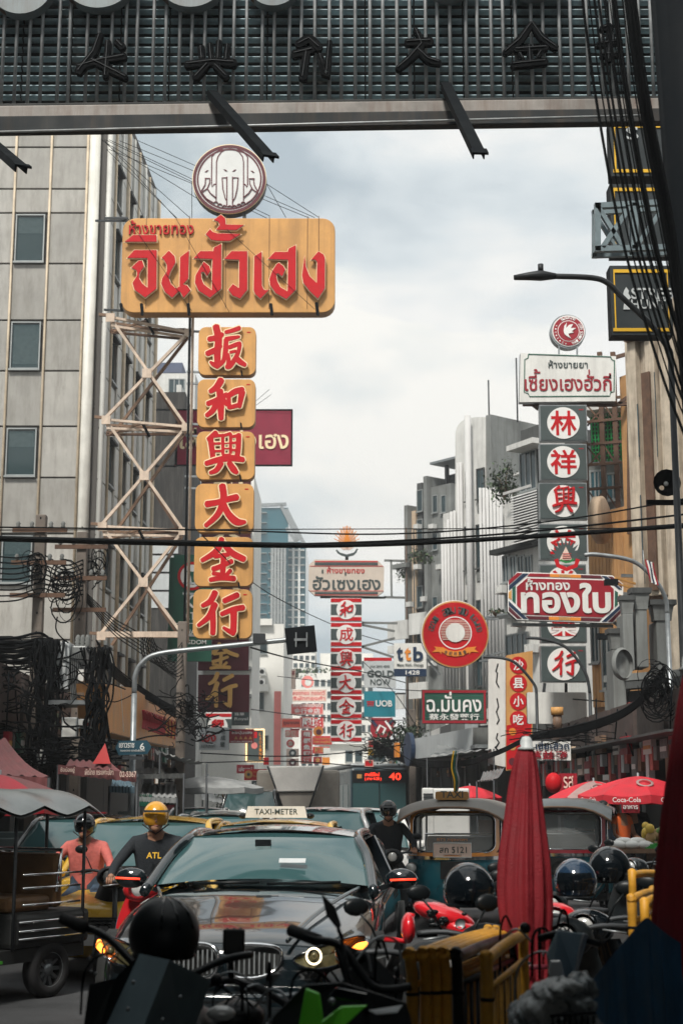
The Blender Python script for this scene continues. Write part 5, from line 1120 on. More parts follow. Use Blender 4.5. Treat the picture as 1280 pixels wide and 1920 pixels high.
# cables across the street
for k, (pts, r) in enumerate((([(-30, 1008, 20), (300, 1016, 20), (640, 1022, 20), (950, 1009, 20), (1320, 982, 20)], .032), ([(-30, 1012, 20.1), (330, 1021, 20.1), (640, 1024, 20), (1000, 1005, 20), (1320, 985, 20)], .02), ([(-30, 988, 22), (400, 994, 22), (740, 1001, 22), (1050, 975, 22), (1320, 928, 22)], .012), ([(-30, 994, 24), (640, 992, 24), (1320, 990, 24)], .008), ([(560, 1020, 20), (760, 1013, 20), (1000, 996, 20), (1320, 960, 20)], .014))):
    cable(pts, r, ('thick black cable crossing the whole street at mid height', 'second thick cable twisted beside the main crossing cable', 'thin cable rising to the right above the main crossing cable', 'very thin straight cable crossing above the thick one', 'medium cable joining the thick one and rising right')[k])
for k, pts in enumerate(([(380, 1005, 30), (500, 1110, 45), (640, 1178, 58), (745, 1210, 60)], [(470, 1214, 26), (560, 1238, 36), (690, 1262, 50), (760, 1280, 52)], [(376, 1412, 40), (520, 1418, 42), (640, 1412, 42), (760, 1396, 44)], [(376, 1430, 45), (560, 1428, 45), (760, 1446, 45)], [(470, 1330, 60), (600, 1345, 60), (760, 1350, 60), (930, 1330, 50)], [(520, 1268, 70), (740, 1292, 60), (912, 1300, 45), (1280, 1326, 30)], [(640, 1330, 58), (690, 1350, 55), (720, 1390, 50), (790, 1440, 48)], [(680, 1240, 56), (740, 1300, 50), (790, 1380, 46)])):
    cable(pts, .016, ('thin cable slanting from yellow squares to the striped column', 'thin cable from the lamp arm to the bank signs', 'dark cable crossing just above the truck', 'lower cable crossing just above the bus', 'thin cable crossing the striped column', 'thin cable crossing above the green ribbed sign', 'slack cable descending from the striped column to the right', 'diagonal cable in front of the grey gold sign')[k])
for i in range(14):
    d = random.uniform(-7, 7); cable([(700, 1395+d, 55), (770, 1428+d, 50), (860, 1432+d*.7, 42), (930, 1412+d*.5, 34), (990, 1385+d*.5, 30), (1060, 1372+d, 28), (1140, 1350+d, 26), (1195, 1318+d, 25), (1245, 1262+d*2, 24)], random.uniform(.012, .028), 'black cable in the thick bundle draped over the right pavement', 'draped cable bundle on the right')
tangle('cable_tangle', 'dark mass of tangled cables on the right building below the column tops', (1240, 1290, 24), 26, (.40, .25, .5), .010, 12, loops=True)
tangle('cable_tangle', 'tangled cables and wires near the blank signboard', (1070, 1378, 29), 46, (.6, .3, .18), .009, 13)
tangle('cable_tangle', 'tangled cables beneath the teal bank sign', (722, 1400, 54), 70, (.7, .5, .4), .013, 14)
# big dark pole with cable curtain at the right edge
PY = 8.5
a, c = P(1262, -260, PY), P(1425, 1500, PY+.6)
t = thing('dark_utility_pole', (c.x, c.y, 0), 'massive near-black pole leaning along the right edge behind a curtain of cables', 'pole')
MB().tube([a-Vector((c.x, c.y, 0)), c-Vector((c.x, c.y, 0))-Vector((0, 0, 1.6))], [.21, .23], m_black, 14).build('shaft', t)
random.seed(5)
for i in range(34):
    f_ = random.random()**.35; u0 = 1050+f_*135; Y = PY-random.uniform(.1, 1.0)
    cable([(u0, -60, Y), (u0+30, 170, Y), (u0+82, 450, Y), (min(1290, u0+155), 700, Y), (min(1330, u0+225), 900, Y), (1350, 1150, Y)], random.choice((.004, .005, .006, .008)), 'black cable hanging in the curtain beside the dark right pole', 'hanging cables at the right edge', seg=5)
# street lamps
def lamp(label, pts, Y, r, head=None, foot=None, m=None):
    q = [P(u, v, Y) for u, v in pts]; base = q[0] if foot is None else q[0]
    t = thing('street_lamp', (q[0].x, Y, 0), label, 'street lamp'); o0 = Vector((q[0].x, Y, 0))
    L = [Vector((0, 0, 0))]+[p-o0 for p in q] if foot is not None else [p-o0 for p in q]
    MB().tube(smooth_poly([tuple(x) for x in L[-len(q):]], 5), r, m or m_steel, 10).build('arm', t)
    if foot is not None: MB().tube([(0, 0, 0), tuple(q[0]-o0)], [r*1.6, r*1.05], m or m_steel, 12).build('post', t)
    return t, o0
t, o0 = lamp('grey street lamp with long curved arm carrying a square sign panel, left side', [(252, 1300), (254, 1268), (266, 1244), (298, 1226), (400, 1214), (575, 1196)], 25, .043, foot=1)
q = P(564, 1200, 24.9)-o0; b = MB(); b.box(q, (.5, .08, .44), m_black, M=Matrix.Rotation(radians(-6), 3, 'Y')); b.build('sign_panel', t); MB().box(q+Vector((0, -.06, 0)), (.22, .03, .04), m_steel).build('panel_bracket', t)
for dx in (-.08, .1): MB().box(q+Vector((dx, -.06, 0)), (.02, .04, .24), m_steel).build('panel_bracket', t)
q = P(486, 1200, 24.9)-o0; MB().box(q+Vector((0, 0, .02)), (.2, .2, .16), m_dsteel).build('lamp_box', t)
sgp = Fr('street_name_sign', 'dark teal pointed street name sign with white Thai name and number six', 'street sign', 217, 24.8, 317, 24.8, vbase=1416)
sgp.poly('board', [(217, 1402), (223, 1389), (276, 1388), (284, 1401), (276, 1414), (223, 1416)], m_navy if False else mat('street_sign_blue', (.008, .055, .085), .5, var=.1), -.05, 0)
sgp.text('เยาวราช', 224, 1393, 252, 1402, m_wht, y=-.051, bold=.02); sgp.text('6', 263, 1393, 271, 1406, m_wht, y=-.051, bold=.02); sgp.text('ถนนเยาวราช แขวงสัมพันธวงศ์', 226, 1405, 272, 1409, m_wht, y=-.051)
sgp.rect('lower_box', 230, 1418, 270, 1424, m_dsteel, -.06, .02)
t, o0 = lamp('street lamp with flat dark head reaching in front of the black signs', [(1256, 660), (1222, 612), (1168, 560), (1140, 532), (1110, 521), (1040, 518)], 17, .034, foot=1, m=m_dsteel)
q = P(1002, 517, 17)-o0; k = S(17); MB().tube([q+Vector((42*k, 0, -1*k)), q+Vector((12*k, 0, .5*k)), q+Vector((-12*k, 0, -1*k)), q+Vector((-42*k, 0, -4*k))], [.035, .065, .05, .03], m_dsteel, 10).build('lamp_head', t)
MB().cyl(q+Vector((12*k, 0, 6*k)), q+Vector((12*k, 0, 24*k)), .034, m_dsteel, 12).build('photocell', t)
lamp('slim grey street lamp arm curving past the tan building', [(1250, 1150), (1246, 1120), (1225, 1085), (1185, 1052), (1120, 1040), (1095, 1041)], 27, .04, foot=1)
lamp('thin dark lamp arm curving in front of the lowest grey square', [(1105, 1300), (1096, 1260), (1062, 1215), (1020, 1199), (985, 1196)], 33, .035, foot=1, m=m_dsteel)
lamp('thin dark lamp arm above the tall white sign', [(1005, 1300), (1000, 1282), (968, 1245), (940, 1234), (905, 1232)], 36, .035, foot=1, m=m_dsteel)
# column tops, loudspeaker, flag, round side-on sign, camera lamp
for k_, (u, v0, v1, w_, v2, ws) in enumerate(((1178, 1118, 1152, 28, 1258, 20), (1203, 1104, 1144, 36, 1252, 22), (1244, 1127, 1165, 46, 1290, 26), (1161, 1180, 1218, 36, 1350, 24))):
    Y = 30+k_*.15; p = P(u, v2, Y); q = P(u, v0, Y); r_ = P(u, v1, Y); k = S(Y)*w_/2; ks = S(Y)*ws/2; h = q.z-p.z; hm = r_.z-p.z
    t = thing('wall_pier', p, 'weathered concrete pier with %s on the right facade' % ('tapered head, leftmost and small', 'larger tapered head just under the lamp arm', 'wide banded head above the cable mass', 'banded head, lowest of the group')[k_], 'pier', 'pier heads on the right facade')
    MB().bb(-ks, ks, -ks, ks+.5, 0, hm, m_conc).build('shaft', t, bevel=.02)
    MB().loft([[(-k*s_, -k*s_, z), (k*s_, -k*s_, z), (k*s_, k*s_, z), (-k*s_, k*s_, z)] for s_, z in ((.7, hm), (.75, hm+(h-hm)*.3), (.9, hm+(h-hm)*.75))], m_conc, smooth=False).build('head', t)
    MB().bb(-k*1.1, k*1.1, -k*1.1, k*1.1, h-(h-hm)*.25, h, m_concd).build('cap', t)
t = thing('loudspeaker', P(1245, 925, 18), 'dark horn loudspeaker on a bracket near the right edge', 'loudspeaker')
MB().lathe([(.03, -.15), (.06, -.05), (.1, .05), (.17, .16)], (0, 0, .1), m_black, 16, ax='Y').build('horn', t); MB().ball((0, -.1, .1), .03, m_wht, 8, 6).build('driver_cap', t); MB().bb(-.2, .25, .1, .16, -.12, -.06, m_black).build('bracket', t)
t = thing('round_side_sign', P(1124, 975, 37), 'thick round cream sign seen nearly edge-on above tan building', 'sign', rz=radians(62))
MB().lathe([(0, -.14), (.52, -.14), (.6, -.1), (.6, .1), (.52, .14), (0, .14)], (0, 0, 0), m_plwarm, 32, ax='Y').build('disc', t); MB().lathe([(.3, -.15), (.5, -.15), (.5, -.16), (.3, -.16)], (0, 0, 0), m_brown, 32, ax='Y').build('ring', t)
t = thing('round_lamp_sign', P(1166, 1245, 29), 'pale round relief ornament on the right facade below pier heads', 'ornament', rz=radians(35))
MB().lathe([(0, -.1), (.2, -.08), (.28, -.02), (.42, -.1), (.46, 0), (.4, .1)], (0, 0, 0), m_conc, 28, ax='Y').build('disc', t); t.scale = (.6, .6, .7)
t = thing('thai_flag', P(1216, 1095, 26), 'small drooping striped flag on a short staff at the fluted facade', 'flag')
b = MB(); 
for k_, mm in enumerate((m_redd, m_wht, m_navy, m_wht, m_redd)):
    b.grid(lambda i, j, k_=k_: ((k_+i)*.05-.1+.12*j, .03*sin(8*i+6*j+k_), .55-.5*j-.02*k_), 1, 8, mm)
b.build('cloth', t); MB().tube([(-.12, 0, 0), (-.14, 0, .75)], .012, m_steel, 6).build('staff', t); t.scale = (.6, .6, .8)
t = thing('street_camera', P(1045, 1385, 29), 'small dome camera on a brass coloured post above the draped cables', 'camera')
MB().cyl((0, 0, .15), (0, 0, .45), .09, m_brown, 12).build('housing', t); MB().ball((-.05, 0, .05), .09, m_pfade, 10, 8).build('dome', t); MB().cyl((0, 0, .45), (0, 0, .6), .12, m_gold, 12).build('cap', t)

# ------------------------------------------------------------------ plants
def foliage(name, label, cen, r, n, seed, m=m_leaf, leaf=.09, stem=True):
    rnd = random.Random(seed); c = P(*cen); t = thing(name, c, label, 'plant'); b = MB()
    cl = [Vector((rnd.uniform(-1, 1)*r[0], rnd.uniform(-1, 1)*r[1], rnd.uniform(-1, 1)*r[2])) for _ in range(9)]
    for i in range(n):
        o = cl[i % 9]; p = o*.8+Vector((rnd.gauss(0, .3)*r[0], rnd.gauss(0, .3)*r[1], rnd.gauss(0, .3)*r[2])); R = Matrix.Rotation(rnd.uniform(0, 6.28), 3, 'Z') @ Matrix.Rotation(rnd.uniform(-1.2, 1.2), 3, 'X'); l = leaf*rnd.uniform(.6, 1.3)
        b.add([p+R @ Vector(v) for v in ((0, -l*.5, 0), (l*.3, 0, l*.08), (0, l*.6, 0), (-l*.3, 0, l*.08))], [(0, 1, 2, 3)], m if rnd.random() < .6 else m_leafd)
    b.build('foliage', t, fix=False)['kind'] = 'stuff'
    if stem:
        b = MB()
        for o in cl: b.tube([(0, 0, -r[2]), tuple(o*.4), tuple(o*.95)], [.03, .018, .008], m_brown, 5)
        b.build('stem', t)
foliage('wall_shrub', 'leafy shrub rooted on the wall between finned and louvred buildings', (944, 905, 50), (.42, .35, .6), 700, 1, leaf=.13)
foliage('ledge_plant', 'green plants spilling over the upper concrete ledge', (790, 1042, 76), (.55, .3, .35), 300, 2, leaf=.16)
foliage('ledge_plant', 'trailing plant on the lower concrete ledge, left', (762, 1072, 80), (.5, .3, .55), 260, 3, leaf=.16)
foliage('street_tree', 'dark leafy tree tangled with cables below the bank signs', (740, 1392, 56), (.9, .7, .7), 1500, 4, m=m_leafd, leaf=.15)
foliage('potted_tree', 'small bright green bush under the left grey awnings', (425, 1495, 46), (.35, .3, .35), 400, 5, leaf=.12)
foliage('ledge_plant', 'few green leaves on the balcony above the ribbed green sign', (928, 1148, 46), (.3, .2, .12), 60, 6, leaf=.12)
foliage('roof_garden', 'low hedge on a distant pale roof terrace', (590, 1263, 165), (3.2, .8, .5), 300, 7, leaf=.5)

# ------------------------------------------------------------------ awnings, umbrellas, stalls
def awning(label, pts, Y0, Y1, m, drop=0, txt=None, name='awning', val=None):
    """pts: back-left, back-right, front-right, front-left pixels; Y1 back, Y0 front"""
    q = [P(*pts[0], Y1), P(*pts[1], Y1), P(*pts[2], Y0), P(*pts[3], Y0)]; o0 = (q[2]+q[3])/2; t = thing(name, o0, label, 'awning')
    def fn(i, j):
        a = q[0]*(1-i)+q[1]*i; c = q[3]*(1-i)+q[2]*i; p = a*(1-j)+c*j-o0
        return p+Vector((0, 0, -.08*sin(pi*j)+.02*sin(i*40)))
    MB().grid(fn, 24, 6, m).build('canopy', t)
    if drop: MB().grid(lambda i, j: (q[3]*(1-i)+q[2]*i)-o0+Vector((0, -.02-.015*sin(i*50), -drop*j*(1-.12*abs(sin(i*30))))), 40, 2, val or m).build('valance', t)
    if txt:
        for s_, u0, v0, u1, v1 in txt:
            f = Fr('x', '', '', u0, Y0-.08, u0+100, Y0-.08); o = f.text(s_, u0, v0, u1, v1, m_pfade, y=0, bold=.03); r = f.root; o.parent = t
            o.location = f.A-o0; bpy.data.objects.remove(r)
    for s_ in (2, 3): MB().tube([tuple(q[s_]-o0), (q[s_].x-o0.x, q[s_].y-o0.y, -o0.z)], .02, m_dsteel, 6).build('post', t)
    return t
awning('faded pink canvas awning with pale scalloped edge at the left edge', [(-80, 1380), (10, 1385), (92, 1458), (-60, 1450)], 17.5, 20, m_awnp, .13)
awning('faded pink stall awning with pale Thai lettering on its front', [(130, 1425), (205, 1428), (258, 1450), (110, 1434)], 22, 24, m_awnp, .14, [('ซ้อบ๋องยู่', 114, 1438, 140, 1450), ('ผัดไทย กระเพาะปลา', 160, 1441, 213, 1453), ('02-5367', 225, 1446, 256, 1457)])
t = thing('awning_peak', P(192, 1432, 23.5), 'red pointed canvas peak above the pink stall awning', 'awning'); MB().add([(-.15, 0, 0), (.13, 0, 0), (.02, .1, .32), (-.05, .6, 0)], [(0, 1, 2), (1, 3, 2), (3, 0, 2), (0, 3, 1)], mat('awning_red', (.5, .05, .05), .7, var=.2)).build('canopy', t)
awning('grey corrugated awning jutting out below the orange billboard', [(290, 1405), (335, 1420), (388, 1432), (300, 1412)], 30, 36, m_awng)
awning('dirty grey tarpaulin canopy beside the street name sign', [(268, 1470), (330, 1472), (332, 1496), (262, 1494)], 27, 31, m_awng, .1)
awning('dark canvas canopy under the concrete pole on the left', [(250, 1440), (330, 1440), (345, 1450), (245, 1452)], 29, 33, m_concd, .1)
awning('small blue tarpaulin canopy with white lettered strip, left pavement', [(212, 1452), (240, 1450), (255, 1476), (206, 1474)], 23, 25, mat('tarp_blue', (.10, .16, .20), .7, var=.3), .1, None)
awning('green tarpaulin canopy low behind the lamp post', [(262, 1490), (285, 1490), (292, 1505), (262, 1503)], 26, 28, m_green, .08)
awning('dusty pale awning over left shop farther down the street', [(376, 1480), (440, 1492), (455, 1512), (380, 1500)], 42, 48, m_awng)
awning('sloping pale canopy at the arcade on the right', [(820, 1398), (905, 1392), (925, 1404), (800, 1420)], 40, 46, m_awng)
awning('grey metal canopy tilting below the tall white sign', [(905, 1448), (945, 1440), (925, 1462), (893, 1465)], 32, 36, m_steel)
def parasol(label, u, v, Y, R, h, m1, m2, n=8, txt=False, name='parasol', open_=True, top=None):
    c = P(u, v, Y); t = thing(name, (c.x, Y, 0), label, 'parasol'); z = c.z
    for s_ in range(n):
        a0, a1 = 2*pi*s_/n, 2*pi*(s_+1)/n
        def fn(i, j):
            a = a0+(a1-a0)*i; r = R*j*(1-.07*sin(pi*i)); return (r*cos(a), r*sin(a), z-h*(j**1.5)-.03*sin(pi*i)*j)
        MB().grid(fn, 5, 6, (m1, m2)[s_ % 2]).build('canopy_panel', t)
        MB().grid(lambda i, j: Vector(fn(i, 1))+Vector((0, 0, -.12*j)), 5, 1, m1).build('valance', t)
        MB().tube([(0, 0, z-.25), (R*cos(a0), R*sin(a0), z-h-.01)], .008, m_dsteel, 4).build('rib', t)
    MB().tube([(0, 0, 0), (0, 0, z+.05)], .02, m_steel, 8).build('pole', t)
    if txt:
        for s_ in (4, 5, 6):
            a = 2*pi*(s_+.5)/n; me = text_mesh('Coca-Cola', .02, .002); o = link('lettering', me, t); me.materials.append(m_wht)
            w_ = max(v_.co.x for v_ in me.vertices)
            k = .42/w_; o.scale = (k, k, k); o.rotation_euler = (pi/2, 0, a+pi/2); rr = R*(1-.06); o.location = (rr*cos(a)-.21*cos(a+pi/2), rr*sin(a)-.21*sin(a+pi/2), z-h-.105); o.location += Vector((cos(a), sin(a), 0))*.02
        MB().lathe([(.09, 0), (.13, 0), (.13, .004), (.09, .004)], (0, 0, 0), m_cok2, 16).build('printed_badge', t, loc=(0, -R*.55, z-h*.38), rot=(radians(26), 0, 0))
    return t
m_cok = mat('parasol_red', (.55, .02, .035), .65, var=.2, scale=4); m_cok2 = mat('parasol_dusty', (.34, .22, .21), .7, var=.2, scale=4)
parasol('large open red parasol with white script lettering, nearest on right', 1195, 1455, 23, .92, .28, m_cok, m_cok, txt=True)
parasol('open red and dusty pale striped parasol just left of the largest one', 1112, 1464, 26, .78, .28, m_cok, m_cok2, txt=True)
parasol('small open red parasol beyond the three-wheeler taxi roof', 880, 1473, 38, .8, .28, m_cok, m_cok)
parasol('faded teal parasol over a stall between three-wheelers and red parasols', 1120, 1508, 24, .55, .22, mat('parasol_teal', (.06, .14, .16), .7), MT['parasol_teal'])
parasol('grey dusty parasol over the left pavement beside restaurant sign', 390, 1455, 34, 1.25, .25, m_awng, m_awng)
parasol('dark red parasol beneath the pink awning at left edge', 0, 1452, 17, .9, .3, m_redd, m_awnp)
# orange shop billboard on the left facade
OB = Fr('orange_billboard', 'long orange gold-shop billboard with crowded red raised letters along the left facade', 'billboard', 192, 27, 336, 44, vbase=1400)
OB.poly('board', [(192, 1282), (250, 1290), (335, 1345), (335, 1402), (250, 1385), (196, 1372)], mat('billboard_orange', (.62, .30, .11), .5, var=.2, streak=.3), -.05, .4)
for i in range(22): 
    u = 256+i*3.4; OB.lines('letter', [[(u, 1332+i*1.1+(i % 3)*2), (u+1.2, 1350+i), (u-.4, 1366+i*1.1)], [(u, 1332+i*1.1), (u+2.3, 1334+i*1.1)]], 1.5 if i % 4 else 2.2, m_redd if i < 13 else (m_gold if i % 2 else m_redd), y=-.12, th=.06)
OB.lines('edge_bar', [[(198, 1374), (250, 1388), (335, 1406)]], 2, m_brown, y=-.1); OB.lines('tube_light', [[(216, 1285), (222, 1372)]], 1.6, m_wht, y=-.1)
f = sgn('white board with two black brush characters under the left canopies', 40, (290, 1447, 329, 1470), m_white, [('香室', (296, 1450, 325, 1467), m_black, .04)], border=(m_brown, 1.2, 0))
# stall with fruit at the right
st = thing('fruit_stall', P(1215, 1600, 21)*1.0, 'fruit stall with green tray heaped with brown and yellow fruit', 'stall'); st.location.z = 0
zs_ = P(1215, 1590, 21).z
MB().bb(-.55, .5, -.3, .5, zs_-.06, zs_, m_brown).build('counter', st); MB().bb(-.1, .5, -.28, .3, zs_, zs_+.06, mat('tray_green', (.03, .3, .05), .5)).build('tray', st)
for x in (-.5, .45): MB().bb(x-.03, x+.03, -.25, -.19, 0, zs_-.06, m_brown).build('leg', st)
rnd = random.Random(3)
for i in range(34):
    MB().ball((0, 0, 0), rnd.uniform(.045, .075), (mat('fruit_brown', (.30, .19, .08), .7, var=.3), mat('fruit_yellow', (.55, .38, .06), .6, var=.2), mat('fruit_green', (.12, .22, .05), .6, var=.2))[i % 3], 8, 6).build('fruit', st, loc=(rnd.uniform(-.05, .45), rnd.uniform(-.24, .1), zs_+.1+rnd.uniform(0, .2)))
for i in range(5): MB().ball((0, 0, 0), (.13, .1, .06), m_wht, 8, 6).build('bag', st, loc=(-.45+i*.09, -.2+.05*(i % 2), zs_+.05+.04*(i % 2)))
f = sgn('small red awning strip with white script above the fruit stall', 22, (1164, 1508, 1198, 1524), m_redd, [('อาหาร', (1167, 1510, 1195, 1517), m_wht, .03)])
f = sgn('red poster of a drink crate behind the closed red umbrella', 27, (1047, 1450, 1082, 1490), m_redd, [('รส', (1055, 1455, 1074, 1478), m_pfade, .02)])
t = thing('red_lantern', P(1037, 1468, 25), 'round glossy red lantern near the red poster', 'lantern'); MB().ball((0, 0, 0), (.14, .14, .17), m_red, 14, 10).build('shade', t); MB().cyl((0, 0, .17), (0, 0, .5), .008, m_black, 5).build('cord', t)
# haze
sx, sy0, sy1 = 330, -20, 420
hz = MB().bb(-sx, sx, sy0, sy1, -1.2, 80, m_black).build('haze'); hz['kind'] = 'stuff'
hm = bpy.data.materials.new('haze'); hm.use_nodes = True; t_ = hm.node_tree; t_.nodes.clear()
pv = N(t_, 'ShaderNodeVolumePrincipled'); pv.inputs['Color'].default_value = (.93, .95, .97, 1); pv.inputs['Density'].default_value = .0012; pv.inputs['Anisotropy'].default_value = .3
ho = N(t_, 'ShaderNodeOutputMaterial'); t_.links.new(pv.outputs[0], ho.inputs['Volume']); hz.data.materials.clear(); hz.data.materials.append(hm)
# ------------------------------------------------------------------ vehicles
m_bmwp = mat('car_black_paint', (.006, .011, .014), .12, .0, var=0, coat=1, spec=.6)
m_cglass = mat('car_windscreen', (.035, .085, .09), .07, 0, var=0, spec=.9, coat=.6)
m_taxiy = mat('taxi_yellow', (.60, .36, .04), .25, 0, var=.08, coat=.8)
m_silver = mat('car_silver', (.42, .42, .42), .3, .6, var=.08, coat=.6)
m_carw = mat('car_white', (.62, .62, .60), .3, 0, var=.08, coat=.6)
m_drl = mat('running_light', (1, .86, .6), .4, var=0, emit=1.2)
m_turn = mat('turn_light', (1, .20, .02), .4, var=0, emit=4.0)
m_led = mat('led_red', (1, .05, .02), .4, var=0, emit=1.2)
m_seat = mat('seat_vinyl', (.16, .085, .035), .45, var=.3, scale=5)
m_orp = mat('orange_paint', (.74, .28, .05), .35, var=.15, coat=.5)
m_tealp = mat('teal_paint', (.012, .15, .20), .3, var=.15, coat=.6)
m_mirror = mat('mirror_glass', (.4, .45, .45), .05, 1, var=0)
m_lens = mat('lamp_lens', (.55, .56, .55), .08, .2, var=0, spec=1)
def mirror_ring(h): return h+[(-x, y, z) for x, y, z in h[::-1][1:-1]]
def wheel(par, x, y, r, w_=.2, rim=m_steel, spokes=10, name='wheel', ax='X', rot=0):
    e = bpy.data.objects.new(name, None); COL.objects.link(e); e.parent = par; e.location = (x, y, r); e.rotation_euler = (0, 0, rot)
    MB().lathe([(r*.62, -w_/2), (r*.9, -w_/2), (r, -w_*.35), (r, w_*.35), (r*.9, w_/2), (r*.62, w_/2), (r*.62, -w_/2)], (0, 0, 0), m_rubber, 28, ax='X').build('tyre', e)
    b = MB().lathe([(r*.60, -w_*.4), (r*.64, -w_*.45), (r*.64, w_*.45), (r*.60, w_*.4)], (0, 0, 0), rim, 24, ax='X'); b.lathe([(0, -w_*.3), (.05, -w_*.3), (.05, w_*.3), (0, w_*.3)], (0, 0, 0), rim, 12, ax='X')
    for k in range(spokes): a = 2*pi*k/spokes; b.beam((0, .04*cos(a), .04*sin(a)), (0, r*.6*cos(a), r*.6*sin(a)), w_*.3, .03 if spokes < 20 else .008, rim)
    b.build('rim', e); return e
def surf(b, c00, c10, c11, c01, bulge, m, nu=14, nv=8, side=0):
    c = [Vector(x) for x in (c00, c10, c11, c01)]; n = (c[1]-c[0]).cross(c[3]-c[0]).normalized()
    def fn(i, j):
        p = (c[0]*(1-i)+c[1]*i)*(1-j)+(c[3]*(1-i)+c[2]*i)*j
        return p+n*bulge*(1-(2*i-1)**2)*(.6+.4*(1-(2*j-1)**2))
    return b.grid(fn, nu, nv, m)
def car(label, loc, rz, L=4.6, W=1.8, Hh=1.46, paint=None, cat='car', name='parked_car', bmw=False, pillar=None, hood=1.0, cab=(1.45, 2.2, 3.4, 4.2), simple=False, taxi=False, group=None):
    t = thing(name, loc, label, cat, group, rz=rz); p = paint; w2 = W/2; hz_ = hood
    st = [(0.0, .30, .66*hz_, .56*hz_, w2*.66), (.10, .2, .73*hz_, .62*hz_, w2*.84), (.38, .18, .80*hz_, .70*hz_, w2*.95), (.9, .18, .88*hz_, .80*hz_, w2), (cab[0]-.1, .18, .97*hz_, .88*hz_, w2), (cab[0]+.6, .18, .95, .91, w2), (cab[2], .18, .96, .93, w2), (cab[3]+.1, .18, 1.0, .93, w2*.98), (L-.15, .22, .98, .88, w2*.92), (L, .32, .9, .80, w2*.8)]
    R_ = []
    for y, zb, zt, zs, hw in st:
        h = [(0, y, zb), (hw*.75, y, zb), (hw*.97, y, zb+.1), (hw, y, (zb+zs)/2), (hw*.985, y, zs-.07), (hw*.9, y, zs+.0), (hw*.74, y, zs*.42+zt*.58+.012), (hw*.46, y, zt-.012), (hw*.22, y, zt+.004), (0, y, zt)]
        R_.append(mirror_ring([h[0]]+h[1:]))
    MB().loft([[tuple(q) for q in r] for r in R_], p).build('body', t, sub=2)
    yb, yf, yr, ye = cab; wb, wt = w2*.86, w2*.70; zt = Hh-.06; zb = .93*hz_ if hz_ > 1 else .95
    # glass shell
    A0, A1 = (-wb, yb+.22, zb+.02), (wb, yb+.22, zb+.02); T0, T1 = (-wt, yf, zt), (wt, yf, zt); B0, B1 = (-wt*.97, yr, zt-.02), (wt*.97, yr, zt-.02); E0, E1 = (-wb*.95, ye-.15, zb+.03), (wb*.95, ye-.15, zb+.03)
    surf(MB(), A0, A1, T1, T0, .09, m_cglass).build('windscreen', t)
    surf(MB(), E1, E0, B0, B1, .14, m_cglass).build('rear_window', t)
    for sg in (-1, 1):
        g = lambda q: (abs(q[0])*sg, q[1], q[2])
        b = MB(); m1 = (sg*(wb+.03), yb+.3, zb-.02); m2 = (sg*(wb+.04), ye-.2, zb)
        surf(b, m1, m2, g(B1), g(T1), .05*(-sg), m_cglass); b.build('side_window', t)
        b = MB()
        b.tube(smooth_poly([(sg*(wb+.04), yb+.05, zb-.02), (sg*(wb*.93+.02), (yb+yf)/2+.12, (zb+zt)/2+.03), (sg*(wt+.01), yf+.02, zt+.0), (sg*(wt+.03), (yf+yr)/2, zt+.025), (sg*(wt*.98+.01), yr, zt-.02), (sg*(wb*.92), (yr+ye)/2, (zb+zt)/2+.05), (sg*wb*.93, ye, zb+.02)], 5), [.038]*31, p, 8)
        b.build('roof_rail', t)
        b = MB(); b.beam((sg*(wb+.075), (yf+yr)/2+.1, zb-.02), (sg*(wt+.055), (yf+yr)/2+.15, zt-.02), .04, .09, m_gloss); b.build('door_pillar', t)
        b = MB(); b.tube(smooth_poly([(sg*(w2*.93), yb+.1, zb-.015), (sg*(w2*.955), (yf+yr)/2, zb-.03), (sg*(w2*.9), ye-.1, zb)], 6), .012, m_chrome, 6); b.build('window_trim', t)
    def roof(i, j):
        x = (2*i-1); y = yf+(yr-yf)*j; return (x*(wt+.01), y-.10*(1-x*x)*(1-j)+.08*(1-x*x)*j, zt+.06*(1-x*x)+.025*sin(pi*j))
    MB().grid(roof, 12, 8, p).build('roof', t)
    # wheels in dark arches
    for x in (-w2+.12, w2-.12):
        for y in (.85, L-.95):
            MB().lathe([(.0, -.13), (.37, -.13), (.37, .13), (0, .13)], (x*1.0, y, .36), m_dark, 24, ax='X').build('wheel_arch', t)
            wheel(t, x*1.03, y, .325)
    # mirrors
    for sg in (-1, 1):
        b = MB(); c = Vector((sg*(w2+.09), yb+.42, zb+.06)); b.ball(c, (.125, .06, .075), p, 14, 8); b.beam(c-Vector((sg*.05, 0, .03)), c-Vector((sg*.2, -.02, .09)), .04, .03, m_plast); b.build('mirror', t)
        if bmw: MB().tube([c+Vector((-.08*sg, -.062, -.005)), c+Vector((.06*sg, -.056, 0)), c+Vector((.11*sg, -.03, 0))], .008, m_led, 6).build('mirror_indicator', t)
        MB().tube([(sg*.05 if sg > 0 else -.5, yb+.16, zb+.035), (sg*.05+.55 if sg > 0 else .0, yb+.12, zb+.05)], .012, m_plast, 6).build('wiper', t)
    if not bmw:
        b = MB(); b.bb(-w2*.45, w2*.45, -.03, .05, .46*hz_, .60*hz_, m_plast); 
        for k in range(4): b.bb(-w2*.43, w2*.43, -.04, -.031, (.47+.035*k)*hz_, (.485+.035*k)*hz_, m_chrome)
        b.build('grille', t)
        for sg in (-1, 1): MB().ball((sg*w2*.73, .10, .60*hz_), (.17, .13, .07), m_lens, 12, 8).build('headlight', t)
        MB().bb(-.22, .22, -.045, -.01, .34, .44, m_white).build('number_plate', t)
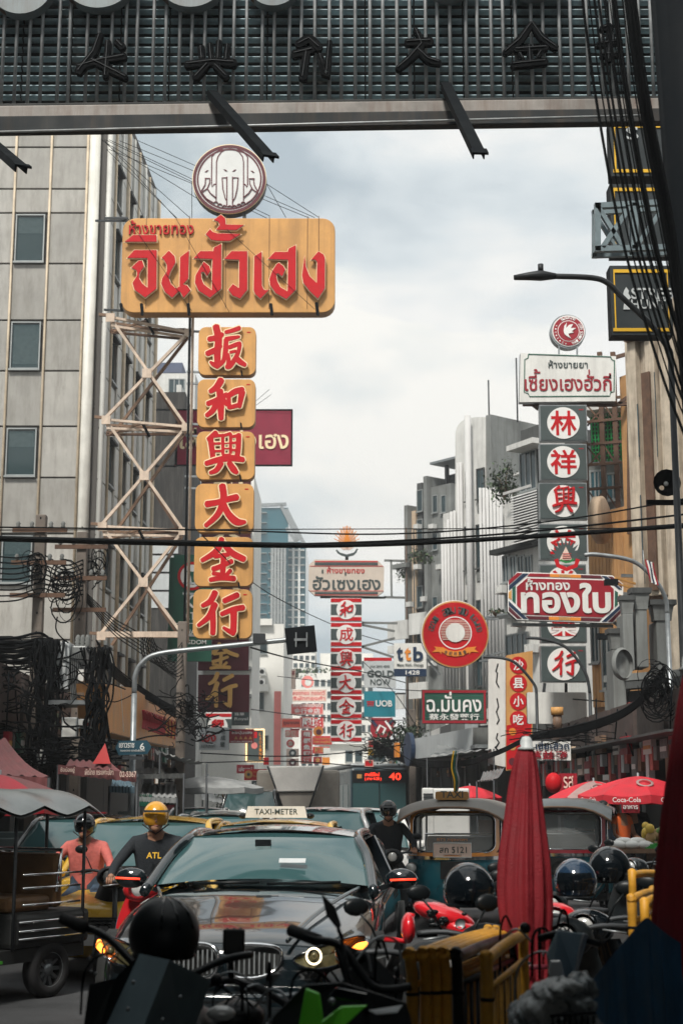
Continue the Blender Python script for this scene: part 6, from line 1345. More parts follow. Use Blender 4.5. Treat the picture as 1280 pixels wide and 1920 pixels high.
    if taxi:
        b = MB(); b.prism([(-.36, 0), (.36, 0), (.33, .13), (-.33, .13)], -.06, .06, m_white); o = b.build('roof_sign', t, loc=(0, (yf+yr)/2-.3, Hh+.04))
        me = text_mesh('TAXI-METER', .01, .002); w_ = max(v.co.x for v in me.vertices); lt = link('lettering', me, o); me.materials.append(m_charc); k = .5/w_; lt.scale = (k, k, k); lt.rotation_euler = (pi/2, 0, 0); lt.location = (-.25, -.065, .04)
        for sg in (-1, 1): MB().ball((sg*.39, 0, .02), (.05, .06, .035), m_plast, 10, 6).build('sign_foot', o)
    return t
# the dark saloon in front
bx = P(423, 1760, 9.9)
B = car('glossy black saloon car facing the viewer with lit ring headlight and twin kidney grille', (P(424, 1760, 10.3).x, 10.2, 0), radians(-5), L=4.9, W=1.88, Hh=1.35, paint=m_bmwp, bmw=True, cab=(1.42, 2.3, 3.5, 4.35))
B.scale = (1.04, 1.04, 1.09)
for sg in (-1, 1):
    # kidney grille
    out = smooth_poly([(sg*.035, -.075, .60), (sg*.045, -.07, .68), (sg*.12, -.045, .715), (sg*.30, -.02, .705), (sg*.36, -.0, .66), (sg*.33, -.01, .57), (sg*.22, -.045, .525), (sg*.08, -.07, .53)], 5, closed=True)
    g = MB().tube(out+[out[0]], .013, m_chrome, 6).build('grille_frame', B)
    b = MB(); b.prism([(x, z) for x, y, z in out], .0, .03, m_dark); b.build('grille_back', g)
    for k in range(9):
        x = sg*(.07+.031*k); zt_ = .70-.004*k; MB().beam((x, -.066+.007*k, .545), (x, -.062+.007*k, zt_-.01), .010, .005, m_steel).build('grille_bar', g)
    # headlamp: dark housing with glass cover
    hp = [(sg*.44, .01, .63), (sg*.60, .05, .70), (sg*.80, .22, .745), (sg*.86, .38, .735), (sg*.85, .28, .66), (sg*.74, .10, .60), (sg*.56, .02, .575)]
    q = smooth_poly(hp, 4, closed=True); c = Vector((sg*.66, .02, .655))
    h = MB().add([c]+[Vector(x)+Vector((0, -.05, 0)) for x in q], [(0, 1+i, 1+(i+1) % len(q)) for i in range(len(q))], mat('lamp_housing', (.10, .09, .045), .15, .3, var=.3, scale=20)).build('headlight', B)
    MB().tube([x+Vector((0, -.052, 0)) for x in [Vector(a) for a in q+[q[0]]]], .008, m_gloss, 6).build('headlight_rim', h)
    for dx, on in ((-.085, sg > 0), (.085, False)):
        cc = Vector((sg*.66+dx, -.085+(.10 if dx*sg > 0 else 0), .655+(.01 if dx*sg > 0 else 0))); ring = [cc+Vector((.046*cos(a), 0, .046*sin(a))) for a in [2*pi*k/20 for k in range(21)]]
        MB().tube(ring, .007, m_drl if on and sg > 0 else m_chrome, 6).build('light_ring', h); MB().ball(cc+Vector((0, .03, 0)), .026, MT['lamp_housing'], 12, 8).build('projector', h)
    MB().tube([(sg*.79, .02, .665), (sg*.84, .13, .69), (sg*.875, .26, .70)], [.016, .026, .014], m_turn, 8).build('turn_signal', h)
    MB().tube([(sg*.25, -.14, .30), (sg*.55, -.10, .33), (sg*.78, .03, .36)], .035, m_plast, 8).build('lower_intake', B)
    # bonnet crease
    MB().tube(smooth_poly([(sg*.40, -.02, .735), (sg*.50, .5, .835), (sg*.62, 1.0, .915), (sg*.74, 1.45, .965)], 6), .014, m_bmwp, 6).build('bonnet_crease', B)
MB().tube(smooth_poly([(-.62, -.06, .44), (-.3, -.16, .42), (0, -.19, .42), (.3, -.16, .42), (.62, -.06, .44)], 4), .03, m_bmwp, 8).build('bumper_lip', B)
MB().bb(-.1, .02, 1.98, 2.02, 1.23, 1.28, m_plast).build('interior_mirror', B); MB().box((.22, 1.72, 1.14), (.20, .004, .05), m_grey, M=Matrix.Rotation(-.95, 3, 'X')).build('windscreen_sticker', B)
# more traffic
tx = P(487, 1530, 16.5)
car('yellow taxi behind the black saloon with lettered roof sign', (tx.x, 15.2, 0), radians(-3), paint=m_taxiy, taxi=True, name='taxi', cat='taxi')
tl = P(222, 1600, 15.6)
car('yellow and green taxi with dark windscreen behind the left rider', (tl.x, 14.8, 0), radians(-4), paint=m_taxiy, Hh=1.5, name='taxi', cat='taxi')
car('grey-green car partly hidden behind the yellow helmet rider', (P(378, 1560, 22).x, 21.5, 0), radians(-3), paint=mat('car_greygreen', (.12, .17, .17), .3, .3, var=0, coat=.8), Hh=1.48)
car('silver van directly behind the taxi roof sign', (P(572, 1540, 21).x, 20.5, 0), radians(-5), paint=m_silver, Hh=1.57, hood=1.0, name='van', cat='van', cab=(1.1, 1.9, 4.0, 4.5))
car('white sedan with cloud reflections left of the right-hand rider', (P(664, 1560, 22.5).x, 22, 0), radians(-2), paint=m_carw, Hh=1.55, W=1.85)
for k, (u, Y, mm, lab, h_) in enumerate(((407, 42, m_carw, 'small white car far down the left lane', 1.45), (462, 50, m_silver, 'pale car farthest left lane behind the white one', 1.5), (456, 38, mat('car_dark', (.03, .035, .04), .3, .3, var=0, coat=.8), 'dark van with pale windscreen far left of truck', 1.95), (350, 34, m_silver, 'silver car parked beneath grey parasol', 1.5), (395, 30, m_carw, 'pale car just beyond the yellow helmet', 1.45), (595, 33, MT['car_greygreen'], 'dull grey car in front of the canvas truck', 1.5))):
    car(lab, (P(u, 1540, Y).x, Y, 0), radians(-1), paint=mm, Hh=h_, W=1.75)
car('dark car hidden behind the left three-wheeler', (P(75, 1600, 17.5).x, 17.2, 0), radians(-5), paint=m_bmwp, Hh=1.5)
# canvas topped truck
tk = P(552, 1540, 44); t = thing('canvas_truck', (tk.x, 44, 0), 'truck seen head-on with pale trapezoid canvas cover over the cab', 'truck'); k = S(44)
m_canv = mat('canvas_pale', (.82, .80, .76), .85, var=.18, scale=1.5, bump=.2); m_canv2 = mat('canvas_shade', (.36, .33, .29), .85, var=.25, scale=1.5)  # second canvas is a darker copy with its shade put into the colour
MB().bb(-1.15, 1.3, .8, 7, .9, 2.55, m_canv2).build('load_cover', t, bevel=.1)
q = [((u-552)*k, P(u, v, 44).z) for u, v in ((502, 1437), (606, 1436), (592, 1484), (517, 1485))]
MB().prism(q, -.25, 1.2, m_canv).build('canvas_front', t, bevel=.05)
q2 = [((u-552)*k, P(u, v, 44).z) for u, v in ((517, 1486), (592, 1485), (580, 1514), (530, 1514))]
MB().prism(q2, -.15, 1.0, m_canv2).build('canvas_skirt', t, bevel=.04)
MB().bb(-.95, .95, -.1, 1.5, .6, 1.45, m_silver).build('cab', t, bevel=.1); MB().bb(-.85, .85, -.13, -.101, .95, 1.4, m_cglass).build('windscreen', t); MB().bb(-1.0, 1.0, -.2, 0, .35, .58, m_plast).build('bumper', t)
for x in (-.85, .85):
    for y in (.6, 5): wheel(t, x, y, .38)
for a, c in (((502, 1437), (530, 1514)), ((606, 1436), (580, 1514))): MB().tube([((a[0]-552)*k, -.28, P(a[0], a[1], 44).z), ((c[0]-552)*k, -.2, P(c[0], c[1], 44).z)], .03, m_dsteel, 6).build('edge_rope', t)
# city bus
bu = P(711, 1540, 64); t = thing('city_bus', (bu.x, 64, 0), 'dark blue city bus with red led route display reading 40', 'bus', rz=radians(6.8)); mb = mat('bus_blue', (.012, .032, .042), .3, var=.15, coat=.6)
MB().bb(-1.22, 1.22, .05, 11.5, .35, 3.0, mb).build('body', t, bevel=.15); MB().bb(-1.18, 1.18, .3, 11, 3.0, 3.18, m_steel).build('roof', t, bevel=.07)
MB().bb(-1.12, 1.12, -.03, .04, 1.0, 2.35, m_cglass).build('windscreen', t); MB().bb(-1.14, 1.14, -.04, .04, 2.38, 2.88, m_plast).build('display_panel', t)
MB().bb(-.02, .02, -.05, -.031, 1.0, 2.35, m_plast).build('windscreen_bar', t)
for s_, x, w_, z, h_ in (('สายใต้ใหม่', -.62, .62, 2.64, .16), ('( สาย 4-28 )', -.62, .7, 2.45, .14), ('40', .42, .5, 2.48, .30)):
    me = text_mesh(s_, .03, .002); X = [v.co.x for v in me.vertices]; Z = [v.co.y for v in me.vertices]; a0, a1, b0, b1 = min(X), max(X), min(Z), max(Z)
    for v in me.vertices: v.co = (x+(v.co.x-a0)/(a1-a0)*w_, -.045, z+(v.co.y-b0)/(b1-b0)*h_)
    me.materials.append(m_led); link('led_lettering', me, t)
MB().bb(-.95, -.75, -.06, -.041, 2.55, 2.72, m_gold).build('emblem', t)
for i in range(6): MB().bb(-1.235, -1.221, .8+i*1.75, 2.35+i*1.75, 1.3, 2.3, m_cglass).build('side_window', t)
for x in (-.95, .95): MB().ball((x, 0, .75), (.16, .06, .1), m_lens, 10, 6).build('headlight', t)
for x in (-1.0, 1.0):
    for y in (2, 8.5): wheel(t, x, y, .48, .28)
f_ = MB().bb(.72, .98, -.04, -.03, .98, 1.22, m_navy).build('wheelchair_badge', t); MB().lathe([(.05, 0), (.065, 0)], (.85, -.045, 1.08), m_wht, 14, ax='Y').build('wheelchair_mark', t)
# white van with louvred box
t = thing('box_truck', (P(835, 1500, 34).x, 34, 0), 'small white box truck with louvred vent behind the taxi three-wheeler', 'truck'); k = S(34)
MB().bb(-30*k, 45*k, 0, 3, .6, P(835, 1478, 34).z, m_carw).build('box', t, bevel=.04)
for i in range(6): MB().bb(-42*k, -24*k, -.1, -.02, 1.45+i*.07, 1.48+i*.07, m_dsteel).build('vent_slat', t)
MB().bb(-44*k, -22*k, -.02, .2, .5, 1.95, m_carw).build('cab', t, bevel=.03)
for x in (-.3, .4): wheel(t, x, .5, .33)

# ------------------------------------------------------------------ three-wheeler taxis
def tuktuk(label, loc, rz, body, trim, roofm, plate=None, sign=False, streamers=False, bench=True):
    t = thing('three_wheeler', loc, label, 'tuk-tuk', rz=rz); W = .62; t.scale = (1, 1, .905)
    # front panel, curved like a nose
    R_ = []
    for z, ext, hw in ((.38, .10, .44), (.55, .04, .56), (.80, .0, .62), (1.02, .03, .63)):
        R_.append([(hw*x, .32+ext-(.34)*(1-abs(x)**2.6), z) for x in (-1, -.86, -.66, -.4, -.14, .14, .4, .66, .86, 1)])
    MB().loft(R_, body, closed=False).build('front_panel', t)
    MB().loft([[(hw*x, .33-(.36)*(1-abs(x)**2.6), z) for x in (-1, -.86, -.66, -.4, -.14, .14, .4, .66, .86, 1)] for z, hw in ((1.02, .645), (1.07, .645))], m_chrome, closed=False).build('chrome_belt', t)
    # windscreen with rounded frame
    ws = lambda x, z: (x, .33-.36*(1-abs(x/.64)**2.6)+.22*(z-1.07), z)
    fr_o = rrect(-.60, 1.08, .60, 1.72, .14, 6); fr_i = rrect(-.545, 1.125, .545, 1.675, .12, 6); fg = rrect(-.535, 1.135, .535, 1.665, .11, 6)
    fm = MB(); n = len(fr_o); fm.add([ws(*p) for p in fr_o]+[ws(*p) for p in fr_i], [(i, (i+1) % n, n+(i+1) % n, n+i) for i in range(n)], trim); F_ = fm.build('windscreen_frame', t)
    MB().tube([Vector(ws(*p))+Vector((0, -.01, 0)) for p in fr_i+[fr_i[0]]], .014, m_chrome, 6).build('chrome_edge', F_)
    MB().tube([Vector(ws(*p))+Vector((0, -.004, 0)) for p in fg+[fg[0]]], .018, m_rubber, 6).build('rubber_seal', F_)
    gl = MB().grid(lambda i, j: Vector(ws(-.535+1.07*i, 1.135+.53*j))+Vector((0, .01, 0)), 12, 4, mat('clear_glass', (.75, .8, .8), .03, var=0, alpha=.25)); gl.build('windscreen', F_)
    for x in (-.54, .54):
        MB().lathe([(0, -.09), (.07, -.085), (.085, -.06), (.08, .05)], (x*1.03, .13, .90), m_chrome, 18, ax='Y').build('headlight', t); MB().ball((x*1.03, .05, .90), (.07, .035, .07), m_lens, 14, 8).build('lens', t)
    MB().lathe([(0, -.04), (.07, -.04), (.105, -.03), (.12, 0), (.12, .06)], (0, -.02, .84), m_chrome, 20, ax='Y').build('centre_lamp', t); MB().lathe([(0, -.05), (.06, -.048), (.06, -.04)], (0, -.02, .84), m_charc, 16, ax='Y').build('lamp_core', t)
    MB().bb(-.16, .16, -.055, -.03, .75, 1.0, m_dark).build('nose_stripe', t)
    MB().loft([[(.2*cos(a), -.12-.2*abs(sin(a))*k, .62+.12*sin(a)-.06*k) for a in [pi*j/8 for j in range(9)]] for k in (0, .5, 1)], m_chrome, closed=False).build('mudguard', t)
    wheel(t, 0, .05, .25, .12); 
    for x in (-.56, .56): wheel(t, x, 2.25, .25, .14)
    # body tub
    MB().bb(-.6, .6, .4, 2.7, .34, .46, m_dark).build('floor', t); MB().bb(-.63, .63, 1.75, 2.75, .46, .78, body).build('rear_body', t, bevel=.05)
    for x in (-.63, .63): MB().bb(x-.012, x+.012, .35, .95, .46, .95, body).build('side_panel', t, bevel=.01)
    if bench:
        MB().bb(-.55, .55, 1.75, 2.3, .78, .92, m_seat).build('bench_seat', t, bevel=.04)
        MB().bb(-.58, .58, 2.32, 2.42, .8, 1.30, m_seat).build('seat_back', t, bevel=.04); MB().tube([(-.6, 2.3, .95), (-.6, 2.36, 1.33), (.6, 2.36, 1.33), (.6, 2.3, .95)], .018, m_chrome, 8).build('seat_rail', t)
        MB().bb(-.25, .25, .85, 1.25, .6, .78, m_seat).build('driver_seat', t, bevel=.04)
    for x in (-.62, .62):
        for y in (.42, 1.1, 1.75, 2.65): MB().tube([(x, y, .45 if y > 1 else .9), (x*.98, y+(.12 if y < .5 else 0), 1.74)], .016, m_dsteel if y > 1 else m_chrome, 6).build('post', t)
        for z in (.85, 1.0, 1.12): MB().tube([(x, 1.85, z), (x*1.04, 2.2, z), (x, 2.6, z)], .011, m_chrome, 6).build('side_rail', t)
    # ribbed roof
    def roof(i, j):
        x = (2*i-1); y = -.12+3.0*j; sc = .03*abs(sin(j*pi*5)); edge = abs(x)**3
        return (x*(.72+.0*sc), y-.0, 1.88-.16*edge-.035*(1-sc*30*.03)*0-.05*abs(sin(j*pi*5+pi/2))*edge*1.2+.025*abs(sin(j*pi*5))-(.10*(1-j*8)**2 if j < .125 else 0)-(.08*((j-.9)*10)**2 if j > .9 else 0))
    MB().grid(roof, 18, 50, roofm).build('roof', t)
    MB().grid(lambda i, j: Vector(roof(i, j))-Vector((0, 0, .03)), 18, 30, m_dark).build('roof_lining', t)
    MB().tube([Vector(roof(i/12, 0))+Vector((0, -.0, -.01)) for i in range(13)], .02, m_brown, 6).build('roof_front_edge', t)
    MB().grid(lambda i, j: Vector(ws(-.62+1.24*i, 1.07+.05*j))+Vector((0, -.006, 0)), 12, 1, trim).build('orange_band', t)
    if plate:
        f = MB().bb(-.25, .25, -.03, -.012, 1.06, 1.26, m_pfade).build('number_plate', t)
        MB().tube([(-.25, -.035, 1.06), (.25, -.035, 1.06), (.25, -.035, 1.26), (-.25, -.035, 1.26), (-.25, -.035, 1.06)], .007, m_wht, 4).build('plate_frame', f)
        for s_, x0, x1, z0, z1, mm in ((plate, -.17, .19, 1.12, 1.21, m_charc), ('กรุงเทพมหานคร', -.12, .12, 1.075, 1.10, m_charc), ('BTS กรุงเทพฯ', -.2, .2, 1.28, 1.33, m_orange)):
            me = text_mesh(s_, .02, .002); X = [v.co.x for v in me.vertices]; Z = [v.co.y for v in me.vertices]; a0, a1, b0, b1 = min(X), max(X), min(Z), max(Z)
            for v in me.vertices: v.co = (x0+(v.co.x-a0)/(a1-a0)*(x1-x0), -.038, z0+(v.co.y-b0)/(b1-b0)*(z1-z0))
            me.materials.append(mm); link('lettering', me, f)
    if sign:
        f = MB().prism(rrect(-.22, 0, .22, .12, .03), -.04, .04, m_gold).build('taxi_sign', t, loc=(0, .05, 1.88)); me = text_mesh('TAXI', .03, .002); X = [v.co.x for v in me.vertices]; w_ = max(X)
        k = .3/w_; lt = link('lettering', me, f, loc=(-.15, -.044, .03)); lt.scale = (k, k, k); lt.rotation_euler = (pi/2, 0, 0); me.materials.append(m_charc)
    if streamers:
        for x, mm in ((.0, m_yel), (.03, m_green), (.06, m_steel)):
            MB().tube(smooth_poly([(x*.3, .3, 1.9), (x+.02, .25, 2.15), (-.02+x, .28, 2.35), (.01+x, .3, 2.6)], 4), .012, mm, 5).build('streamer', t)
    return t
m_roofv = mat('roof_vinyl', (.13, .145, .15), .32, var=.3, scale=3); m_roofl = mat('roof_pale', (.20, .19, .175), .55, var=.25, scale=3)
tuktuk('teal three-wheeler taxi with orange windscreen frame and plate, facing the viewer', (P(850, 1600, 20).x, 20.2, 0), radians(-9), m_tealp, m_orp, m_roofl, plate='สก 5121', sign=True, streamers=True)
tuktuk('second three-wheeler half hidden behind the closed red umbrella', (P(1058, 1600, 21).x, 21.4, 0), radians(-14), m_tealp, m_redd, m_roofv)
tk = tuktuk('dark three-wheeler at the left edge with glossy grey roof and brown seat', (-4.25, 12.1, 0), radians(-31), m_dark, m_orp, m_roofv); tk.scale = (1, 1, .95)
MB().bb(.64, .655, .5, 1.6, .36, .385, mat('bright_green', (.07, .40, .03), .4, var=.1, coat=.3)).build('green_stripe', tk); MB().bb(.632, .65, 1.2, 1.34, .5, .7, MT['bright_green']).build('green_sticker', tk)
for z in (.55, .62, .7): MB().tube([(.64, 1.8, z), (.66, 2.6, z)], .01, m_chrome, 6).build('chrome_strip', tk)
# ------------------------------------------------------------------ motorbikes
def scooter(label, loc, rz, col, helmet=False, screen=False, box=None, plain=False, mirrors=True, scale=1, group=None, name='motor_scooter', lit=False):
    t = thing(name, loc, label, 'motorbike', group, rz=rz)
    t.scale = (scale,)*3
    wheel(t, 0, -.62, .27, .1, m_dsteel, 6, rot=0); wheel(t, 0, .62, .27, .12, m_dsteel, 6)
    # leg shield
    MB().grid(lambda i, j: ((2*i-1)*(.19+.06*sin(pi*j)-.03*j), -.34-.10*(1-(2*i-1)**2)+.10*j, .34+.56*j), 10, 8, col).build('leg_shield', t)
    MB().loft([[(.10*cos(a)*k, -.62+.2*(1-k)-.30*sin(a)*.2, .40+.16*sin(a)*k) for a in [pi*j/8 for j in range(9)]] for k in (.6, 1.0, .9)], col, closed=False).build('front_mudguard', t)
    MB().ball((0, .48, .62), (.16, .48, .20), col, 16, 10).build('rear_body', t); MB().ball((0, .34, .80), (.15, .42, .075), m_plast, 16, 8).build('seat', t)
    MB().bb(-.14, .14, -.32, .12, .30, .37, m_plast).build('footboard', t); MB().ball((0, .3, .36), (.12, .3, .14), m_plast, 12, 8).build('engine', t)
    MB().tube([(.03, -.62, .27), (.06, -.5, .6), (.03, -.40, .95)], .025, m_dsteel, 8).build('fork', t)
    MB().ball((0, -.40, .97), (.16, .12, .11), col, 14, 8).build('handlebar_cowl', t)
    MB().tube(smooth_poly([(-.34, -.28, 1.02), (-.2, -.34, 1.03), (0, -.38, 1.0), (.2, -.34, 1.03), (.34, -.28, 1.02)], 4), .014, m_dsteel, 8).build('handlebar', t)
    for x in (-.34, .34):
        MB().tube([(x*.72, -.315, 1.025), (x, -.27, 1.015)], .02, m_plast, 8).build('grip', t)
        MB().tube([(x*.6, -.36, 1.01), (x*.98, -.37, .995)], .006, m_steel, 5).build('brake_lever', t)
        if mirrors:
            o = MB().tube([(x*.65, -.33, 1.03), (x*.8, -.33, 1.14), (x*.95, -.32, 1.2)], .006, m_plast, 5).build('mirror_stalk', t); MB().ball((x*1.0, -.31, 1.23), (.065, .02, .042), m_plast, 12, 6).build('mirror', o)
    MB().lathe([(0, -.05), (.06, -.045), (.085, -.02), (.08, .05)], (0, -.50, .98 if not screen else .8), m_chrome, 16, ax='Y').build('headlight', t); MB().ball((0, -.53, .98 if not screen else .8), (.06, .025, .06), m_lens, 10, 6).build('lens', t)
    if screen:
        MB().grid(lambda i, j: ((2*i-1)*(.20-.05*j), -.56-.05*(1-(2*i-1)**2)+.14*j, .88+.42*j), 8, 6, mat('smoked_screen', (.035, .05, .055), .2, var=.15, spec=.7)).build('wind_screen', t)
    if box: MB().bb(-.17, .17, .62, .95, .86, 1.14, box).build('top_box', t, bevel=.04)
    MB().bb(-.09, .09, .93, .95, .50, .64, m_white).build('number_plate', t)
    if helmet: hl(t, (0, .25, .98))
    return t
def hl(par, loc, r=.13, mm=None, visor=True, rot=(0, 0, 0), name='helmet'):
    mm = mm or m_gloss
    b = MB(); b.ball((0, 0, 0), (r, r*1.12, r*1.05), mm, 20, 12, zmin=-.55); h = b.build(name, par, loc=loc, rot=rot)
    if visor: MB().grid(lambda i, j: (r*1.02*sin(-.95+1.9*i)*cos(-.35+.75*j), -r*1.15*cos(-.95+1.9*i)*cos(-.35+.75*j), r*1.07*sin(-.35+.75*j)), 12, 6, m_gloss).build('visor', h)
    MB().lathe([(r*.88, 0), (r*.92, -.012), (r*.82, -.02)], (0, 0, -r*.5), m_plast, 20).build('rim_trim', h)
    return h
# ------------------------------------------------------------------ people
def person(label, loc, rz, J, cols, helm=None, hair=True, face=True, scale=1, glasses=False, visor=False):
    """J: joints dict; cols: shirt, trousers, shoe, sleeve('long'/'short')"""
    t = thing('person', loc, label, 'person', rz=rz); t.scale = (scale,)*3
    names = ['pelvis', 'belly', 'chest', 'neck', 'skull']; vs = [J[n] for n in names]; r = [.135, .125, .15, .055, .062]; reg = [1, 0, 0, 2, 2]
    ed = [(0, 1), (1, 2), (2, 3), (3, 4)]
    for s_ in 'LR':
        b0 = len(vs); vs += [J['sh'+s_], J['el'+s_], J['wr'+s_], J['ha'+s_]]; r += [.068, .047, .034, .03]; reg += [0, 0 if cols[3] == 'long' else 2, 0 if cols[3] == 'long' else 2, 2]; ed += [(2, b0), (b0, b0+1), (b0+1, b0+2), (b0+2, b0+3)]
        b0 = len(vs); vs += [J['hi'+s_], J['kn'+s_], J['an'+s_], J['to'+s_]]; r += [.095, .068, .045, .04]; reg += [1, 1, 1, 3]; ed += [(0, b0), (b0, b0+1), (b0+1, b0+2), (b0+2, b0+3)]
    me = bpy.data.meshes.new('body'); me.from_pydata([tuple(v) for v in vs], ed, []); o = bpy.data.objects.new('body', me); COL.objects.link(o)
    md = o.modifiers.new('sk', 'SKIN'); me.skin_vertices[0].data[0].use_root = True
    for i, x in enumerate(r): me.skin_vertices[0].data[i].radius = (x*(1.25 if i < 3 else 1), x*.85 if i < 3 else x)
    o.modifiers.new('ss', 'SUBSURF').levels = 1
    dg = bpy.context.evaluated_depsgraph_get(); m2 = bpy.data.meshes.new_from_object(o.evaluated_get(dg)); bpy.data.objects.remove(o)
    m2.materials.clear()
    for m_ in (cols[0], cols[1], m_skin, cols[2]): m2.materials.append(m_)
    V = [Vector(v) for v in vs]
    for p in m2.polygons:
        c = p.center; best, bi = 9, 0
        for a, b_ in ed:
            d = V[b_]-V[a]; tt = max(0, min(1, (c-V[a]).dot(d)/max(1e-6, d.length_squared))); q = (V[a]+d*tt-c).length/(.5*(r[a]+r[b_])+.02)
            if q < best: best = q; bi = b_ if tt > .35 else a; bi = b_ if reg[b_] == reg[a] else bi
        p.material_index = reg[bi]; p.use_smooth = True
    m2.name = 'body'; body_ = bpy.data.objects.new('body', m2); COL.objects.link(body_); body_.parent = t
    sk = Vector(J['skull']); hd = J.get('look', 0); Mx = Matrix.Rotation(hd, 3, 'Z')
    b = MB(); b.ball(sk+Vector((0, 0, .05)), (.078, .098, .118), m_skin, 18, 12, M=Mx)
    b.ball(sk+Mx @ Vector((0, -.055, -.03)), (.045, .045, .04), m_skin, 10, 7)
    b.ball(sk+Mx @ Vector((0, -.104, .035)), (.014, .022, .026), m_skin, 8, 6)
    for x in (-.08, .08): b.ball(sk+Mx @ Vector((x, .0, .045)), (.012, .025, .034), m_skin, 8, 6)
    for x in (-.03, .03): b.ball(sk+Mx @ Vector((x, -.088, .06)), (.014, .008, .008), m_dark, 8, 5)
    b.ball(sk+Mx @ Vector((0, -.097, -.012)), (.024, .006, .006), mat('lips', (.25, .09, .07), .5, var=0), 8, 5)
    b.build('head', body_)
    for s_ in 'LR':
        hp = Vector(J['ha'+s_]); wp = Vector(J['wr'+s_]); d = (hp-wp).normalized(); side = d.cross(Vector((0, 0, 1))).normalized() if abs(d.z) < .9 else Vector((1, 0, 0)); b = MB()
        for k in range(4):
            f0 = hp+side*(k-1.5)*.019+d*.012; l = (.034, .04, .037, .028)[k]
            b.tube([f0, f0+d*l+Vector((0, 0, -.012)), f0+d*l*1.1+Vector((0, 0, -.04)), f0+d*l*.5+Vector((0, 0, -.05))], [.0095, .009, .0085, .007], m_skin, 6)
        sg = 1 if s_ == 'L' else -1; f0 = hp+side*sg*.03-d*.02; b.tube([f0, f0+side*sg*.022+d*.02+Vector((0, 0, -.015)), f0+side*sg*.012+d*.045+Vector((0, 0, -.03))], [.011, .010, .008], m_skin, 6)
        b.build('fingers', body_)
    if helm:
        b = MB(); b.ball(sk+Vector((0, .01, .07)), (.114, .132, .128), helm, 20, 12, M=Mx, zmin=-.62); h = b.build('helmet', t)
        MB().tube([sk+Mx @ Vector((x*.115, -.03, .0)) if abs(x) > .2 else sk+Mx @ Vector((0, -.06, -.085)) for x in (-1, 0, 1)], .007, m_dark, 5).build('chin_strap', h)
        MB().grid(lambda i, j: sk+Mx @ Vector((.128*sin(-1.1+2.2*i)*(1-.05*j), .01-.148*cos(-1.1+2.2*i)-.035*j, .12-.02*j)), 10, 3, m_plast).build('peak', h)
        if visor: MB().grid(lambda i, j: sk+Mx @ Vector((.118*sin(-1.2+2.4*i), -.135*cos(-1.2+2.4*i), -.06+.15*j)), 12, 5, m_cglass).build('visor', h)
    elif hair: 
        b = MB(); b.ball(sk+Vector((0, .015, .075)), (.085, .102, .105), m_plast, 16, 10, M=Mx, zmin=-.25); b.build('hair', t)
    if glasses:
        b = MB()
        for x in (-.032, .032): b.ball(sk+Mx @ Vector((x, -.098, .058)), (.028, .01, .019), m_gloss, 10, 6)
        b.tube([sk+Mx @ Vector((-.08, 0, .06)), sk+Mx @ Vector((-.06, -.09, .062)), sk+Mx @ Vector((.06, -.09, .062)), sk+Mx @ Vector((.08, 0, .06))], .004, m_gloss, 5); b.build('sunglasses', t)
    return t
def ride(dz=0, lean=0, look=0):  # seated on a scooter, hands on the bar
    J = dict(pelvis=(0, .22, .88), belly=(0, .19, 1.02), chest=(0, .13, 1.24), neck=(0, .09, 1.42), skull=(0, .05, 1.50), look=look)
    for s_, x in (('L', 1), ('R', -1)):
        J['sh'+s_] = (.2*x, .12, 1.34); J['el'+s_] = (.33*x, -.05, 1.14); J['wr'+s_] = (.32*x, -.22, 1.07); J['ha'+s_] = (.31*x, -.28, 1.06)
        J['hi'+s_] = (.11*x, .16, .86); J['kn'+s_] = (.2*x, -.22, .72); J['an'+s_] = (.24*x, -.14, .38) if x > 0 else (.3*x, -.16, .1); J['to'+s_] = (.24*x, -.3, .34) if x > 0 else (.32*x, -.3, .05)
    return J
lr = P(292, 1600, 13.6)
scooter('red rounded motor scooter with chrome headlight under the yellow helmet rider', (lr.x, 13.3, 0), radians(-4), mat('scooter_red', (.45, .015, .02), .25, var=0, coat=.8), mirrors=False)
p1 = person('seated rider in black lettered jacket and yellow helmet on red scooter', (lr.x+.02, 13.3, 0), radians(-4), ride(look=.25), (m_cloth, m_denim, m_plast, 'long'), helm=mat('helmet_yellow', (.62, .30, .02), .25, var=.1, coat=.7))
me = text_mesh('ATL', .03, .002); w_ = max(v.co.x for v in me.vertices); o = link('jacket_print', me, p1, loc=(-.06, -.015, 1.21)); o.scale = (.13/w_,)*3; o.rotation_euler = (pi/2-.2, 0, 0); me.materials.append(m_yel)
t = thing('helmet', (lr.x+.2, 13.0, .98), 'yellow oval box hanging at right of the red scooter headlight', 'box'); MB().ball((0, 0, 0), (.1, .08, .07), m_yel, 14, 8).build('shell', t); MB().bb(-.1, .1, -.085, -.07, -.01, .0, m_plast).build('seam', t); t.name = 'oval_box'
rr = P(728, 1580, 20.5)
scooter('dark small motorbike under the rider in sunglasses', (rr.x, 20.3, 0), radians(3), m_plast)
person('seated rider in black shirt, sunglasses and dark helmet between sedan and three-wheeler', (rr.x, 20.3, 0), radians(3), ride(look=-.1), (m_cloth, m_denim, m_plast, 'long'), helm=m_gloss, glasses=True)
pr = P(155, 1600, 12.9)
scooter('dark motorbike under the rider in coral jacket', (pr.x, 15.3, 0), radians(-6), m_plast)
person('rider in coral jacket and dark full helmet behind the left three-wheeler', (P(155, 1600, 15.3).x, 15.3, 0), radians(-6), ride(look=.1), (m_pinkc, m_denim, m_plast, 'long'), helm=m_gloss, scale=.93)
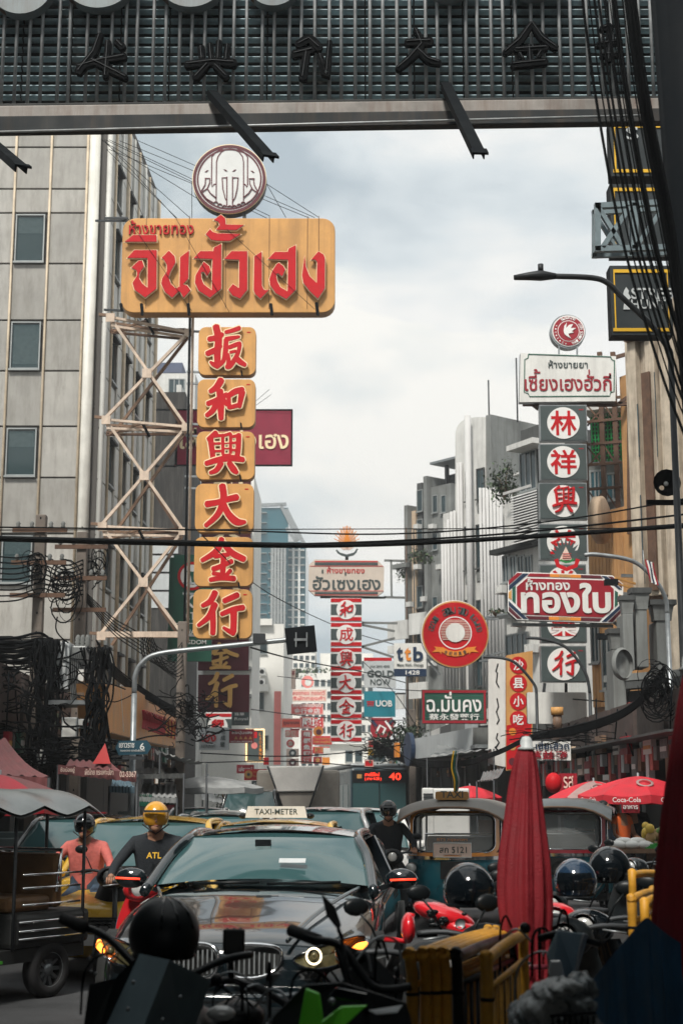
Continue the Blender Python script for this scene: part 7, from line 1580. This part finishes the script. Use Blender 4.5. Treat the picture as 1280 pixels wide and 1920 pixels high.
def stand(look=0, reach=.2):
    J = dict(pelvis=(0, 0, .93), belly=(0, 0, 1.08), chest=(0, 0, 1.30), neck=(0, -.02, 1.48), skull=(0, -.03, 1.56), look=look)
    for s_, x in (('L', 1), ('R', -1)):
        J['sh'+s_] = (.19*x, 0, 1.40); J['el'+s_] = (.25*x, -.05, 1.14); J['wr'+s_] = (.2*x, -.2-reach*.3, 1.05); J['ha'+s_] = (.18*x, -.27-reach*.3, 1.05)
        J['hi'+s_] = (.1*x, 0, .9); J['kn'+s_] = (.11*x, -.02, .5); J['an'+s_] = (.12*x, .02, .1); J['to'+s_] = (.13*x, -.14, .05)
    return J
m_orc = mat('orange_vest', (.75, .14, .03), .8, var=.2)
person('vendor in orange vest standing behind fruit stall', (P(1163, 1560, 22.5).x, 22.5, .13), radians(40), stand(.3), (m_orc, m_cloth, m_plast, 'short'), scale=.93)
person('dark clothed vendor beside the orange vest, nearer the fruit', (P(1188, 1560, 22.8).x, 22.8, .13), radians(-20), stand(-.2), (m_cloth, m_cloth, m_plast, 'long'), scale=.95)
person('pedestrian in slate jacket bending at the teal parasol', (P(1130, 1580, 22).x, 22, .13), radians(60), stand(), (m_denim, m_cloth, m_plast, 'long'), scale=.9)
person('shopper in dark shirt under the red parasols, left of the vendors', (P(1145, 1580, 24).x, 24, .13), radians(160), stand(), (m_cloth, m_denim, m_plast, 'short'), scale=.97)
# ------------------------------------------------------------------ near clutter at the bottom of the picture
m_screen = mat('screen_grey', (.17, .235, .265), .4, var=.2, scale=6, spec=.6)
def at(u, v, Y, z=None):
    p = P(u, v, Y); return p
def near_bike(label, u, v, Y, rz, col, helmet=None, group='parked motorbikes in the foreground', scale=1, screen=False, ref=1.03, **k):
    """bike placed so that its handlebar height ref is at pixel v"""
    p = P(u, v, Y); return scooter(label, (p.x, Y+.35, p.z-ref*scale), rz, col, screen=screen, group=group, scale=scale, **k)
# dark scooter with faceted wind screen, bottom left
c = P(290, 1830, 5.0); t = thing('motor_scooter', (c.x, 5.0, 0), 'dark motor scooter with big grey faceted wind screen at bottom left', 'motorbike', 'parked motorbikes in the foreground')
def q5(u, v, Y=5.0): return P(u, v, Y)-Vector((c.x, 5.0, 0))
b = MB(); pts = [q5(262, 1788, 5.1), q5(318, 1800, 4.92), q5(395, 1838, 5.15), q5(350, 1975, 5.2), q5(240, 2000, 4.86), q5(168, 1990, 5.1)]
b.add([tuple(x) for x in pts], [(0, 1, 4, 5), (1, 2, 3, 4)], m_screen); o = b.build('wind_screen', t); o.modifiers.new('s', 'SOLIDIFY').thickness = .006
b = MB(); pts = [q5(168, 1845, 5.2), q5(215, 1835, 5.1), q5(262, 1790, 5.12), q5(168, 1990, 5.12), q5(150, 1975, 5.2)]
b.add([tuple(x) for x in pts], [(0, 1, 2, 3, 4)], m_plast); o = b.build('side_fairing', t); o.modifiers.new('s', 'SOLIDIFY').thickness = .01
for u, v in ((250, 1842), (240, 1892), (338, 1870), (305, 1912)): MB().ball(q5(u, v, 4.88), .007, m_steel, 8, 5).build('screw', t)
MB().ball(q5(300, 2060, 5.5), (.3, .5, .35), m_plast, 16, 10).build('body', t)
wheel(t, 0, -.1, .26, .11, m_dsteel, 6); wheel(t, .1, 1.15, .26, .11, m_dsteel, 6)
MB().tube(smooth_poly([tuple(q5(150, 1735, 5.5)), tuple(q5(205, 1760, 5.4)), tuple(q5(300, 1840, 5.3)), tuple(q5(420, 1800, 5.4)), tuple(q5(470, 1790, 5.5))], 5), .014, m_plast, 8).build('handlebar', t)
MB().tube([q5(118, 1722, 5.5), q5(160, 1740, 5.45)], .022, m_rubber, 10).build('grip', t)
hc = P(308, 1752, 5.5); h = thing('helmet', hc, 'large matte black helmet resting above the grey wind screen, bottom left', 'helmet', rz=.5); hl(h, (0, 0, 0), .125, m_plast, visor=False, name='shell')
for a in (-.5, 0, .5): MB().tube([(.125*1.02*cos(x)*sin(a), -.14*cos(x)*cos(a), .133*sin(x)) for x in (.2, .6, 1.0, 1.4)], .004, m_gloss, 5).build('shell_ridge', h)
# phone holder and cockpit in front of the grille
t = thing('handlebar_cockpit', P(435, 1860, 5.6), 'dark handlebar with phone holder in front of the car grille', 'motorbike part'); c = P(435, 1860, 5.6)
def q6(u, v, Y=5.6): return P(u, v, Y)-c
MB().tube(smooth_poly([tuple(q6(380, 1850)), tuple(q6(430, 1838)), tuple(q6(500, 1862)), tuple(q6(560, 1900))], 5), .013, m_plast, 8).build('handlebar', t); MB().bb(-.035, .045, -.02, .0, .13, .22, m_plast).build('phone_holder', t, bevel=.008)
MB().tube([q6(434, 1845), q6(432, 1790)], .012, m_plast, 8).build('stalk', t); MB().ball(q6(445, 1905), (.10, .12, .06), m_plast, 14, 8).build('headlamp_cowl', t)
for d in (-12, 0, 12): MB().tube([q6(432+d, 1756), q6(440+d, 1740)], .006, m_plast, 6).build('claw', t)
MB().ball(q6(415, 1900, 5.4), (.05, .03, .028), m_lens, 10, 6).build('indicator_lens', t)
# green and black bike
c = P(620, 1900, 4.8); t = thing('sport_scooter', (c.x, 4.8, 0), 'black motorbike fairing with bright green angular panels at bottom centre', 'motorbike', 'parked motorbikes in the foreground')
def q7(u, v, Y=4.8): return P(u, v, Y)-Vector((c.x, 4.8, 0))
m_gr = mat('lime_green', (.16, .75, .05), .3, var=.1, coat=.5)
def plate(nm, l, m, par, th=.012):
    b = MB(); b.add([tuple(x) for x in l], [tuple(range(len(l)))], m); o = b.build(nm, par); s_ = o.modifiers.new('s', 'SOLIDIFY'); s_.thickness = th; bv = o.modifiers.new('b', 'BEVEL'); bv.width = .004; return o
plate('fairing', [q7(500, 1990, 4.85), q7(512, 1905, 4.85), q7(570, 1846, 4.9), q7(640, 1842, 4.95), q7(760, 1880, 4.95), q7(790, 1990, 4.9)], m_plast, t)
plate('green_panel', [q7(558, 1930, 4.80), q7(572, 1852, 4.82), q7(598, 1862, 4.80), q7(604, 1905, 4.78), q7(600, 1985, 4.78), q7(556, 1985, 4.8)], m_gr, t)
plate('green_panel', [q7(602, 1915, 4.775), q7(640, 1886, 4.8), q7(690, 1884, 4.82), q7(640, 1930, 4.78), q7(590, 1985, 4.77)], m_gr, t)
plate('headlamp_cover', [q7(612, 1870, 4.83), q7(630, 1850, 4.85), q7(690, 1862, 4.86), q7(680, 1880, 4.84)], m_gloss, t)
plate('white_stripe', [q7(690, 1895, 4.83), q7(755, 1885, 4.84), q7(745, 1900, 4.82), q7(705, 1904, 4.82)], m_grey, t, .004)
MB().ball(q7(622, 1878, 4.8), .012, m_steel, 10, 6).build('bolt', t); MB().ball((0, .5, .75), (.16, .6, .2), m_plast, 16, 10).build('body', t); wheel(t, 0, -.1, .26, .11, m_dsteel, 6); wheel(t, 0, 1.1, .26, .11, m_dsteel, 6)
MB().tube(smooth_poly([tuple(q7(548, 1745, 5.3)), tuple(q7(590, 1762, 5.2)), tuple(q7(640, 1775, 5.15)), tuple(q7(700, 1850, 5.1)), tuple(q7(770, 1850, 5.1))], 5), .014, m_plast, 8).build('handlebar', t)
MB().tube([q7(545, 1744, 5.3), q7(598, 1764, 5.2)], .021, m_rubber, 10).build('grip', t); MB().tube([q7(640, 1760, 5.1), q7(655, 1830, 5.0), q7(690, 1900, 4.9)], .006, m_cable, 6).build('brake_cable', t)
plate('mirror', [q7(602, 1674, 5.1), q7(628, 1700, 5.1), q7(640, 1735, 5.1), q7(634, 1744, 5.1), q7(612, 1716, 5.1)], m_plast, t, .02); MB().tube([q7(634, 1742, 5.1), q7(642, 1762, 5.12)], .007, m_plast, 6).build('mirror_stalk', t)
plate('dark_cowl', [q7(625, 1760, 5.2), q7(700, 1790, 5.3), q7(760, 1850, 5.3), q7(740, 1960, 5.2), q7(660, 1880, 5.1)], m_plast, t)
# red sport bike
c = P(830, 1740, 9.0); t = thing('sport_motorbike', (c.x, 9.0, 0), 'red motorbike with black splash pattern and round badge right of the saloon', 'motorbike', rz=0)
def q8(u, v, Y=9.0): return P(u, v, Y)-Vector((c.x, 9, 0))
m_rp = mat('bike_red', (.55, .012, .02), .25, var=0, coat=.8)
def bulge(cu, cv, ru, rv, Y, m, nm, rot=0, d=.14):
    k = S(Y); R = Matrix.Rotation(rot, 3, 'Y'); MB().ball((0, 0, 0), (ru*k, d, rv*k), m, 18, 12, M=R).build(nm, t, loc=q8(cu, cv, Y))
bulge(832, 1716, 60, 20, 9.0, m_rp, 'tank', radians(18)); bulge(812, 1700, 34, 12, 9.05, m_plast, 'seat', radians(16)); bulge(862, 1742, 42, 20, 8.98, m_rp, 'side_fairing', radians(22)); bulge(765, 1740, 14, 28, 9.1, m_rp, 'rear_cowl', 0, .1)
MB().lathe([(0, -.01), (.026, -.01), (.03, 0)], (0, 0, 0), m_steel, 16, ax='Y').build('badge', t, loc=q8(862, 1732, 8.84))
rnd = random.Random(8)
for i in range(10): MB().ball((0, 0, 0), (rnd.uniform(.015, .04), .012, rnd.uniform(.008, .02)), m_plast, 8, 5).build('splash_mark', t, loc=q8(rnd.uniform(800, 870), rnd.uniform(1708, 1735), 8.87))
MB().tube([q8(720, 1760, 9.1), q8(760, 1765, 9.1), q8(772, 1712, 9.1)], .02, m_rp, 8).build('grab_rail', t); wheel(t, .25, .4, .29, .12, m_dsteel, 6); wheel(t, -.3, .9, .29, .12, m_dsteel, 6)
MB().ball((0, .4, .5), (.3, .4, .28), m_dsteel, 14, 8).build('engine', t)
# helmets and bikes in the right half
for i, (u, v, Y, r, mm, lab, rz) in enumerate(((878, 1668, 8.2, .135, m_gloss, 'glossy black helmet with visor below the taxi three-wheeler', .3), (1078, 1652, 8.6, .12, mat('helmet_blue_black', (.012, .03, .06), .1, var=0, coat=1), 'dark blue reflective helmet right of closed umbrella', -.2), (1142, 1628, 9.2, .125, m_gloss, 'tall black reflective helmet rightmost of the pair', -.4))):
    h = thing('helmet', P(u, v, Y), lab, 'helmet', rz=rz); hl(h, (0, 0, 0), r, mm, name='shell')
bk = [('dark parked motorbike below the glossy black helmet', 880, 1745, 8.2, .2, m_plast), ('black parked motorbike below the blue helmet', 1080, 1735, 8.6, -.2, m_plast), ('black parked motorbike beneath the tallest helmet', 1140, 1715, 9.2, -.35, m_gloss), ('dark parked motorbike by the fruit stall', 1205, 1612, 15, -.5, m_plast), ('grey parked motorbike at far right before the stall', 1225, 1590, 17, -.6, m_gloss), ('black parked motorbike in front of the second three-wheeler', 1010, 1690, 11, .1, m_plast), ('dark motorbike between the barriers and the saloon', 745, 1800, 7.2, .4, m_plast), ('red and black parked motorbike behind the closed umbrella', 1045, 1700, 9.8, -.1, m_rp)]
for lab, u, v, Y, rz, mm in bk:
    p = P(u, v, Y); scooter(lab, (p.x, Y+.3, max(-.02, p.z-1.03) if p.z-1.03 > .3 else 0), rz, mm, group='parked motorbikes in the foreground', screen=False)
c = P(1055, 1800, 5.6); t = thing('motor_scooter', (c.x, 5.6, 0), 'grey motor scooter front with angular fairing beneath the closed umbrella', 'motorbike', 'parked motorbikes in the foreground')
def q9(u, v, Y=5.6): return P(u, v, Y)-Vector((c.x, 5.6, 0))
plate('fairing', [q9(1022, 1790), q9(1042, 1744), q9(1090, 1750, 5.7), q9(1078, 1840, 5.65), q9(1050, 1860), q9(1028, 1830)], m_screen, t)
plate('headlamp', [q9(1030, 1800, 5.57), q9(1050, 1800, 5.57), q9(1060, 1840, 5.57), q9(1040, 1850, 5.57), q9(1026, 1825, 5.57)], m_lens, t)
plate('edge_trim', [q9(1090, 1748, 5.68), q9(1098, 1752, 5.7), q9(1070, 1850, 5.64), q9(1064, 1848, 5.62)], m_steel, t)
MB().ball((0, .4, .7), (.18, .5, .25), m_plast, 14, 8).build('body', t); wheel(t, 0, 0, .26, .1, m_dsteel, 6); wheel(t, 0, 1.1, .26, .1, m_dsteel, 6)
MB().tube([q9(1010, 1760, 5.8), q9(1050, 1748, 5.75), q9(1120, 1770, 5.8)], .014, m_plast, 8).build('handlebar', t)
plate('light_visor', [q9(835, 1715, 7.2), q9(890, 1720, 7.2), q9(905, 1742, 7.2), q9(880, 1760, 7.15), q9(845, 1745, 7.15)], m_screen, t) if False else None
# ------------------------------------------------------------------ yellow barriers
m_bar = mat('barrier_yellow', (.55, .27, .025), .5, var=.3, scale=14, streak=.4, dirt=(.05, .03, .02))
def barrier(label, u0, v0, Y0, u1, v1, Y1, m, n=10, h=.95, group='nested crowd barriers'):
    a, c = P(u0, v0, Y0), P(u1, v1, Y1); t = thing('crowd_barrier', (a.x, a.y, 0), label, 'barrier', group); o0 = Vector((a.x, a.y, 0)); A = a-o0; C = c-o0; z0 = max(.02, A.z-h)
    dn = (C-A).normalized()
    q = [A-Vector((0, 0, A.z-z0)), A-Vector((0, 0, .06)), A+dn*.05, C-dn*.05, C-Vector((0, 0, .06)), C-Vector((0, 0, C.z-z0))]
    MB().tube(smooth_poly([tuple(x) for x in q[:1]]+[tuple(x) for x in q[1:5]]+[tuple(q[5])], 3), .021, m, 10).build('frame', t)
    MB().tube([A-Vector((0, 0, A.z-z0-.12)), C-Vector((0, 0, C.z-z0-.12))], .014, m, 8).build('lower_rail', t); MB().tube([A-Vector((0, 0, .1)), C-Vector((0, 0, .1))], .012, m, 8).build('upper_rail', t)
    for k in range(1, n): p = A+(C-A)*k/n; MB().tube([(p.x, p.y, p.z-.1), (p.x, p.y, z0+.12)], .008, m, 6).build('bar', t)
    for k in (.12, .3): MB().tube([A-Vector((0, 0, k)), A-Vector((0, 0, k+.012))], .0235, m_black, 10).build('tape_band', t)
    return t
names = ['leftmost yellow crowd barrier of the nested row', 'second yellow crowd barrier from the left in nested row', 'third yellow crowd barrier from the left in nested row', 'fourth yellow crowd barrier, rightmost yellow of nested row']
for k, (u0, v0, u1, v1) in enumerate(((772, 1795, 912, 1748), (797, 1793, 926, 1749), (815, 1793, 938, 1750), (834, 1792, 952, 1751))): barrier(names[k], u0, v0, 5.6+.02*k, u1, v1, 7.2+.05*k, m_bar)
barrier('black crowd barrier with yellow tape beside the nested yellow ones', 857, 1794, 5.7, 962, 1756, 7.2, m_plast); barrier('single yellow crowd barrier standing right of the nested row', 912, 1800, 5.2, 980, 1752, 6.3, m_bar, 6)
barrier('yellow crowd barrier at the far right behind the blue tarpaulin', 1183, 1688, 7.4, 1222, 1672, 8.3, m_bar, 4); barrier('second yellow barrier at the far right, beside the right umbrella', 1207, 1696, 7.0, 1232, 1684, 7.6, m_bar, 4); barrier('tall yellow barrier post behind the far right pair', 1184, 1640, 8.2, 1240, 1640, 8.8, m_bar, 4)
# ------------------------------------------------------------------ closed umbrellas
m_vel = mat('umbrella_red', (.19, .007, .014), .7, var=.22, scale=10, bump=.25, bscale=120)
def closed(label, u, Y, prof, folds=9, foot=None, m=m_vel, cap=True, seed=1):
    """prof: [(v, half width px)] from top to bottom"""
    c = P(u, prof[0][0], Y); t = thing('closed_umbrella', (c.x, Y, 0), label, 'umbrella'); rnd = random.Random(seed); ph = [rnd.uniform(0, 6.28) for _ in range(4)]
    V_ = smooth_poly(prof, 4); rings = []
    for v, hw, du in V_:
        p = P(u+du, v, Y); r0 = hw*S(Y)*1.02; ring = []
        tt = (v-prof[0][0])/(prof[-1][0]-prof[0][0])
        for k in range(96):
            a = 2*pi*k/96; r = r0*(1.03-.25*(abs(sin(a*folds/2+ph[0]+.5*tt+.35*sin(a*2+ph[3])))**.8)*min(1, tt*5+.15)+.05*sin(a*3+ph[1]+2*tt)+.035*sin(a*23+ph[2]+5*tt)*min(1, tt*4))
            ring.append((p.x-c.x+r*cos(a), r*sin(a)*.8, p.z))
        rings.append(ring)
    MB().loft(rings, m).build('canopy', t)
    MB().tube([(0, 0, 0), (0, 0, P(u, prof[0][0]+10, Y).z)], .019, m_brown, 8).build('pole', t)
    if cap:
        z = P(u, prof[0][0], Y).z; MB().lathe([(.0, .03), (.018, .026), (.028, .01), (.03, -.02), (.045, -.03), (.02, -.045)], (0, 0, z), m_grey, 18).build('cap', t)
    p = P(u+8, prof[-1][0]-66, Y); MB().lathe([(.105, -.01), (.112, 0), (.105, .012)], (p.x-c.x, 0, p.z), m_maroon, 24).build('tie_band', t) if foot else None
    MB().lathe([(0, 0), (.25, 0), (.25, .05), (.04, .09)], (0, 0, 0), m_conc, 20).build('base', t)
    return t
closed('closed deep red market umbrella with pale cap standing upright at right of centre', 986, 7.2, [(1392, 9, 0), (1420, 20, -1), (1470, 30, -2), (1540, 40, -3), (1610, 50, -4), (1680, 53, -3), (1740, 47, 0), (1790, 36, 6), (1835, 30, 9), (1875, 26, 9)], foot=True)
closed('second closed dark red umbrella cut off by the right edge', 1292, 5.6, [(1240, 8, 0), (1330, 26, 0), (1450, 42, -2), (1600, 58, -6), (1750, 66, -8), (1850, 66, -8), (2000, 60, -6)], seed=4)
# blue tarpaulin
c = P(1180, 1900, 5.2); t = thing('blue_tarpaulin', (c.x, 5.2, 0), 'dark blue tarpaulin draped over goods at the bottom right corner', 'tarpaulin')
top = [P(u, v, Y)-Vector((c.x, 5.2, 0)) for u, v, Y in ((1106, 1842, 5.0), (1140, 1800, 5.1), (1170, 1765, 5.2), (1208, 1722, 5.3), (1228, 1734, 5.4), (1262, 1760, 5.5), (1330, 1800, 5.5))]
tp = smooth_poly([tuple(x) for x in top], 6)
MB().grid(lambda i, j: Vector(tp[min(len(tp)-1, int(i*(len(tp)-1)+.5))])+Vector((.02*sin(i*30)*j, -.10*j-.035*j*sin(i*34), -1.0*j)), 48, 12, mat('tarp_navy', (.015, .075, .15), .75, var=.3, scale=8, bump=.3)).build('sheet', t)
MB().grid(lambda i, j: Vector(tp[min(len(tp)-1, int(i*(len(tp)-1)+.5))])+Vector((.1*j, .5*j, -.12*j)), 36, 4, MT['tarp_navy']).build('sheet_top', t)
# plastic bags in a wire basket
c = P(1040, 1900, 4.9); t = thing('bag_basket', (c.x, 4.9, 0), 'wire basket heaped with crumpled clear and white plastic bags at bottom', 'basket'); rnd = random.Random(12)
m_bag = mat('plastic_bag', (.22, .25, .26), .25, var=.35, scale=18, alpha=.85, bump=.6, bscale=45)
def crump(par, cen, r, seed, m, nm='plastic_bag'):
    rr_ = random.Random(seed); ph = [rr_.uniform(0, 6) for _ in range(6)]
    def fn(i, j):
        a = 2*pi*i; e = -pi/2+pi*j; k = 1+.22*sin(3*a+ph[0])*sin(2*e+ph[1])+.13*sin(7*a+ph[2]+3*e)+.08*sin(13*a+ph[3])*sin(9*e+ph[4])
        return (cen[0]+r[0]*k*cos(e)*cos(a), cen[1]+r[1]*k*cos(e)*sin(a), cen[2]+r[2]*k*sin(e))
    MB().grid(fn, 40, 22, m).build(nm, par)
for i, (u, v, ru, rv) in enumerate(((1010, 1890, 40, 26), (1060, 1878, 44, 24), (1090, 1850, 24, 22), (1030, 1860, 30, 16), (980, 1905, 26, 24), (1085, 1895, 30, 24), (1050, 1850, 34, 14), (1000, 1930, 50, 30), (1080, 1935, 44, 26))):
    p = P(u, v, 4.9+.03*(i % 3))-Vector((c.x, 4.9, 0)); k = S(4.9); crump(t, p, (ru*k, .09, rv*k), i, m_bag if i % 3 else mat('white_bag', (.36, .38, .38), .35, var=.2, scale=20, bump=.4))
for i in range(8):
    p = P(1035+i*11, 1905, 4.78)-Vector((c.x, 4.9, 0)); q = P(1037+i*10.5, 1990, 4.82)-Vector((c.x, 4.9, 0)); MB().tube([p, q], .0035, m_black, 5).build('basket_wire', t)
for v in (1905, 1935, 1965): p = P(1030, v, 4.78)-Vector((c.x, 4.9, 0)); q = P(1116, v-6, 4.78)-Vector((c.x, 4.9, 0)); MB().tube([p, q], .0045, m_black, 5).build('basket_rim', t)
MB().bb(-.2, .2, 0, .4, 0, .55, m_dark).build('crate', t)
# hoses, levers and bright bits on the near motorbikes
rnd = random.Random(77)
for (u, v, Y, n, lab) in ((440, 1870, 5.5, 9, 'brake hoses and levers around the phone holder handlebar'), (690, 1830, 5.2, 8, 'hoses and clutch cable by the green fairing'), (230, 1800, 5.5, 6, 'cables behind the grey wind screen'), (1010, 1770, 5.9, 7, 'cables and levers beneath the closed umbrella')):
    c = P(u, v, Y); t = thing('bike_controls', c, lab, 'motorbike part')
    for i in range(n):
        a = Vector((rnd.uniform(-.12, .12), rnd.uniform(-.05, .05), rnd.uniform(-.06, .06))); d = Vector((rnd.uniform(-.15, .15), rnd.uniform(-.05, .05), rnd.uniform(-.03, .08)))
        MB().tube(smooth_poly([tuple(a), tuple(a+d*.6+Vector((0, 0, .05))), tuple(a+d*1.2), tuple(a+d*1.3+Vector((0, 0, -.15)))], 4), rnd.uniform(.003, .006), m_cable if i % 4 else m_steel, 6).build('hose' if i % 4 else 'lever', t)
    for i in range(4): MB().cyl((0, 0, 0), (0, -.006, 0), .006, m_steel, 8).build('bolt', t, loc=(rnd.uniform(-.12, .12), -.06, rnd.uniform(-.1, .05)))
    MB().cyl((0, 0, 0), (0, .03, 0), .02, m_plast, 10).build('reservoir', t, loc=(rnd.uniform(-.08, .08), -.02, .06))
